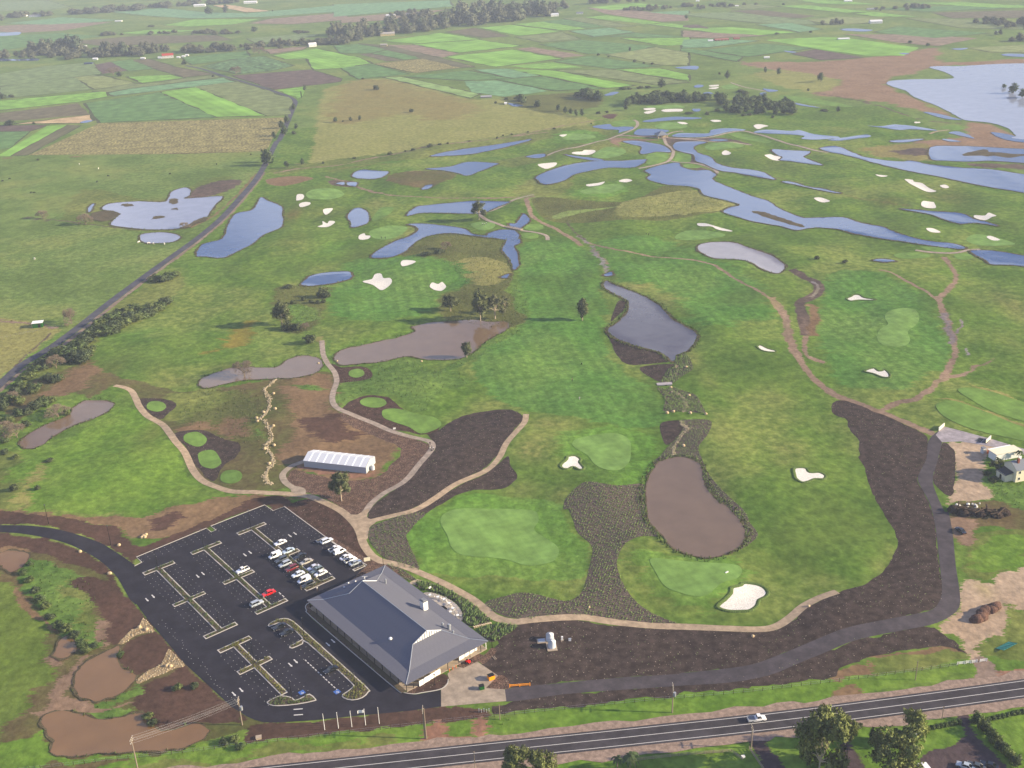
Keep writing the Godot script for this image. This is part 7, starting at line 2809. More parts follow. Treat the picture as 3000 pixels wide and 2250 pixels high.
func greens() -> void:
	green("green",[-29.9,-371,-28.7,-378,-23.3,-382,-11,-382,1.3,-381,7.3,-379,8.3,-372,6.3,-366,9.6,-360,14.5,-353,14.7,-347,11.7,-342,3.2,-340,-5.2,-345,-19.5,-348,-24.8,-353,-26.8,-361])
	green("green",[25.5,-434,28.6,-439,37.8,-442,46.1,-442,50.9,-436,50.6,-427,48.7,-416,44,-408,38.7,-408,34,-414,31.5,-423,27.2,-429])
	green("green",[47.4,-338,52.3,-339,63.2,-337,76.7,-335,79.2,-331,76.4,-325.5,70.3,-322.2,64.9,-316,60.4,-314.7,54.6,-317.6,50.3,-321.6,48.3,-330])
	green("green",[208.7,-573,213.6,-582,223.6,-586,228.6,-581,226.5,-569,221.2,-560,214.8,-553,211.5,-540,205.8,-532,199.8,-531,194.8,-535,195.9,-546,201,-557,207.3,-563])
	green("green",[-166.1,-913,-162.2,-925,-150.8,-928,-139.5,-922,-133.8,-908,-139.8,-894,-152,-891,-161.7,-896])
	green("green",[-100.4,-783,-98,-793,-87.3,-802,-75.7,-800,-72.8,-792,-77.1,-774,-85.4,-767,-94.6,-771])
	green("green",[-26.2,-798,-20.5,-803,-10.1,-797,-7.8,-789,-12.3,-781,-20.2,-782])
	green("tee",[-99,-853,-96,-859,-88.3,-856,-88.4,-842,-92.8,-824,-99.1,-817,-102.2,-824])
	green("tee",[13.7,-788,19.6,-793,26.4,-792,27.1,-782,21.3,-776,14.6,-779])
	green("tee",[11,-768,21,-768,22.8,-758,18.3,-753,11.9,-758])
	green("green",[59.5,-1118,72.3,-1123,90.1,-1112,91.9,-1096,77.5,-1088,61.2,-1094])
	green("green",[82.5,-1019,96.6,-1048,110.6,-1042,114.8,-1027,104.3,-1009,87,-1005])
	green("green",[61.6,-888,69.9,-897,85.9,-905,98.3,-900,94.1,-885,80.8,-877,65.6,-874])
	green("green",[118.9,-750,127.4,-762,141.1,-758,153.1,-747,147.5,-740,132.2,-738,119.9,-742])
	green("green",[189.5,-1034,202.5,-1049,220.2,-1042,224.4,-1027,208.6,-1020,192.7,-1020])
	green("green",[158.4,-1147,171.3,-1160,187.5,-1150,187.3,-1129,166.3,-1125,158.3,-1135])
	green("green",[270.7,-1378,283.8,-1387,289.4,-1367,278.9,-1352,269.3,-1360])
	green("green",[162.6,-1256,177.4,-1262,199.3,-1257,203.7,-1242,182.8,-1239,166.4,-1245])
	green("tee",[116.3,-1173,132,-1183,140.6,-1172,136.6,-1151,121.8,-1148,115.4,-1156])
	green("tee",[153.5,-987,161.3,-1015,172.2,-1017,168.4,-984,162.8,-976,153.9,-981])
	green("tee",[126.1,-979,132.9,-1010,140.1,-1022,150.9,-1017,149.5,-997,139.6,-977,130.3,-969])
	green("tee",[158.3,-964,165.6,-967,173.6,-959,168.2,-951,158.2,-955])
	green("tee",[222.9,-1094,234,-1095,246.1,-1074,254.7,-1046,245.5,-1045,230.2,-1069])
	green("green",[310.4,-716,320.5,-726,329,-721,336,-709,335,-698,319.1,-697,310.2,-705])
	green("tee",[273.8,-701,284.6,-699,294,-695,289.5,-688,278,-690])
	green("tee",[252.2,-688,263.9,-690,273.7,-684,269.5,-678,254.3,-679])
	green("tee",[289,-682,296.9,-684,300.1,-677,293.8,-671,287.8,-673])
	green("tee",[428,-1084,445,-1089,449,-1072,436,-1067])
	green("tee",[320.8,-1297,347,-1275,371,-1234,380,-1207,351,-1224,325.8,-1259])
	green("tee",[-169.6,-492,-169.8,-488,-172,-486,-175.4,-487,-178.4,-490,-179.5,-495,-178.4,-498,-175.2,-498,-171.9,-496])
	green("tee",[-140.3,-453,-140.5,-448,-143.1,-446,-146.9,-448,-150.1,-451,-151.4,-456,-149.9,-459,-146.4,-460,-142.7,-457])
	green("tee",[-116.4,-416,-116.6,-412,-118.9,-410,-122.3,-411,-125.2,-414,-126.2,-419,-124.9,-422,-121.7,-422,-118.4,-420])
	green("tee",[-141,-440,-138.1,-443,-134.3,-442,-130.5,-435,-128.5,-429,-131,-425,-136.4,-428,-139.5,-434])
	green("tee",[-75.9,-524,-76.5,-521,-78.8,-519,-81.6,-520,-83.8,-523,-84.2,-527,-82.7,-529,-79.9,-530,-77.2,-528])
	green("tee",[-60.8,-484,-62,-481,-65.6,-479,-70,-480,-73.2,-483,-73.6,-487,-71.1,-490,-66.7,-490,-62.7,-488])
	green("tee",[-62.1,-473,-61.4,-477,-57.1,-478,-51.8,-476,-44.1,-471,-37.4,-468,-33.5,-462,-35.4,-456,-42.2,-451,-48.3,-458,-55.9,-464,-60.6,-468])
	green("tee",[211.1,-474,217.8,-476,225.9,-471,236.3,-460,249.2,-444,240,-424,227.3,-439,217.1,-450,212,-464])
	green("tee",[194.4,-457,200.4,-461,206.6,-459,215.8,-447,224.6,-433,237.3,-418,232.6,-409,218.9,-420,202.9,-432,194.4,-445])

func bunkers() -> void:
	bunker([66.5,-308.7,67.1,-310.5,69.6,-313,72.2,-316.4,73.3,-319.6,76.6,-321.3,78,-322.8,81.7,-322.6,84.5,-320.7,85.5,-317.4,84.2,-314.7,81.4,-312.6,79.9,-309.2,77.2,-306.7,74.6,-306.4,69.5,-306.8])
	bunker([19.1,-414,21.9,-419,22.7,-422,26.1,-423,28.3,-420,27.7,-417,29,-412,28.5,-410,26.6,-410,24.5,-413,22.7,-411,20.1,-411])
	bunker([114.2,-397,115.3,-402,118.5,-403,120.7,-402,121.2,-399,125,-399,127,-396,125.4,-393,121.9,-393,119,-391,115.9,-390,114,-393])
	bunker([129.1,-535,131.5,-537,133.8,-533,137.8,-529,136.4,-527,131.8,-528,129.4,-531])
	bunker([198.2,-610,201.7,-613,204.1,-615,207.3,-614,208.9,-610,214.2,-606,212.8,-605,204.5,-607,199.7,-606])
	bunker([174.4,-499,179.9,-502,181.5,-498,184.6,-499,185.4,-494,183.9,-490,180.6,-491,178.1,-495])
	bunker([-93.1,-674,-87.6,-678,-86.3,-686,-82.3,-686,-80,-678,-76,-677,-74,-671,-76.1,-662,-79.6,-657,-85.3,-666])
	bunker([-71.1,-707,-69.2,-713,-61.7,-710,-62,-706,-65.3,-702,-69.2,-699])
	bunker([-49.4,-661,-48.2,-667,-44.2,-665,-41.9,-668,-39.7,-663,-39.1,-659,-41.7,-652,-45.6,-654,-47.7,-657])
	bunker([-141.4,-808,-138.5,-814,-139.9,-823,-135.6,-817,-134.5,-823,-130.2,-821,-130.5,-815,-134.1,-807])
	bunker([-144.4,-859,-137.5,-863,-138.1,-854,-140.7,-846])
	bunker([-166.3,-877,-163.4,-883,-158.1,-881,-157.6,-873,-163.4,-867])
	bunker([-171.3,-893,-173.2,-909,-169,-910,-166.2,-902,-166.1,-892,-170,-889])
	bunker([-106.5,-772,-106.8,-780,-103.8,-784,-102.1,-779,-98.6,-777,-99.1,-771,-103.3,-769])
	bunker([30.5,-980,38.3,-985,47.4,-986,46.2,-977,38.9,-968,34.9,-970])
	bunker([64.7,-1029,73.8,-1034,77.3,-1041,86.6,-1040,84.9,-1028,77,-1020,65.9,-1024])
	bunker([68.3,-907,77.6,-910,84.3,-913,79.7,-904,70.5,-902])
	bunker([57.2,-1114,65.1,-1118,60.7,-1107])
	bunker([95.6,-911,102.7,-917,107.2,-911,101.6,-907])
	bunker([138.4,-775,143.7,-773,148.2,-767,155.7,-760,159.9,-754,156.6,-754,150,-759,146.8,-765,139.5,-768])
	bunker([200.5,-1008,205.2,-1014,208.4,-1005,203.9,-996,200.3,-999])
	bunker([234.4,-985,241.2,-994,243.8,-987,249.2,-978,244.4,-966,239.1,-967,235.9,-974])
	bunker([254.5,-1123,261.5,-1130,268.7,-1120,262.5,-1114,256.3,-1107,254.2,-1111])
	bunker([217.4,-1160,226.2,-1160,227.3,-1153,219.8,-1151])
	bunker([182.3,-1157,188.5,-1156,191.8,-1147,185.3,-1146])
	bunker([158.6,-1245,170,-1246,169.6,-1236,159.8,-1234])
	bunker([156,-1223,169.9,-1233,166.6,-1221,158.8,-1212])
	bunker([176.5,-1231,184.1,-1236,198.9,-1233,196.8,-1219,188.3,-1219,179.9,-1219,176.3,-1224])
	bunker([256.9,-1385,268.6,-1387,264.7,-1376,256.3,-1376])
	bunker([253.6,-1366,265.6,-1371,259.3,-1357,252.4,-1360])
	bunker([237.9,-831,243.7,-833,248.1,-823,241.2,-820])
	bunker([308.5,-904,317.4,-900,311,-896])
	bunker([325.4,-882,331,-880,329.9,-873,334,-867,335,-857,338,-846,332,-844,327.7,-853,324.2,-864,324.6,-874])
	bunker([309.2,-799,314.9,-810,321.2,-808,320.8,-804,318,-793,312.3,-793])
	bunker([337,-769,343,-766,348,-771,350,-763,346,-761,339,-756,335,-763])
	bunker([290.5,-737,295.7,-739,298.1,-730,291.4,-730])
	bunker([325.3,-719,329,-721,332,-713,326.7,-712])
	bunker([345,-858,350,-860,351,-854,347,-852])
	bunker([413,-1110,419,-1112,417,-1106,412,-1105])

func ponds() -> void:
	pond("brown",[-200.9,-361,-197.8,-362,-195,-363,-190.8,-362,-186.4,-360,-184.7,-356,-185,-352,-186.6,-348,-190.7,-350,-194.6,-354,-199,-357])
	pond("brown",[-153.9,-299.9,-154.3,-304.4,-153.3,-306.6,-150.5,-305.4,-147.2,-301.9,-146.6,-299.4,-147.5,-297.4,-149,-295.9,-150.7,-295.2,-153.4,-297])
	pond("brown",[-140.8,-280.4,-142.2,-285,-142,-290.4,-139.8,-294.2,-136.9,-297.6,-133.4,-300.2,-131.1,-292.8,-128.6,-288.8,-123.6,-285.4,-122.6,-283.4,-122.8,-280.8,-124.6,-277.3,-128.6,-275,-132.5,-273.5,-137.5,-275.8])
	pond("brown",[-145,-264.4,-145.1,-267.8,-141,-269.3,-138.4,-268.8,-132.3,-266,-127.7,-264.8,-121.8,-265.1,-117.5,-266.2,-114.4,-265.4,-110.9,-261.1,-107.5,-258.9,-103,-259.3,-98,-261.1,-94.5,-259.9,-92.9,-257.5,-94,-254.3,-98.7,-251.3,-107.3,-250.2,-120.7,-250,-128.6,-249.7,-133.9,-249.6,-137.9,-250.9,-138.5,-254.8,-139.2,-257.4,-142.5,-260.9])
	pond("silt",[-94.3,-548,-91.2,-556,-82.5,-561,-71.2,-567,-58.2,-575,-53,-581,-54.8,-588,-47.1,-593,-33.9,-594,-20.6,-596,-11.7,-591,-2.9,-590,-0.3,-585,-3,-576,-11.6,-565,-15.8,-557,-20.6,-546,-27,-538,-44.1,-538,-52.6,-544,-58.4,-543,-68.5,-538,-78.2,-537,-88.6,-535,-93,-541])
	pond("silt",[-159,-516,-159.7,-524,-156.2,-530,-147.4,-537,-137.6,-537,-123.6,-536,-118.8,-546,-111.1,-550,-103,-546,-99.1,-536,-101.1,-527,-109.8,-521,-128,-521,-143.1,-518,-153.6,-512])
	pond("silt",[-227,-456,-226.3,-467,-220.4,-477,-215.1,-485,-215.1,-495,-211.3,-502,-201.2,-500,-195.9,-494,-199.7,-483,-208.4,-474,-214.8,-462,-215.4,-454,-221.5,-451])
	pond("grey",[58.9,-645,61.1,-654,64.5,-649,71.9,-638,79.1,-627,85.5,-613,89,-599,92,-583,97.2,-572,101.3,-561,99.6,-551,94.4,-539,89.4,-533,85.9,-531,83.9,-523,81.8,-525,79.8,-534,74.1,-540,66.8,-547,59.5,-556,55.4,-566,54.8,-573,60.5,-582,67.3,-596,71.1,-614,68.4,-623,62.2,-635])
	pond("siltpale",[51.1,-378,52.6,-393,56.5,-405,60.2,-413,66,-417,71.4,-418,76.6,-413,78,-406,77,-397,77.3,-388,80.4,-378,81.5,-378,83.7,-371,85.7,-360,85.2,-354,81.9,-347,77.7,-343,72.6,-340,66.5,-340,60.3,-344,56.1,-350,53.6,-357,51.3,-366])
	pond("greypale",[129.3,-720,134.1,-727,141.9,-729,155.1,-726,162.7,-712,172.3,-695,176.3,-678,175.9,-668,170.5,-658,166.8,-658,160.6,-670,155.7,-684,144.9,-690,135.3,-693,129.7,-708])
	pond("pale",[-328.4,-886,-330,-901,-320.5,-907,-305.1,-908,-282.2,-904,-285.6,-936,-279,-951,-271.2,-942,-266.9,-923,-268.9,-912,-254.8,-913,-238.6,-915,-236,-910,-236.2,-877,-234.6,-844,-240,-827,-249.4,-818,-267.1,-818,-286.8,-825,-305.8,-837,-308.1,-860,-312.1,-874])
	pond("pale",[-273,-803,-268.8,-808,-257.4,-809,-246,-801,-240.8,-794,-243.4,-782,-256.4,-780,-266.9,-786])
	pond("blue",[-339,-883,-343,-898,-342,-906,-339,-893,-336,-878])
	pond("blue",[-216.7,-745,-219.3,-771,-208.1,-786,-211.9,-823,-212.7,-855,-201.7,-867,-202.7,-905,-193.7,-891,-180.6,-874,-175.4,-849,-169.2,-813,-179.4,-790,-182.4,-770,-192.5,-745,-197.1,-737,-210.2,-742])
	pond("blue",[-131.9,-676,-128,-690,-118.7,-695,-105.6,-696,-101.9,-687,-102.7,-680,-112.6,-672,-123.8,-668,-129.9,-670])
	pond("blue",[-92.7,-729,-88.7,-743,-79.3,-761,-70.2,-771,-64.5,-786,-67.5,-799,-72.6,-806,-58.6,-804,-41,-795,-30.5,-786,-24.6,-773,-14.5,-767,-12.3,-773,-3.3,-780,6.7,-776,8.5,-756,1.9,-754,-14.5,-763,-25.6,-769,-40.3,-777,-56.8,-771,-64.7,-755,-70.9,-735,-79.5,-724,-90,-724])
	pond("blue",[0.9,-756,8.5,-756,9.4,-745,4.9,-738,6.8,-723,7.3,-696,5.1,-686,3.1,-690,2.3,-706,-2.6,-728,-1.4,-743])
	pond("blue",[2.5,-794,8.2,-797,13.4,-820,17.8,-808,16.2,-796,10.2,-782,5.7,-783])
	pond("blue",[-122.2,-833,-120.1,-856,-115.6,-860,-107.9,-845,-103.9,-817,-107.5,-807,-115.1,-803,-117.6,-819])
	pond("blue",[-76,-829,-71,-853,-61.6,-859,-43.4,-863,-25,-865,2.1,-859,-0.4,-852,-10.1,-839,-16.1,-829,-26.7,-828,-48.3,-834,-66.4,-836])
	pond("blue",[-133.8,-968,-130.3,-992,-111.5,-986,-102.8,-981,-107.9,-961,-121.1,-958])
	pond("blue",[-70,-988,-48,-993,-33,-1010,-6,-999,-8.9,-990,-21.2,-970,-31.8,-954,-40.2,-965,-54.4,-979])
	pond("blue",[-68.7,-1042,-57.5,-1054,-35.7,-1068,-7.3,-1081,26.5,-1100,23.1,-1090,1.6,-1068,-27.9,-1045,-56.9,-1040])
	pond("blue",[21.3,-1023,30.2,-1031,39.5,-1030,36.8,-1017,29.6,-1014])
	pond("blue",[-69.6,-911,-66.4,-923,-61.3,-925,-62.1,-915,-66.9,-909])
	pond("blue",[-135.9,-946,-128,-947,-126.4,-933,-133.5,-937])
	pond("blue",[-4.1,-671,0.9,-677,-0.2,-669,-2.1,-668])
	pond("blue",[-145,-945,-138.9,-949,-138.2,-938])
	pond("blue",[28.2,-942,41.2,-963,63,-984,85.9,-993,105.1,-989,127.7,-992,126.5,-982,119.3,-968,110.2,-961,91.5,-964,71.6,-952,60.2,-943,49.7,-922,34.9,-913,29,-928])
	pond("blue",[57,-1024,69.3,-1015,86.7,-1002,91.4,-992,83.3,-994,67.5,-1009])
	pond("blue",[116.9,-1073,129,-1074,142.3,-1061,152.4,-1048,155.5,-1020,142.9,-1022,130.5,-1014,127.1,-1021,131.4,-1045,121.5,-1061])
	pond("blue",[93.4,-1152,107.1,-1162,113.4,-1160,115.4,-1147,134.1,-1144,132.7,-1132,122.1,-1122,116.7,-1115,118.4,-1130,104.8,-1137])
	pond("blue",[131.5,-1108,138.8,-1130,151.4,-1130,167.3,-1121,166.2,-1113,155,-1099,139.6,-1098])
	pond("blue",[147.7,-1171,166.7,-1184,185.5,-1189,211.5,-1177,202.2,-1171,186,-1171,165.9,-1167,152.7,-1165])
	pond("blue",[167.9,-1093,178.5,-1102,203.8,-1097,209.5,-1112,224.7,-1119,241.5,-1110,240.2,-1104,224.4,-1101,204.3,-1084,186.9,-1079,169.7,-1085])
	pond("blue",[197.9,-1065,210.3,-1067,217.3,-1061,205.6,-1058])
	pond("blue",[163.4,-1053,172.2,-1062,194.8,-1056,180.2,-1039,178.6,-1012,186.7,-994,187.6,-969,194.7,-949,217.5,-931,223.8,-901,218.3,-905,197.2,-928,184.8,-939,177.3,-964,171.4,-978,174.2,-1003,165.3,-1018,160.3,-1032])
	pond("blue",[247.7,-1013,259.8,-1007,278.4,-997,268.3,-979,269,-967,275,-941,262.6,-952,251.9,-963,244.8,-968,249.7,-980,247.2,-990])
	pond("blue",[61.5,-668,65.7,-671,66,-665,62,-664])
	pond("blue",[210.4,-1230,218.6,-1229,215.5,-1215,209.8,-1216])
	pond("blue",[124.1,-952,153,-975,155.6,-956,164.1,-942,175.8,-941,179.1,-923,173.6,-907,178.2,-890,186.3,-868,194.2,-847,202.7,-831,205.4,-812,210.2,-794,216.9,-780,217.5,-780,231.8,-779,245.1,-778,252.7,-762,264.8,-749,271,-729,284,-712,296.8,-705,301.4,-695,295.3,-693,280.9,-703,260.3,-719,244.1,-734,232.4,-749,217.7,-755,204.4,-750,194.3,-763,178.7,-777,168.5,-793,163.3,-805,169.4,-815,179.7,-823,172.6,-836,158.5,-857,157.1,-878,149.8,-887,133.3,-895,120.7,-916,125.4,-932])
	pond("blue",[248,-1093,262.6,-1103,284.8,-1093,294,-1094,302.6,-1074,320.9,-1059,323,-1052,348,-1061,350,-1050,334,-1044,316.3,-1038,307.6,-1044,316.5,-1049,297,-1048,285.7,-1055,290.7,-1069,266.7,-1081])
	pond("blue",[227,-890,234.3,-889,242.5,-872,252.4,-862,260.7,-849,262.1,-845,250.8,-857,238.4,-875])
	pond("blue",[290.7,-1008,302.5,-1015,309.7,-1010,314.2,-987,320.8,-964,342,-945,353,-946,363,-929,383,-914,405,-904,422,-882,453,-845,427,-792,398,-827,381,-847,366,-870,350,-894,333,-919,317.1,-952,304.9,-979,293.9,-994])
	pond("blue",[389,-997,415,-995,438,-984,463,-973,496,-961,472,-910,440,-921,417,-934,398,-935,380,-941,371,-949])
	pond("blue",[292.3,-795,306,-788,315.2,-783,329.7,-776,333,-761,339,-750,342,-742,331,-751,319.8,-751,313.1,-762,309.1,-775,299.9,-787])
	pond("blue",[302,-687,313.1,-687,319.4,-683,330,-673,349,-653,341,-635,320.9,-652,312,-656,303.4,-659,303.5,-668])
	pond("blue",[364,-1105,375,-1099,392,-1104,407,-1092,420,-1066,401,-1078,387,-1078,375,-1091])
	pond("blue",[234.6,-677,241.8,-678,247.9,-674,240.1,-672])
	pond("blue",[363,-1031,394,-1032,379,-1022,365,-1022])
	pond("blue",[410,-1028,417,-1024,422,-1014,413,-1016])
	pond("blue",[426,-1055,438,-1057,439,-1024,430,-1043])
	pond("blue",[567,-1903,588,-1907,612,-1876,594,-1859,570,-1879])
	pond("blue",[644,-1621,669,-1623,652,-1606])
	pond("blue",[684,-1547,701,-1553,726,-1530,717,-1511,688,-1528])
	pond("blue",[562,-1599,575,-1594,565,-1584])
	pond("blue",[416,-1669,431,-1650,421,-1646])
	pond("blue",[314,-1346,328.1,-1328,315.6,-1321])
	pond("blue",[303.3,-1315,310.9,-1317,302.1,-1293])
	pond("blue",[324.4,-1247,334,-1230,345,-1208,333,-1220,325.7,-1232])
	pond("blue",[237.7,-1383,244.2,-1393,249.6,-1386,244.3,-1372,237.1,-1373])
	pond("blue",[239,-1330,247.4,-1336,250.9,-1325,243,-1321])
	pond("blue",[440,-1160,450,-1153,460,-1120,461,-1112,448,-1123])
	pond("blue",[464,-1048,475,-1038,480,-1012,484,-994,464,-1012])
	pond("lake",[462,-1345,474,-1366,504,-1371,549,-1366,558,-1415,554,-1457,567,-1467,595,-1460,637,-1465,678,-1462,857,-1429,588,-955,480,-1012,480,-1030,487,-1066,481,-1095,464,-1111,465,-1145,466,-1191,462,-1251,467,-1292,463,-1316])
	pond("blue",[237.7,-1543,268.7,-1552,263,-1518])
	pond("blue",[124.9,-1346,135.9,-1364,142.9,-1359,135.7,-1343,126,-1338])
	pond("blue",[8,-1315,25.6,-1294,14.8,-1289])
	pond("blue",[-1163,-2480,-1032,-2400,-992,-2398,-971,-2351,-984,-2329,-1097,-2332])
	pond("blue",[-942,-1985,-847,-1948,-807,-1927,-776,-1927,-764,-1896,-804,-1907,-912,-1919])
	pond("blue",[-487,-1295,-482,-1308,-474,-1302,-478,-1291])

func islets() -> void:
	bed("bank",1.5,[-279.5,-904,-279,-911,-273.6,-911,-270.2,-900,-274.3,-894])
	bed("bank",1.5,[-279.3,-853,-276,-859,-269.2,-852,-275.4,-848])
	bed("bank",1.5,[-333,-873,-321.8,-880,-312.4,-874,-308,-863,-312,-849,-324.8,-851])
	bed("bank",1.5,[-316.7,-899,-312.4,-902,-305.4,-894,-312.1,-893])
	bed("bank",1.5,[-247.5,-824,-242.4,-832,-235.7,-849,-232.7,-844,-237.7,-823,-245.4,-816])
	bed("bank",1.5,[-270,-878,-265.8,-881,-264.1,-874])
	bed("bank",0.8,[184.4,-804,193,-799,201.7,-782,211.5,-763,208.7,-757,196.7,-775,187.3,-794])
	bed("bank",3,[557,-1376,574,-1377,570,-1363,554,-1360])
	bed("bank",4,[428,-976,439,-955,462,-945,459,-939,424,-951,402,-962])

func farm_fields() -> void:
	field("mid",[-527,-1434,-453,-1500,-329.9,-1296,-462,-1290])
	field("brights",[-452,-1506,-414,-1536,-272.3,-1293,-330,-1298])
	field("olive",[-415,-1540,-363,-1571,-261.1,-1407,-244.4,-1297,-270.1,-1291])
	field("teal",[-526,-1511,-503,-1544,-394,-1614,-368,-1572,-418,-1541,-507,-1486])
	field("bright",[-714,-1476,-655,-1480,-595,-1509,-531,-1529,-517,-1481,-541,-1448,-624,-1405,-675,-1389])
	field("brown",[-660,-1355,-615,-1382,-540,-1436,-491,-1345,-497,-1346,-590,-1321,-638,-1307])
	field("sand",[-562,-1304,-493,-1345,-476,-1307,-486,-1293])
	field("soil",[-636,-1302,-579,-1295,-521,-1286,-528,-1254,-620,-1266])
	field("mid",[-614,-1252,-563,-1255,-528,-1251,-514,-1159,-563,-1138])
	field("brights",[-525,-1124,-511,-1128,-520,-1283,-498,-1283,-497,-1117])
	field("brownrow",[-496,-1118,-497,-1283,-480,-1275,-480,-1121])
	field("rough",[-478,-1119,-462,-1285,-243.8,-1277,-234.7,-1094,-346,-1100])
	field("pasture",[-814,-1699,-765,-1749,-723,-1821,-656,-1847,-598,-1708,-628,-1682,-711,-1615,-744,-1544])
	field("dry",[-625,-1678,-597,-1697,-513,-1594,-555,-1550])
	field("pasture",[-707,-1608,-661,-1660,-625,-1674,-560,-1552,-611,-1525,-663,-1500])
	field("bright",[-543,-1664,-483,-1667,-452,-1629,-503,-1595])
	field("mid",[-625,-1843,-600,-1867,-527,-1742,-562,-1727])
	field("soil",[-643,-1816,-626,-1844,-564,-1728,-593,-1704])
	field("brown",[-594,-1857,-571,-1865,-491,-1741,-414,-1654,-453,-1637,-524,-1740])
	field("olive",[-551,-1536,-511,-1594,-497,-1584,-447,-1623,-412,-1644,-398,-1623,-504,-1549,-528,-1518])
	field("mid",[-517,-1868,-421,-1917,-400,-1838,-477,-1771])
	field("rows",[-455,-1747,-413,-1829,-381,-1842,-310.4,-1716,-336,-1667,-379,-1648])
	field("soil",[-383,-1633,-276.8,-1663,-218.1,-1559,-217.5,-1534,-296.9,-1488])
	field("bright",[-291.5,-1481,-258.4,-1502,-250.9,-1428,-253.5,-1408])
	field("sandy",[-395,-1930,-323.5,-1953,-327.7,-1913,-371,-1867])
	field("brights",[-364,-1846,-304.9,-1917,-225.6,-1787,-212.5,-1673,-254.3,-1664,-271.4,-1665,-301,-1791,-335,-1792])
	field("sand",[-702,-2880,-670,-2892,-524,-2664,-572,-2654])
	field("bright",[-697,-2428,-663,-2526,-504,-2482,-547,-2380,-642,-2376])
	field("sandy",[-512,-2391,-486,-2475,-331,-2557,-310.7,-2390,-414,-2340])
	field("sandy",[-1159,-2545,-1056,-2558,-844,-2545,-900,-2389,-976,-2381,-1124,-2466])
	field("teal",[-1103,-2608,-1015,-2712,-846,-2586,-890,-2553,-988,-2540])
	field("pasture",[-1510,-3254,-1263,-3282,-1103,-3012,-1128,-2950,-1238,-2962,-1366,-2933])
	field("teal",[-931,-2810,-824,-2865,-667,-2685,-566,-2626,-369,-2754,-347,-2581,-512,-2525,-670,-2552,-804,-2666])
	field("brown",[-808,-2174,-694,-2232,-534,-2183,-485,-2094,-703,-2071])
	field("bright",[-755,-2292,-695,-2340,-589,-2289,-669,-2249])
	field("mid",[-1063,-2256,-1001,-2327,-882,-2341,-772,-2250,-816,-2189,-851,-2141,-894,-2064,-968,-2044])
	field("pasture",[-460,-2110,-381,-2145,-333,-2128,-365,-2043,-433,-2043])
	field("brights",[-199.8,-1986,-105.2,-2078,-31.4,-1958,-140.3,-1932])
	field("brights",[-142.4,-1924,-31.3,-1947,35.8,-1848,-63.5,-1789])
	field("sandy",[-189.4,-1928,-139.1,-1913,-64.4,-1780,-87.9,-1738])
	field("brights",[-81.2,-1749,21.4,-1803,91,-1678,-5.8,-1620])
	field("sandy",[25.2,-1812,51.2,-1823,130.3,-1701,94.8,-1686])
	field("brown",[-94.6,-2092,-44.8,-2138,19,-1986,-26.3,-1979])
	field("brights",[-36.3,-2141,24.3,-2167,111,-2033,37.6,-1985])
	field("bright",[27.4,-2179,83.9,-2206,158.1,-2059,115.6,-2041])
	field("olive",[28.1,-1972,111.3,-2014,135.7,-1903,71,-1886])
	field("mid",[67.2,-1856,137.5,-1892,241.9,-1778,182.7,-1707,133.9,-1718])
	field("bright",[167.4,-2256,214.3,-2275,301.4,-2106,272.2,-2088])
	field("teal",[125.7,-2028,199.3,-2057,230.9,-1973,161.2,-1932])
	field("mid",[189.1,-1925,232.9,-1967,311,-1878,249,-1888])
	field("bright",[201.2,-1893,309.7,-1870,295.8,-1784,258.5,-1776])
	field("dry",[160.2,-1701,242.5,-1764,279.5,-1683,259.3,-1559,221.5,-1577])
	field("mid",[80.3,-1648,134.2,-1693,219.5,-1562,153,-1557])
	field("bright",[9.6,-1620,78.9,-1642,112.3,-1580,58.5,-1579])
	field("bright",[155.2,-1547,217.1,-1545,245.9,-1477,238.1,-1428])
	field("olive",[76.9,-1561,152.1,-1548,235.8,-1414,195.9,-1405])
	field("brights",[9.3,-1594,75.6,-1557,165.2,-1407,131.3,-1394])
	field("teal",[-36.3,-1599,7.1,-1595,54.1,-1520,16.5,-1505])
	field("mid",[-130,-1558,-44.9,-1593,12.4,-1503,-47,-1501])
	field("teal",[-46.8,-1494,-6.1,-1492,60.4,-1390,4.8,-1359,-35.1,-1401])
	field("mid",[-3,-1496,55.7,-1510,125.4,-1392,66.2,-1391])
	field("lush",[-157.5,-1558,-137.5,-1560,-26.3,-1387,-36.2,-1361])
	field("mid",[-231.7,-1667,-189.4,-1696,-127.4,-1581,-193.9,-1552])
	field("rough",[-188.6,-1699,-109.2,-1741,-37.9,-1633,-118.2,-1589])
	field("bright",[-261.5,-1807,-226.2,-1796,-191.4,-1705,-232.5,-1674])
	field("brown",[-222.7,-1819,-204.7,-1824,-145.6,-1724,-171.1,-1722])
	field("mid",[-201.3,-1826,-180.3,-1855,-108.2,-1744,-145,-1732])
	field("mid",[-280.6,-1951,-239,-1955,-182.9,-1869,-205.5,-1831,-253.8,-1842])
	field("brownrow",[-237.5,-1965,-180.5,-1915,-36.7,-1625,-58.8,-1626])
	field("teal",[-389,-2771,-113.5,-2767,-100.8,-2608,-238.6,-2520,-348,-2462])
	field("sandy",[-328.8,-2438,-235.4,-2484,-105.1,-2536,-165.6,-2423,-223.8,-2351,-314.6,-2325])
	field("sandy",[191,-2442,239.2,-2435,363,-2201,350,-2121,304.2,-2116,216.5,-2298])
	field("brights",[192.1,-2455,296.9,-2513,351,-2424,236.4,-2375])
	field("olive",[127.7,-2248,164.4,-2257,244.5,-2066,200.5,-2069])
	field("teal",[302.9,-2302,380,-2303,366,-2215,326.9,-2255])
	field("bright",[301.7,-2098,338,-2045,328.6,-1987,274.2,-2082])
	field("mid",[83.9,-2206,126.8,-2233,195.8,-2079,161.1,-2063])
	field("brights",[420,-1800,510,-1808,543,-1787,607,-1646,558,-1571,514,-1584,465,-1675])
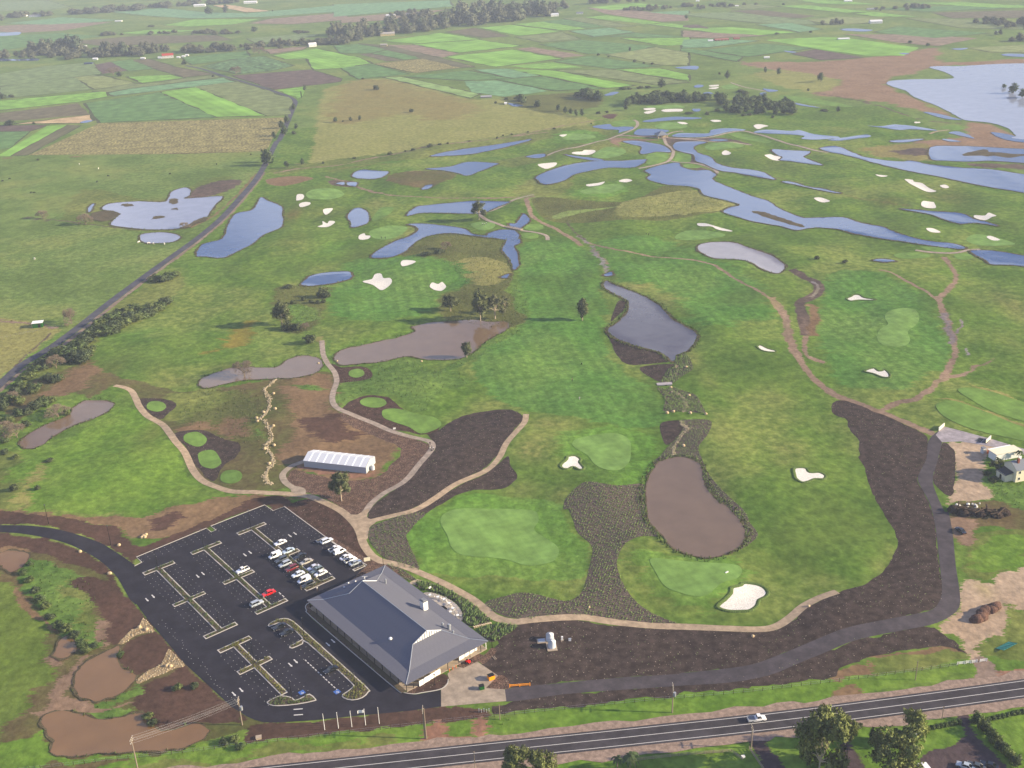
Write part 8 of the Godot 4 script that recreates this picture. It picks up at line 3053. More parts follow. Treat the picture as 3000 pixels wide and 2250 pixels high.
	field("soil",[421,-1636,463,-1669,502,-1571,443,-1561])
	field("mid",[305.3,-1711,407,-1761,458,-1683,354,-1622])
	field("teal",[296.5,-1847,345,-1841,407,-1794,317.2,-1739,280.7,-1747])
	field("brights",[320.8,-2002,407,-1991,492,-1883,425,-1866,360,-1922])
	field("sandy",[316.1,-1972,356,-1926,435,-1854,342,-1851,301.9,-1881])
	field("sandy",[555,-1836,673,-1785,720,-1723,637,-1655,598,-1708])
	field("mid",[605,-1845,666,-1910,762,-1780,667,-1744])
	field("bright",[658,-2130,696,-2153,750,-2037,681,-2069])
	field("bright",[564,-2326,621,-2329,694,-2154,648,-2154])
	field("brown",[792,-2100,1025,-2069,964,-1941,791,-2000])
	field("dry",[672,-1626,818,-1634,768,-1530,682,-1575])
	field("brown",[455,-2273,513,-2265,583,-2116,547,-2088,492,-2166])
	field("pasture",[360,-2248,449,-2243,551,-2059,552,-1981,463,-2039,378,-2181])
	field("teal",[453,-2017,514,-2020,539,-1913,496,-1887])
	field("dry",[551,-2059,615,-2089,682,-2036,635,-1975,571,-1974])
	field("mid",[719,-2196,853,-2203,992,-2176,969,-2123,794,-2119])
	field("olive",[718,-2022,787,-1991,866,-1890,831,-1810,750,-1861])
	field("bright",[623,-2463,701,-2390,759,-2276,655,-2339])
	field("olive",[443,-2377,526,-2395,561,-2311,487,-2285])
	field("soil",[328.3,-2049,354,-2053,365,-1981,323.4,-2018])
	field("mid",[280.2,-1743,304.4,-1706,345,-1622,329.3,-1578,299.4,-1652,275.2,-1711])
	field("bright",[822,-2283,906,-2264,1031,-2082,918,-2144])

func plant_trees() -> void:
	plant("gum",-20,-809,14.2,11.8,"large spreading gum tree beside the cart path bend near the creek bridge")
	plant("oval",41.4,-587,13.4,7.3,"lone oval-crowned tree with pale trunk on the central fairway")
	plant("gum",-16.6,-593,20,9.8,"tall ragged gum tree on the north bank of the brown pond")
	plant("gum",-34.5,-613,11,10.1,"dark leafy gum left of the tallest tree above the brown pond")
	plant("sparse",-8.2,-596,15,13.4,"thin olive tree right of the tall gum by the brown pond")
	plant("sparse",-2.7,-608,9.5,8.2,"low grey-green tree at the right end of the clump above the brown pond")
	plant("oval",-23.3,-539,9.2,6.2,"small dense tree standing at the edge of the brown pond")
	plant("gum",-70.9,-391,13.5,9.3,"young eucalypt with thin white trunk in front of the long shed")
	plant("gum",-131.4,-599,15.4,10.1,"tall dull gum tree left of the fairway below the dark blue pond")
	plant("bush",-127.6,-593,6.5,7.3,"round dark bush at the foot of the dull gum tree")
	plant("bush",-122,-591,5.6,6.3,"second bush right of the dull gum tree")
	plant("bare",-116.8,-591,4.2,4.5,"brownish twiggy bush at the right of the gum group")
	plant("bush",-110.8,-569,5.4,7.9,"dark rounded bush just above the start of the grey cart path")
	plant("bush",-114.3,-643,7.9,7.8,"dark bush upslope of the gum group below the blue pond")
	plant("bush",-111.2,-641,4.9,5.8,"smaller bush touching the dark bush below the blue pond")
	plant("bush",-138.6,-663,2.8,7,"low dark bush at the left end of the blue pond")
	plant("bush",-130.3,-631,2.9,4.3,"tiny bush left of the scrub patch centre")
	plant("bush",-125,-638,2.5,3.9,"low scrub bush in the middle of the scrub patch")
	plant("bush",-119.2,-631,2.9,3.8,"low scrub bush right of the patch centre")
	plant("bush",-111.8,-631,3.4,2.9,"small scrub bush at the right of the patch")
	plant("bush",-114.9,-630,2.7,3.4,"small bush between two scrub bushes")
	plant("bare",-42.1,-735,6.6,6.5,"twiggy bare bush in the marsh island")
	plant("bush",-54.3,-724,3.3,9.6,"low dark bush at the left of the marsh island")
	plant("bush",-46,-728,3.3,8.6,"low dark bush in the marsh island centre")
	plant("bush",199.6,-680,3.3,3.7,"small round bush on open grass right of the grey pond, left of the pair")
	plant("bush",214.7,-670,3.3,4.2,"small round bush on open grass right of the grey pond, right of the pair")
	grove("plant","hedge",[-231.2,-691,5.2,9.2,-225.5,-689,6.2,11,-221.6,-694,5.7,10.2,-218.6,-700,3.7,6.5,-209.5,-642,5.9,10.3,-211.9,-635,5.8,10.2,-214.2,-630,6.7,11.9,-216.1,-624,6.7,11.8,-218.7,-620,6.7,11.7,-221.3,-616,6.6,11.7,-224.3,-614,6.6,11.6,-227.2,-633,5.8,10.2,-230.3,-628,5.8,10.2,-233.3,-626,5.7,10.1,-235.4,-621,5.7,10.1,-225.7,-604,7.4,13.1,-228,-597,7.4,13,-231.4,-594,7.3,12.9,-235.9,-594,7.3,12.9,-239.2,-593,7.3,12.9,-237.5,-616,5.7,10,-239.6,-608,5.6,9.9,-238.7,-581,6.3,11.1,-239.8,-574,6.3,11,-232.1,-567,5.3,9.3,-234.3,-556,8.7,15.3,-240.4,-559,8.7,15.3,-246.4,-564,7,12.4,-231,-553,6.1,10.6,-248.2,-560,6.1,10.8,-247.5,-551,5.2,9.1,-251.1,-547,6.9,12.1,-252.8,-543,5.1,9,-242.2,-530,4.2,7.3,-236.4,-527,4.2,7.3,-242.6,-516,4.9,8.6,-253,-533,5,8.9,-248.2,-522,3.3,5.8,-254,-523,4.1,7.3,-250.2,-519,4.1,5.8,-239.2,-528,5,6.7,-234.5,-529,4.2,5,-242.5,-514,4.9,6.5,-251.5,-513,5.7,7.3,-250.5,-501,6.4,7.2,-244.2,-500,5.6,6.4,-232.3,-491,5.6,7.8,-230.1,-495,6.4,7.1,-228.2,-500,4,4.8,-235.2,-487,4.7,6.2,-238.4,-485,5.5,6.2,-241,-479,4.7,6.2,-249.9,-493,5.6,7.1,-247.1,-479,5.4,6.9,-216.2,-486,4,3.9,-231.2,-474,4.6,5.3,-234.3,-458,3.8,4.4,-223.6,-442,2.2,3.6,-230.5,-447,2.2,4.4])
	plant("bare",-242.8,-546,8.1,7.7,"leafless brown shrub in the roadside hedge")
	plant("bare",-219.5,-484,6.3,10,"broad leafless beige shrub on the bank of the left ditch pond")
	plant("bare",-238.1,-466,7.6,8.3,"pale leafless shrub at the far left edge below the hedge")
	plant("bare",-231.1,-463,7.6,8.2,"pale leafless shrub at the near end of the ditch pond")
	plant("bare",-138.2,-526,9.3,9.8,"leafless thin tree standing in the silty pond")
	plant("bare",-249.6,-506,4.9,6.5,"grey leafless shrub inside the left hedge clump")
	plant("bare",-258.9,-615,10.3,8.6,"reddish bare tree beside the left road near the green shed")
	plant("bare",-326.5,-840,9.6,10.2,"bare brown shrub at the left end of the flooded paddock")
	plant("bare",-243.9,-819,5.3,6.2,"small bare shrub in the flooded paddock margin")
	plant("bare",-369,-864,7.4,7.9,"thin bare shrub on the paddock drain line")
	plant("bush",-200.8,-409,2.7,2.7,"small dark bush alone in the bright left paddock")
	plant("bush",-210.7,-409,3.5,4,"pale green bush at the left of the bright paddock")
	plant("bush",-206,-436,1.8,4.2,"low grey tussock in the bright left paddock")
	grove("plant","hedge",[-182.7,-346,2.2,3.8,-178.4,-341,2.4,4.1,-173.5,-334,2.6,4.4,-169.6,-327.9,2.8,4.7,-165.9,-324,2.5,4.3,-161.9,-317.4,2.5,4.3,-157.5,-312.7,2.9,4.9,-154.2,-310.8,2.9,4.9,-150.3,-307.1,2.9,4.8,-145.9,-301.8,2.9,4.8,-143.2,-298.4,2.4,4.1,-141.5,-300.7,2,3.4,-182.2,-352,1.8,3.1,-84.8,-253.1,2.3,3.6,-87.7,-252,2.3,3.5,-82.3,-249.8,2.3,3.5,-107.7,-277,2.4,3.8,-102.5,-277.4,2,3.2,-131.1,-295.2,2,3.3,-113.3,-264.6,2.3,3.7,-111.1,-261.8,2.3,3.7])
	plant("euc",79.4,-230.5,22.6,14.5,"biggest leafy eucalypt at the bottom edge beside the road")
	plant("euc",89.9,-241.7,10.7,5.7,"thin olive tree touching the right of the biggest eucalypt")
	plant("round",108.5,-240.7,12.2,8.1,"round-crowned tree on the lawn between road and car yard")
	plant("euc",98.4,-227.9,15.9,13.8,"wide olive tree at the bottom edge above the car yard")
	plant("conifer",97.9,-243.4,4.7,2.6,"small dark upright conifer left of the wide olive tree")
	plant("euc",-3.4,-231.7,12.4,8,"left of the two olive trees cut off by the bottom edge")
	plant("euc",3.9,-230.8,12.4,8,"right of the two olive trees cut off by the bottom edge")
	plant("palm",28.3,-234.1,8.2,6.4,"palm with drooping fronds at the bottom edge by the lawn fence")
	plant("palm",25.1,-236,4.9,4.3,"shorter palm left of the taller palm at the bottom edge")
	plant("bush",94.7,-248,2.7,2.8,"low leafy bush beside the road right of the biggest eucalypt")
	plant("bush",96.4,-248.8,1.7,1.5,"smaller leafy bush on the road verge")
	grove("plant","hedge",[129.7,-248.8,4.5,4,130.2,-246.5,4.1,3.9,130.7,-244.2,4.4,3.9,131.1,-242,4.1,3.9,131.6,-239.8,4.4,3.9,132,-237.7,4,3.8,132.5,-235.5,4.4,3.8,132.9,-233.4,4,3.8,133.3,-231.3,4.3,3.8])
	grove("plant","hedgelow",[114.8,-246.2,1.9,1.8,116.2,-246.6,1.9,1.8,117.6,-246.9,1.9,1.8,119,-247.2,1.9,1.8,120.5,-247.5,1.9,1.8,121.9,-247.9,1.9,1.8,123.3,-248.2,1.9,1.8,124.8,-248.5,1.9,1.8,133.2,-248.9,1.9,1.8,134.8,-249.4,1.9,1.8,136.3,-249.8,1.9,1.8,137.9,-250.2,1.9,1.8,139.5,-250.6,1.9,1.8,141.1,-251,1.9,1.8,142.7,-251.4,1.9,1.8,144.3,-251.8,1.9,1.8,145.9,-252.3,1.9,1.8])
	plant("palm",209.4,-404,5.1,4.1,"fan palm between the white shed and the white house")
	plant("gum",196,-394,6.4,5.5,"dark leafy tree in front of the white house yard")
	plant("bush",191.4,-392,2.3,3.7,"dark bush in the shaded garden by the house")
	plant("palm",199.5,-401,3.2,3.3,"short palm beside the white shed")
	plant("bush",192,-387,2.5,4.7,"low dark shrubs on the garden corner by the house")
	grove("plant","wood",[192.8,-1308,8.8,12.5,187.6,-1308,7.7,9.3,212.6,-1302,9.4,11.3,182.7,-1308,9.2,11.3,193.7,-1304,7.2,8.7,198.8,-1302,6,7,226.2,-1294,6.6,6.9,227.6,-1292,7.8,9.6,231.7,-1291,5.8,6.3,177.5,-1303,9.3,10.1,224.5,-1291,7.2,10.7,237.8,-1288,6.2,7.5,208.2,-1291,8.8,9,192.4,-1295,6,8.9,197.7,-1294,8.4,9.6,233.9,-1285,7.6,8.6,204.3,-1292,9.2,13.7,212.2,-1290,6,7.7,216.8,-1288,6.4,7.8,197.4,-1292,8.6,11.8,230.8,-1284,6.4,7.6,193,-1292,7.4,8.9,194.8,-1289,8.4,11.8,224,-1282,7,8.6,162.1,-1297,6,7.3,157.6,-1298,9.4,12,158.6,-1297,7.9,10.5,236.6,-1280,7.9,11.1,229.4,-1280,6.7,7.8,174.2,-1291,9.1,11.6,205.1,-1284,9.4,10.1,221.8,-1278,8.7,10.8,170.5,-1289,7.6,11.1,159.1,-1291,6.3,8,190.3,-1283,6.7,7.9,167.6,-1288,8.9,10.8,195.1,-1281,8.7,8.9,209.4,-1276,9.5,14.2,231.3,-1271,8.2,9.1,165.2,-1285,8.2,9.2,163.4,-1286,7.2,7.4,196.3,-1278,6,6.5,177.7,-1282,6.4,9.2,208.4,-1275,6.6,9.4,221.5,-1272,5.7,5.9,213.7,-1271,5.9,8.7,150.1,-1286,8.9,9.1,178.4,-1278,9.2,10.4,187.5,-1273,6.7,8.7,169.2,-1275,6.5,9.8,158.3,-1277,7.1,9.3,183,-1270,7.8,9.1,179,-1270,8.4,12.8,145.4,-1277,8,8.5,150,-1276,8.8,11.9,174.3,-1269,7.5,10.1,174.8,-1269,6.7,7.8,142.2,-1268,7.6,8,143.8,-1267,7.9,8.8,142.2,-1262,6.6,9.7,248.2,-1286,8.5,10.9,252.6,-1280,8.8,12.5,269,-1273,5.8,6.5,297.1,-1265,8.4,8.5,285.6,-1267,5.9,8.5,277.4,-1268,8.3,9.4,291.2,-1265,6.6,6.7,285.7,-1265,5.8,5.9,274.8,-1267,7.5,9.8,274.5,-1264,5.9,8.4,289.9,-1259,7.1,9.2,284.6,-1260,7.7,8.5,267.2,-1264,8.3,10,264.3,-1263,7.2,7.6,284.2,-1258,6.3,7.7,245.8,-1264,8,9.8,270.3,-1258,7.4,10.1,250.1,-1260,6.8,6.9,280,-1253,7.3,10.8,244.5,-1261,5.5,6.8])
	grove("plant","wood",[315.7,-1244,7.6,9.4,298.5,-1247,5.7,7.1,287.6,-1249,5.6,5.8,293.5,-1247,6.5,7.1,294.4,-1245,7.1,10.4,245.2,-1252,6.1,9.1,317.9,-1235,6.5,9.1,273,-1240,7.1,9.9,246.2,-1245,8.4,11.9,251.3,-1244,5.8,8.4,314,-1229,5.7,7.7,311.3,-1229,5.4,6.2,284.6,-1233,5.7,7.5,306.3,-1227,6.3,8.1,291.6,-1229,6,7.2,273.7,-1232,8.4,10.9,309.9,-1224,6.9,9.4,259.7,-1234,8.8,10.2,299,-1224,5.6,6.2,300.6,-1224,5.8,6.9,278,-1229,7.9,10.8,315.8,-1219,5.6,6,276.5,-1227,6.5,9.2,266.1,-1229,7,8.8,305.6,-1219,6.2,7.9,279.8,-1225,7.4,8.5,316.3,-1217,7.3,9.9,299.6,-1219,6.5,7.9,313.5,-1216,5.7,6.3,247.9,-1230,5.4,5.6,267.4,-1225,5.5,8,263.7,-1225,7.8,10.1,266.6,-1224,8,8.7,269.4,-1220,6.5,8.3,295,-1214,8.2,10.3,256.4,-1221,5.7,5.8,306,-1210,5.3,7.2,287.1,-1214,8.3,8.8,272,-1216,8,8.1,301.4,-1209,8.1,10.8,262.5,-1217,6.9,8.5,283.3,-1211,5.9,8.7,292.8,-1209,6.1,6.9,290.1,-1208,7.8,10,263.7,-1214,7,9,313.7,-1196,5.5,5.7,251.9,-1208,8.6,11.5,264.2,-1204,7.3,9.3,275.1,-1201,6,6.4,242.4,-1207,7.2,7.2,247.5,-1203,5.3,6.1,253.5,-1202,7.2,10.5,275.8,-1195,6.7,7.6,255.8,-1198,8.4,9.6,292.8,-1190,6.7,8.3,276.5,-1191,5.3,5.5,299.4,-1186,5.1,7.1,301.2,-1184,6.4,8.4,304.9,-1181,6.6,8.1,277.9,-1187,8,9.5,271.2,-1186,5.4,7.2,253.7,-1190,5.2,6.5,290.2,-1180,6.3,7.6,307.1,-1175,7.5,10.5,106.2,-1348,7.8,10.2,103.4,-1347,9.1,14.1,102.4,-1337,6.9,7.2,99.9,-1336,9.8,10.1,103,-1333,9.7,14.5,96.7,-1334,9.5,11.7,90.1,-1335,6.7,9,114.6,-1328,7.6,10.6,98.3,-1326,6.6,8.5,114.5,-1320,9.4,12.6,100.1,-1322,9.5,13.5,108.8,-1317,6.4,8.7,111.8,-1315,6.6,7,113.9,-1313,8.2,8.4,103.7,-1314,6.1,7.4,105,-1313,6.5,9])
	grove("plant","wood",[114.5,-1305,6.9,7.9,113.2,-1306,7.9,10.3,23.5,-1309,10.6,12.9,42.2,-1280,7.8,7.2,63.4,-1248,7.6,6.1,70.4,-1235,7.6,5.2,76,-1229,6.7,5.1,81.1,-1218,6.6,5.1,87.4,-1211,8.6,5.4])
	grove("plant","bush",[106.1,-1224,3.7,6.1,115.7,-1227,3.7,5.1])
	grove("plant","wood",[138.3,-1239,6.1,6.8])
	grove("plant","bush",[220.1,-1194,4.6,5.9])
	grove("plant","wood",[197.8,-1384,10.2,11.3])
	grove("plant","bush",[171.1,-1382,4.1,9.5,150,-1380,4.1,11.4,157.6,-1380,3.3,7.6,180.8,-1384,3.3,9.5])
	grove("plant","wood",[287.9,-1432,11,7.7])
	grove("plant","bush",[284.7,-1467,4.7,3.9])
	grove("plant","wood",[345,-1472,7,5.9,357,-1448,8.5,6.6,392,-1380,10.7,8.8])
	grove("plant","bush",[361,-1319,3.9,3.2])
	grove("plant","wood",[357,-1182,5.8,5.4])
	grove("plant","bush",[344,-1189,3.2,9.6,202.7,-1204,3,11.5,286.2,-1316,4.4,10.6,234.4,-1213,3.6,6.6,255.9,-1179,3.9,6.4,263,-1182,3.2,6.4,283.5,-1164,3.2,4.7])
	grove("plant","wood",[227,-1314,6,7.1])
	grove("plant","bush",[283.2,-1328,4.3,10.7,-108.3,-1057,3.8,5.2,-94.3,-1068,2.1,3.1,-87,-1070,3,5.5,-71,-1078,4.2,7.1,-61.4,-1084,2.4,4.7,-54.1,-1090,2.1,3.1,-33,-1102,1.5,3.1,-5.3,-1111,2.8,2.5,0.7,-1123,2.2,2.2,9.6,-1127,1.9,3.2,26.3,-1134,2.2,2.2,53.8,-1147,2.5,4.2,93.6,-1167,1.9,2,-160,-1453,7.7,9.2,-102.6,-1278,5.9,6.2,-167.8,-1241,5.4,4.3,-187.3,-1548,3.3,4.5,-157.4,-1241,7.7,3.6,-175.6,-1235,2.7,2.5,198.6,-1735,7.7,4.7,147.1,-1696,4.9,6.1,191.4,-1614,4.7,4.8,201.9,-1592,3.8,4.3,212.5,-1583,3.8,4.7,160.1,-1675,1.8,4.6,6.5,-1340,3.6,5.7,22.7,-1326,8.9,16.7,41.3,-1285,8.7,9,-6.4,-1316,3.2,3.7,-140.5,-1041,2.6,4.5])
	grove("plant","wood",[-222.5,-1206,5.2,5.3])
	grove("plant","bush",[-220,-1176,4.5,5.2])
	grove("plant","wood",[-183.5,-1234,5.7,5.4,-199.5,-1013,6.2,5.4,-187.1,-1025,6,4.8])
	grove("plant","bush",[-167.6,-1025,2.9,3])
	grove("plant","wood",[-219.4,-1028,15.7,12.1,-224.9,-1042,11.6,9.2,-228.4,-1168,11.1,8.5,-235.5,-1149,7.9,5.1,-239.4,-1212,8.2,7.1,-238.9,-1244,8.4,7.3,-244.7,-1325,7.1,5.8,-253.3,-1463,7.8,5.5,-247.7,-1402,9.3,2,-567,-1295,6.2,13.9])
	grove("plant","bush",[-540,-1295,3.8,4.7])
	grove("plant","wood",[-653,-2632,19.7,20.7,-622,-2667,16.7,16.7,-467,-2212,10.7,14.8])
	grove("plant","bush",[-717,-2397,5.4,15.1])
	grove("plant","wood",[-659,-1499,5.9,11.6])
	grove("plant","bush",[-652,-1510,4.7,9.3])
	grove("plant","wood",[-488,-1773,8.3,8])
	grove("plant","bush",[-492,-1778,5.1,6.4,-458,-1090,2.7,3])
	grove("plant","wood",[-557,-1671,7.6,11.2])
	grove("plant","bush",[-410,-1626,4.2,4.8,-512,-2648,5.3,4.1])
	grove("plant","bare",[-573,-1691,12.3,18.1,-382,-1648,12.9,14.7,-392,-1873,12.5,19.5])
	grove("plant","wood",[573,-1251,10.7,12.9,570,-1221,9.9,11,577,-1286,4.5,6.6,579,-2344,4.2,7.4,352,-2156,7.7,7.6,276.4,-1662,3.9,3.6,611,-1696,4.4,7.4,624,-1659,4.3,7.2,510,-1873,2.9,7.3,454,-1870,2.9,9.9,771,-1756,7.7,8.8,761,-1749,6.8,6.6])
	grove("plant","belt",[2.9,-2219,29.6,26.5,5.8,-2366,31.3,21.1,41.9,-2242,29.6,24.7,-69.4,-2308,30.3,28.6,76.8,-2303,30.2,25.5,-9.3,-2356,30.8,29.2,-63.6,-2221,28.9,20.6,57.7,-2345,30.1,25.3,91.5,-2295,29.4,23,-33.1,-2346,29.1,23.4,-734,-1999,26.1,23.3,-85.6,-2238,27.3,22.9,-267.7,-2039,24.8,16.8,-264.6,-2067,24.8,19,-4.8,-2254,26.8,21.2,-48.3,-2339,27.8,20.9,28.5,-2286,27,25.1,-756,-2027,25.3,18.8,-300,-2095,24.5,14.4,-101.6,-2258,25.9,17.4,-100.7,-2174,24.8,20.5,-58.5,-2202,25,16.9,-751,-2019,24.1,21.7,-739,-2005,23.8,20.2,-46.3,-2370,26.3,22.6,33,-2349,25.9,16.7,80.9,-2330,25.7,20.9,-93.3,-2212,24.4,22.7,-77.3,-2232,24.6,18,-35.9,-2292,24.9,22,-293.3,-2103,22.8,15.7,-69.2,-2254,24.1,21.7,-780,-2007,22.9,20.7,-52.2,-2181,23.2,20.5,-627,-1917,21.4,17.8,-43.5,-2262,24,22,-657,-1934,21.4,15.2,-664,-1956,21.4,14.4,-259.5,-2023,20.8,16.9,-801,-2024,22,18.9,-270,-2059,20.9,11.9,-665,-1936,20.6,16.5,-198.6,-2085,20.9,18.1,-144.3,-2139,21.3,18.4,-217,-2079,20.7,20.6,-23.1,-2192,21.6,19.7,-269.1,-2033,20.1,20.8,-191.2,-2125,20.6,16.9,-296.1,-2128,20.7,16,-799,-2019,20.9,15.3,-141.4,-2149,20.7,19.3,-121.4,-2129,20.3,21.1,-769,-2024,20.6,21.3,-262.8,-2002,19.2,16.4,-741,-2020,20.4,17.2])
	grove("mass","belt",[-227.8,-2076,19.8,15.3,41.5,-2336,22.1,16.5,-140,-2227,21.1,19.3,-804,-2031,20.6,18,-168.4,-2117,20,20.1,5.5,-2366,22.1,16.8,-256.6,-2022,19,10.5,-182.2,-2233,20.8,24.2,17.5,-2336,21.6,19.2,-25.5,-2331,21.5,14.6,-784,-1995,19.4,19.4,-20.4,-2251,20.2,16.3,-298.6,-2099,19,13.7,-288.9,-2123,19.2,15.1,-137.7,-2318,20.7,24.4,-99.3,-2139,18.6,19.1,-667,-1941,17.8,12.1,-258.4,-2002,17.5,15.2,-26.4,-2250,19.5,14.4,-273.6,-2028,17.7,13.7,-258.7,-2136,18.6,15.9,-250.2,-2052,17.8,17.5,-257.4,-2062,17.7,9.9,60.9,-2319,19.7,13.1,-228.1,-2059,17.5,17.3,-238.5,-2077,17.6,18.6,-139.3,-2343,19.3,20.1,-154.4,-2151,17.7,14.5,-151,-2345,19.2,21.6,36.2,-2319,18.9,14.7,-170.2,-2277,18.6,18.6,15.8,-2240,18.2,12.5,-274.8,-2149,17.5,16.3,-739,-2015,17.3,13.6,-653,-1941,16.5,12.6,-799,-2016,17.4,13.7,-257.9,-2222,17.8,20.7,-635,-1939,16.2,10.6,-633,-1953,16.3,9.9,-601,-1966,16.2,13.9,-164.4,-2089,16.4,16.3,-209.4,-2292,18,22.3,-602,-1964,16,13.6,-195.3,-2106,16.3,12.4,205.1,-2526,19.5,20.4,-164,-2275,17.5,21.2,-154.9,-2118,16.2,14.1,-795,-2007,16.4,16.6,-265.1,-2000,15.3,11.8,814,-1659,14,14.2,-50.3,-2421,18.2,21.6,-223.5,-2159,16.3,15.1,-81.4,-2523,18.9,16.7,38.5,-2422,18.1,18,-248.1,-2035,15.3,13.1,-38.6,-2505,18.6,22,-632,-1942,15,10.2,-638,-1922,14.8,12,-615,-1980,15,11.8,-192.8,-2111,15.3,16.4,-272.6,-1991,14.3,12.1,-577,-1942,14.2,9.8,33.2,-2472,17.3,20.9,-153.7,-2349,16.3,16.2,139.6,-2452,17,18.8,-185.5,-2103,14.6,13.1,-18,-2428,16.7,20,-21.3,-2443,16.8,16.1,111.3,-2433,16.7,15.6,221.9,-2534,17.1,19.9,-155.7,-2105,14,13,71.1,-2506,16.6,16.6,-138,-2206,14.6,16.4,-170.6,-2108,13.9,13.9,-70.9,-2449,16.1,14.9,-261.7,-1962,12.9,18.7,-461,-1931,12.9,15.7,-1.4,-2465,15.9,17.5,-217.1,-2257,14.5,15.1,-36.8,-2459,15.7,19.2])
	grove("mass","belt",[112.7,-2443,15.6,18.2,122.4,-2442,15.5,17.7,-356,-1959,12.6,13.2,-604,-1934,12.8,17.2,-336,-1970,12.6,18.2,-376,-1983,12.7,14.1,-524,-1951,12.6,18.7,-749,-1969,13.1,17.5,-272,-2125,13.3,12.1,-210.6,-2281,14.2,16.7,264.5,-2542,15.7,16.3,-72.5,-2516,15.4,16.8,-279.8,-1991,12.3,17,767,-1682,11.3,11.4,-603,-1976,12.6,8.5,-482,-1961,12.3,18.6,-707,-1971,12.6,15,-594,-1908,12,12.9,-752,-1990,12.7,18.4,-292.7,-2000,12,12.9,-307.1,-1965,11.8,17.2,-511,-1928,11.8,17.1,-564,-1952,12,11.9,-404,-1957,11.8,15.8,-503,-1936,11.8,16.5,54.5,-2442,14.4,12.9,825,-1686,11,12.8,-859,-1963,12.5,16.3,-230.3,-2167,12.7,11.6,863,-1872,12,18.9,-54.9,-2446,14.2,13.3,860,-1881,12,19.2,-73.7,-2457,14.2,16.3,88.6,-2425,14,13.4,791,-1688,10.7,12.2,-274.3,-1959,11.3,14.1,-678,-1915,11.6,15.9,767,-1677,10.5,12.6,229.4,-2531,14.3,14.3,-527,-1927,11.2,16.3,-4.8,-2426,13.6,12.8,-605,-1967,11.5,11.1,-16.3,-2489,13.9,15.2,-448,-1925,11,16.7,-607,-1939,11.3,9,-708,-1908,11.3,18.1,76,-2493,13.8,14.7,882,-1840,11.2,13,-725,-2000,11.5,18.5,-377,-1983,10.9,11.2,-788,-1978,11.3,14.6,-756,-1933,11,13.6,-747,-1962,11.1,13.9,816,-1921,11,15.7,-755,-1981,11.1,13.3,-650,-1922,10.6,14.4,87,-2514,13.1,12.9,-651,-1909,10.5,13.6,-46.5,-2498,13,12.2,78,-2503,13,14.5,-584,-1938,10.5,13.7,-734,-1952,10.8,15.6,-702,-1918,10.5,12.8,25.3,-2472,12.7,15,816,-1836,10.3,11.4,-517,-1948,10.3,14.4,582,-1980,10.5,10.5,826,-1879,10.4,13.1,810,-1693,9.5,10,-323.1,-1968,10,13,-939,-2844,15,29,-469,-1965,10.1,15.5,-906,-2827,14.8,22.1,-33.8,-2485,12.3,11.1,863,-1828,10,12.8,-768,-2921,14.9,22.5,-632,-1934,10,12.9,-970,-2810,14.6,20.7,-263.7,-1980,9.8,10.7,768,-1678,9,9.2])
	grove("mass","belt",[-640,-1933,9.9,15.1,855,-1852,9.9,13.5,775,-1670,8.9,11.4,-813,-2016,10.5,12,-1134,-2747,14.3,20.3,-658,-1907,9.7,13.4,290.6,-2542,12.3,12.8,-878,-2843,14.3,24.1,320.2,-2533,12.2,11.8,-1136,-2751,14.2,20.1,860,-1890,9.9,14.1,-874,-2830,14.1,28.8,-288,-1977,9.5,14.4,-387,-1982,9.6,10.6,-755,-1995,10.1,14.1,-816,-1972,10.1,13,867,-1893,9.8,13.1,-481,-1921,9.3,12,-1014,-2782,13.9,27.3,-827,-2875,14,27.1,-308.5,-1992,9.4,12.4,834,-1900,9.6,15.3,-592,-1944,9.4,13.6,-367,-1978,9.3,11.8,880,-1850,9.4,10.1,-472,-1937,9.1,11.1,-860,-2004,9.9,12,-280.1,-1994,9,9.3,590,-1972,9.2,7.5,-734,-2007,9.5,14.5,851,-1839,9,14.5,878,-1879,9.2,14.1,-786,-1932,9.2,14.6,-628,-1918,8.9,11.8,-943,-2795,13,24.4,-411,-1978,8.9,11.4,-960,-2791,13,25.2,-788,-1986,9.4,13.5,-486,-1917,8.7,11.9,-714,-1921,9,13.9,-834,-1948,9.3,13.9,-820,-2897,13.2,19.7,-816,-2887,13.1,25.8,-297.6,-1975,8.7,11.8,-298.6,-1982,8.7,9,-975,-2785,12.8,25.7,574,-1978,8.9,9.1,-869,-2848,12.7,25.4,-703,-1910,8.6,10.1,-469,-1965,8.5,11.4,-671,-1938,8.6,13.6,-452,-1935,8.3,11,-825,-2024,9.1,12.5,-669,-2935,12.5,22.7,-456,-1924,8.2,11.6,-829,-1974,8.8,9.8,910,-1837,8.4,13.2,-695,-2924,12.3,17.5,-414,-1963,8.2,12.5,-905,-2819,12.1,21.7,-881,-2865,12.2,22.6,-784,-2002,8.7,11.4,-1167,-2728,12,22.4,-785,-1979,8.6,10.9,-678,-2948,12.2,16.4,-797,-2033,8.8,10,-773,-1992,8.6,9.6,-845,-1947,8.5,11.2,-788,-2892,12,16.5,323.1,-2363,9.5,12.9,-182.3,-2456,9.8,11.5,-382,-1976,8,8.9,-666,-2921,11.9,19.1,-433,-1968,8,9.1,802,-2177,9.2,11.1,791,-2191,9.2,11.2,304.4,-2337,9.3,13.2,-810,-1987,8.4,13.2,-754,-2920,11.8,23.2,776,-2194,9.1,12.7])
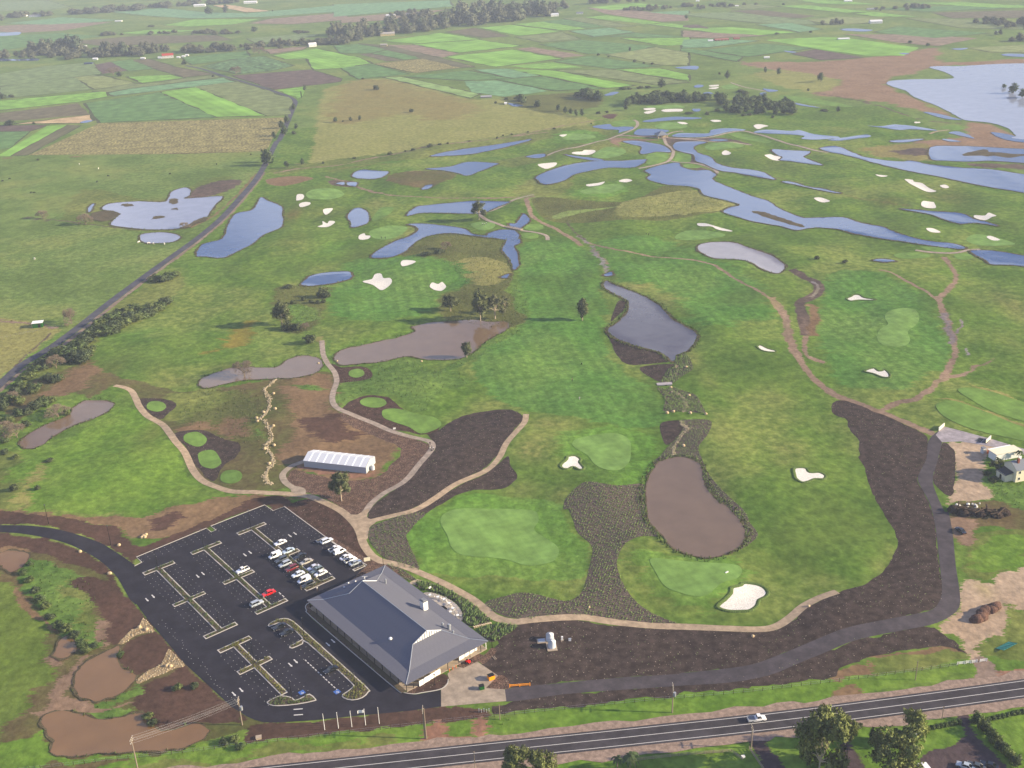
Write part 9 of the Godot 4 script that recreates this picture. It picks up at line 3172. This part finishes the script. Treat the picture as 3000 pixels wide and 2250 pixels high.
	grove("mass","belt",[817,-1880,8,9.9,-1126,-2781,11.7,17.7,799,-2169,9,10,-1063,-2767,11.5,20.5,-1148,-2689,11.3,22.8,-211,-2451,9.5,15.1,865,-1869,7.9,10.3,-943,-2819,11.3,19.6,591,-1974,7.8,6,878,-1879,7.8,12.4,-177.3,-2485,9.3,12.6,797,-1913,7.7,9.4,864,-1856,7.6,8.5,-1088,-2788,11,18.5,310.8,-2375,8.8,13.6,828,-1841,7.4,9.9,809,-1904,7.5,8.5,-988,-2790,10.6,21.6,786,-2193,8.3,10.7,798,-2191,8.3,9.1,585,-1969,7.3,6.4,-1145,-2766,10.6,16,-1187,-2721,10.5,18.1,308.4,-2376,8.4,9.9,407,-2352,8.2,9.7,-968,-2821,10.1,15.2,-190.3,-2487,8.3,11.8,-563,-2221,7.6,13.3,-1151,-2757,9.9,18.6,-572,-2229,7.6,14.9,385,-2395,8,12.8,312.7,-2377,7.9,10.4,387,-2387,7.9,11.1,-771,-2901,9.8,18.5,-717,-2925,9.8,18.7,-1165,-2706,9.5,19.7,271.6,-2364,7.5,11.4,294.1,-2345,7.4,11.2,-527,-2214,7.1,15.2,-525,-2229,7.1,13.1,-901,-2857,9.2,16.9,-760,-2264,7.3,14.3,345,-2364,7.3,8.6,-858,-2888,9.2,17.4,387,-2380,7.3,10.3,-216.3,-2460,7.4,8.5,391,-2382,7.2,11.9,467,-2381,7.2,9.2,462,-2383,7.1,9.6,-770,-2273,6.9,13.4,-520,-2201,6.5,14.5,-518,-2203,6.5,13.8,285.9,-2368,6.7,9.1,-675,-2251,6.6,11.1,451,-2374,6.7,8.7,269.3,-2355,6.5,9.4,-202.7,-2444,6.7,7.9,-633,-2261,6.4,13.9,-773,-2258,6.5,10.7,412,-2339,6.4,9.9,-586,-2232,6.2,11.6,257.5,-2356,6.3,8.2,319.9,-2367,6.3,8.1,384,-2399,6.4,10.1,473,-2354,6.3,11,-749,-2255,6.1,9.2,-651,-2254,6,10.5,416,-2331,6,7.2,-526,-2201,5.7,9.5,-554,-2239,5.7,10.8,-774,-2274,5.9,11,505,-2372,5.9,10.4,-560,-2231,5.5,9.9,-556,-2227,5.3,12.3,730,-2188,5.3,6.2,263.6,-2360,5.4,8.8,715,-2182,5.2,5,-379,-2177,5,12.1,-660,-2254,5.2,10.5,-560,-2218,5,7.9])
	grove("mass","belt",[730,-2195,5,5.8,451,-2360,5.1,8.5,-368,-2173,4.5,10.7,-374,-2180,4.5,8.8,720,-2189,4.6,4.1,478,-2359,4.7,6.2,-357,-2167,3.5,7.4])

func place_cars() -> void:
	car("sedan",Color(0.88,0.88,0.88),-90.2,-360,PARKED,"white sedan parked alone furthest up the third island")
	car("sedan",Color(0.70,0.76,0.80),-86.1,-354,PARKED,"pale silver sedan beside the short kerb spur of the third island")
	car("van",Color(0.88,0.88,0.88),-90.6,-351,PARKED,"white van first on the left side of the third island")
	car("wagon",Color(0.22,0.25,0.28),-87.7,-348,PARKED,"dark grey wagon squeezed between the white van and a silver wagon")
	car("wagon",Color(0.62,0.65,0.68),-85.9,-345,PARKED,"silver wagon next to the dark red car")
	car("wagon",Color(0.42,0.04,0.06),-82.9,-342,PARKED,"dark red four-wheel drive in the left row of the third island")
	car("sedan",Color(0.80,0.83,0.86),-79.9,-338,PARKED,"pale sedan just below the dark red car")
	car("van",Color(0.88,0.88,0.88),-77.1,-334,PARKED,"white van near the lower end of the third island")
	car("wagon",Color(0.08,0.11,0.12),-75.3,-331,PARKED,"dark green wagon last in the row beside the island end")
	car("sedan",Color(0.06,0.07,0.09),-80.9,-350,PARKED,"black sedan first below the spur on the right of the third island")
	car("sedan",Color(0.66,0.64,0.60),-78.2,-346,PARKED,"beige silver sedan next to the black sedan")
	car("sedan",Color(0.74,0.75,0.80),-74.9,-342,PARKED,"light lilac grey sedan on the right of the third island")
	car("wagon",Color(0.42,0.47,0.47),-73.3,-340,PARKED,"grey green wagon between two pale sedans")
	car("sedan",Color(0.88,0.88,0.88),-71.7,-338,PARKED,"white sedan at the lower right end of the third island")
	car("wagon",Color(0.80,0.82,0.85),-72.6,-360,U_TURN,"silver white wagon at the top of the right-hand row")
	car("ute",Color(0.88,0.88,0.88),-68.7,-354,U_TURN,"white utility with open rear beside a white van in the right-hand row")
	car("van",Color(0.88,0.88,0.88),-66.7,-352,U_TURN,"white van in the middle of the right-hand row")
	car("sedan",Color(0.88,0.88,0.88),-63.8,-348,U_TURN,"white sedan third from the bottom of the right-hand row")
	car("ute",Color(0.88,0.88,0.88),-61.9,-346,U_TURN,"white utility with dark tray second from the bottom of the right-hand row")
	car("sedan",Color(0.62,0.65,0.68),-59.9,-344,U_TURN,"silver sedan at the bottom of the right-hand row")
	car("ute",Color(0.88,0.88,0.88),-100.8,-342,PARKED,"white dual cab utility parked against the middle cross kerb")
	car("sedan",Color(0.80,0.02,0.03),-88.5,-326.8,PARKED,"bright red sedan at the lower end of the second island")
	car("wagon",Color(0.62,0.65,0.68),-91.5,-320.7,U_TURN,"silver wagon across the island from the bright red sedan")
	car("sedan",Color(0.05,0.07,0.10),-81.2,-306.9,PARKED,"dark blue sedan under the curved kerb of the near island")
	car("sedan",Color(0.06,0.07,0.09),-78,-303.5,PARKED,"black sedan just below the dark blue sedan")
	car("sedan",Color(0.05,0.06,0.08),-60.6,-283,PARKED,"dark sedan alone against the planted strip near the club building")
	car("truck",Color(0.88,0.88,0.88),67.4,-253,PARKED,"white flat tray utility driving along the main road")
	car("sedan",Color(0.62,0.65,0.68),119.6,-231.1,1,"silver car in the yard at the bottom right, leftmost of three")
	car("sedan",Color(0.25,0.27,0.28),122.5,-230.9,1,"grey car in the middle of three at the bottom right")
	car("sedan",Color(0.06,0.07,0.09),126.1,-231,1,"black car rightmost of three at the bottom right")
	car("van",Color(0.88,0.88,0.88),108.3,-230.4,0.2,"white vehicle cut off by the bottom edge")
	car("sedan",Color(0.06,0.07,0.09),164.4,-350,0.3,"black car standing on the dirt beside the service road bend")

func place_poles() -> void:
	pole("lamp",-103.9,-372,8.3,"black lamp post at the top of the third parking island")
	pole("lamp",-119.5,-360,7.6,"black lamp post at the top of the second parking island")
	pole("lamp",-133,-346,8.4,"black lamp post at the top of the first parking island")
	pole("lamp",-83.6,-354,8,"black lamp post beside the pale silver sedan")
	pole("lamp",-122.2,-329.5,5.5,"black lamp post half way down the first parking island")
	pole("lamp",-101.3,-307.2,7.5,"black lamp post at the lower end of the first parking island")
	pole("lamp",-87.2,-319.5,8.1,"black lamp post beside the bright red sedan")
	pole("lamp",-71.5,-333,7.6,"black lamp post at the lower end of the third parking island")
	pole("lamp",-71.8,-300.3,8.3,"black lamp post on the spur below the two dark sedans")
	pole("lamp",-85.9,-288.1,9.6,"black lamp post at the cross of the lower left island")
	pole("lamp",-70.5,-268.7,8.4,"black lamp post on the triangular end of the lower left island")
	pole("lamp",-51.5,-271.5,8,"black lamp post in the rounded end nearest the club building")
	pole("lamp",-27.4,-274.5,3.6,"short black lamp post in the garden at the building corner")
	pole("lamp",-9.7,-291.7,8.8,"black lamp post at the building's right corner")
	pole("lamp",-49.6,-343,5.9,"black lamp post behind the far corner of the roof")
	pole("lamp",-28.4,-323.9,3.7,"path lamp on the planted bank, leftmost of three")
	pole("lamp",-23.4,-319.3,3.6,"path lamp on the planted bank, middle of three")
	pole("lamp",-20.1,-312.6,3.5,"path lamp on the planted bank beside the terrace end")
	pole("lamp",-186,-381,8.2,"dark lamp post on the bank above the entrance road, left one")
	pole("lamp",-156.4,-365,8.2,"dark lamp post on the bank above the entrance road, right one")
	pole("flagpole",-58.9,-256.1,5.8,"bare white flagpole, furthest left of five")
	pole("flagpole",-54.9,-256.5,5.8,"bare white flagpole, second from left")
	pole("flagpole",-51,-256.9,5.8,"white flagpole with a furled dark flag, middle of five")
	pole("flag",-47,-257.4,5.9,"white flagpole flying a white flag")
	pole("flagpole",-43,-257.8,6,"bare white flagpole, furthest right of five")
	pole("power_tr",-83.9,-259.7,9.9,"timber power pole with transformer at the corner of the car park")
	pole("power",-109,-240.8,13.1,"timber power pole at the bottom left with wires to the next pole")
	pole("power",-29.1,-250.7,11.4,"tall double timber pole on the verge below the club building")
	pole("power_tr",43.5,-257.7,10.4,"timber power pole with grey transformer on the bright verge")
	pole("power",63.4,-241.8,7.7,"slim power pole on the far side of the main road below the utility")
	pole("post",120.4,-250.4,4.8,"short grey pole beside the driveway at the lower right")
	pole("post",118.9,-268,7,"thin timber pole in the mown triangle by the road")
	pole("post",-7.4,-257.6,5.5,"plain grey post on the road verge")
	pole("post",-14.4,-237,7,"slim pole at the bottom edge below the road")
	pole("post",208.7,-413,2.8,"dark post at the driving range pavement")

func place_people() -> void:
	person("walk",Color(0.12,0.13,0.16),Color(0.55,0.52,0.46),-77.4,-328.9,1.0,"person in dark top walking at the lower end of the parked cars")
	person("walk",Color(0.8,0.8,0.8),Color(0.35,0.3,0.25),-71.6,-327.9,0.4,"person in white top walking by the kerb near the club roof")
	person("walk",Color(0.1,0.1,0.12),Color(0.1,0.1,0.12),-37.4,-438,0.5,"golfer in black at the rear of the group on the path bend")
	person("walk",Color(0.45,0.47,0.5),Color(0.08,0.08,0.1),-36.4,-434,0.5,"golfer in grey walking in the group on the path bend")
	person("walk",Color(0.8,0.8,0.8),Color(0.3,0.3,0.32),-37.1,-433,0.5,"golfer in white at the front left of the group on the path")
	person("walk",Color(0.75,0.75,0.78),Color(0.12,0.12,0.14),-35.7,-433,0.5,"golfer with white top at the right of the group on the path")
	person("stand",Color(0.5,0.47,0.42),Color(0.06,0.06,0.07),30,-502,2.5,"golfer in grey standing on the central fairway, upper of two")
	person("stand",Color(0.85,0.85,0.85),Color(0.75,0.74,0.72),32,-479,2.8,"golfer all in white standing on the central fairway")
	person("stand",Color(0.08,0.08,0.1),Color(0.06,0.06,0.07),-89.9,-770,0.0,"dark clad golfer at the left on the small green by the creek")
	person("stand",Color(0.08,0.08,0.1),Color(0.06,0.06,0.07),-87,-769,0.0,"dark clad golfer at the right on the small green by the creek")
	person("stand",Color(0.8,0.8,0.8),Color(0.2,0.2,0.22),-17.3,-793,0.0,"golfer in white on the tree green, leftmost")
	person("stand",Color(0.8,0.8,0.8),Color(0.2,0.2,0.22),-15.8,-792,0.0,"golfer in white on the tree green, middle")
	person("stand",Color(0.8,0.8,0.8),Color(0.2,0.2,0.22),-14.3,-794,0.0,"golfer in white on the tree green, rightmost")
	person("stand",Color(0.1,0.1,0.12),Color(0.1,0.1,0.12),98.2,-749,0.0,"dark golfer left of a pair on the fairway above the grey pond")
	person("stand",Color(0.1,0.1,0.12),Color(0.1,0.1,0.12),99.7,-748,0.0,"dark golfer right of a pair on the fairway above the grey pond")
	person("stand",Color(0.1,0.1,0.12),Color(0.1,0.1,0.12),235.9,-959,0.0,"dark golfer left of a pair below the large far bunker")
	person("stand",Color(0.1,0.1,0.12),Color(0.1,0.1,0.12),237.8,-959,0.0,"dark golfer right of a pair below the large far bunker")
	golf_trolley(36.3,-525)
	golf_trolley(-36.4,-432)

func place_houses() -> void:
	house(-731,-2868,27.6,5.7,0.1,"long white farm shed left of the sand coloured field")
	house(-613,-2902,32.1,5.8,0.1,"white farmhouse behind the sand coloured field")
	house(-1094,-2757,24.8,4.8,0,"pale farmhouse on the far left tree line",Color(0.82,0.82,0.8),Color(0.45,0.45,0.45))
	house(-1131,-2779,18.6,4.2,0,"small pale house left of the far left farmhouse",Color(0.82,0.82,0.8),Color(0.5,0.4,0.35))
	house(-737,-2043,12.8,6.2,0.2,"white two storey house above the river trees",Color(0.8,0.78,0.7),Color(0.8,0.8,0.8))
	house(-786,-2049,14.2,4.2,0,"pale house among the tall river trees",Color(0.7,0.6,0.55),Color(0.6,0.55,0.5))
	house(-540,-1869,17.6,7.2,0.3,"house with red roof beside the river trees",Color(0.7,0.7,0.68),Color(0.6,0.2,0.15))
	house(-662,-1880,7.6,3.4,0,"small white shed left of the scrapyard")
	house(-551,-1863,6.2,3.4,0,"white shed left of the red roofed house")
	house(-521,-1862,5.1,2.6,0,"first white hut right of the red roofed house")
	house(-515,-1871,5.1,2.6,0,"second white hut right of the red roofed house")
	house(-513,-1886,5.1,2.6,0,"third white hut right of the red roofed house")
	house(-315.9,-1947,12.7,6.5,0.4,"white gabled barn at the edge of the bright fields")
	house(-831,-2547,14.7,2.6,0,"low white shed in the far left fields")
	house(-656,-1829,12.4,2.6,0,"low blue roofed shed left of the ploughed strip",Color(0.2,0.25,0.35),Color(0.2,0.25,0.35))
	house(-580,-1867,6.9,2.6,0,"white van shaped hut in the scrapyard")
	house(-223.4,-2420,18.6,4.9,0,"long white shed beyond the shelter belt")
	house(-296.2,-2238,15.3,4,0,"pale yellow shed at the left of the shelter belt",Color(0.7,0.65,0.4),Color(0.7,0.68,0.55))
	house(-199.3,-2071,25.4,6.4,0.1,"long beige barn at the head of the fields",Color(0.75,0.68,0.48),Color(0.62,0.6,0.58))
	house(-191.6,-1912,11.1,4.4,0,"small cream shed with a tall tree at the field corner",Color(0.7,0.66,0.5),Color(0.55,0.53,0.5))
	house(-186.2,-2441,12.9,3.7,0,"house left of the far shelter belt",Color(0.82,0.82,0.8),Color(0.4,0.4,0.42))
	house(-157.9,-2487,11,4.4,0,"brown house in front of the far shelter belt",Color(0.6,0.5,0.4),Color(0.45,0.35,0.3))
	house(-93.9,-2243,9.1,4.6,0,"white house under the tall trees, left",Color(0.82,0.82,0.8),Color(0.6,0.62,0.65))
	house(5,-2331,13.3,4.7,0,"pale house under the tall trees, middle",Color(0.82,0.82,0.8),Color(0.5,0.4,0.35))
	house(52.2,-2351,11.3,4.2,0,"blue grey roofed house under the tall trees, right",Color(0.82,0.82,0.8),Color(0.4,0.5,0.6))
	house(-25.8,-2291,7.9,4.1,0,"small white house beside the tall trees")
	house(112.2,-2299,16.1,5.8,0.2,"white house at the end of the tall trees",Color(0.82,0.82,0.8),Color(0.7,0.72,0.75))
	house(164.8,-2325,13,4.1,0,"white house alone right of the tall trees",Color(0.82,0.82,0.8),Color(0.4,0.42,0.45))
	house(-17.9,-1360,12.7,2.6,0.1,"low grey open shelter at the edge of the meadow",Color(0.45,0.45,0.45),Color(0.55,0.55,0.56))
	house(5.2,-1307,2.6,2.6,0,"tiny white pump hut by the flooded corner")
	house(-134.5,-2208,9.6,2.6,0,"low white shed in the shelter belt gap")
	house(647,-1971,20.2,5.6,0,"white glasshouse buildings far right of the fields")
	house(708,-2194,12.9,2.8,0,"long grey shed near the far tree line",Color(0.82,0.82,0.8),Color(0.5,0.5,0.5))
	house(376,-1600,7.2,2.6,0,"white shed at the edge of the brown reeds")
	house(534,-1772,17,2.6,0,"pale low glasshouse in the bright far field")
	house(353,-1818,21.9,3.3,0.1,"long red brown sheds beside the far field",Color(0.5,0.3,0.25),Color(0.55,0.35,0.3))
	house(379,-1826,9.7,2.6,0.1,"short red brown shed right of the long one",Color(0.5,0.3,0.25),Color(0.55,0.35,0.3))
	house(335,-1812,7.3,2.6,0,"white shed left of the long red brown sheds")
	house(430,-2492,7.4,3.8,0,"white house at the very top beside trees")
	house(486,-2352,6.9,2.6,0,"white shed in the far tree row")
	house(714,-2359,15.2,3.6,0,"pale sheds at the top of the fields")
	house(773,-1777,2.7,3.2,0,"white tower hut beside the dark trees right")

func place_cattle() -> void:
	cow(-408,-1063,1)
	cow(-382,-1040,1)
	cow(-332,-750,1)
	cow(-260.2,-779,1)
	cow(-256.5,-778,1)
	cow(-247.8,-776,1)
	cow(-268.3,-783,1)
	cow(-362,-1006,0)
	cow(-365,-984,0)
	cow(-305.1,-1005,0)
	cow(-270.2,-1039,0)
	cow(-454,-1010,0)
	cow(-457,-1002,0)
	cow(-412,-952,0)
	cow(-409,-951,0)
	cow(-245.7,-1077,0)

func place_boulders() -> void:
	boulder(88.8,-515,0.9)
	boulder(84.7,-481,0.9)
	boulder(88.8,-458,0.9)
	boulder(71.3,-461,0.9)
	boulder(74.4,-462,0.9)
	boulder(73.7,-428,0.9)
	boulder(77.5,-491,0.9)
	boulder(81.9,-460,0.9)
	boulder(-113.8,-480,0.9)
	boulder(-111.2,-461,0.9)
	boulder(-107.7,-443,0.9)
	boulder(-106.8,-426,0.9)
	boulder(-119.7,-467,0.9)
	boulder(-118.8,-477,0.9)
	boulder(-118.1,-499,0.9)
	boulder(-120.9,-471,0.9)
	boulder(-111.4,-440,0.9)
	boulder(-145.3,-370,0.8)
	boulder(-144.6,-371,0.8)
	boulder(-144.4,-369,0.8)
	boulder(-145.6,-369,0.8)
	boulder(-153,-364,0.8)
	boulder(-166.4,-360,0.8)
	boulder(-150.3,-344,0.8)
	boulder(-149.9,-344,0.8)
	boulder(-129.2,-310.2,0.8)
	boulder(-126.4,-308.7,0.8)
	boulder(-112.9,-288.6,0.8)
	boulder(-114.2,-288.8,0.8)
	boulder(-152.9,-364,0.8)
	boulder(-101.8,-539,0.7)
	boulder(-92.2,-541,0.7)
	boulder(-47.1,-536,0.7)
	boulder(23.2,-311.2,0.5)
	boulder(74.7,-292.4,0.5)
	boulder(96.5,-306.6,0.6)
	boulder(74.8,-292.6,0.6)

var entrance_outline := [-226.5,-387,-205.9,-382,-196.1,-380,-183.8,-377,-173.2,-373,-161.5,-367,-153.6,-360,-143.3,-350,-135.1,-341,-134.5,-323.7,-145.5,-340,-150.1,-346,-156.4,-353,-163.1,-359,-172.3,-365,-183.1,-370,-194.7,-374,-203.3,-376,-223.8,-381]
var creek_line := [-120.6,-520,-121.9,-516,-123.2,-510,-123.8,-506,-122.3,-501,-119.4,-495,-118.2,-488,-117,-482,-117.5,-476,-118.4,-472,-119,-469]
var creek_line_low := [-116.7,-468,-114,-462,-112.3,-458,-110.6,-452,-110.3,-447,-111.2,-444,-110,-439,-107.6,-435,-105.9,-430,-105.6,-425,-106.2,-421,-106.6,-416,-105.8,-412,-104.4,-409,-102.1,-408]
var creek_line_near := [84,-519,83.6,-511,79.7,-505,76.3,-498]
var creek_line_mid := [76.5,-489,80.1,-483,81.9,-476,81.5,-469,79,-462]
var creek_line_far := [76,-452,76.5,-446,78,-443,73.5,-436,70,-428,68,-420]
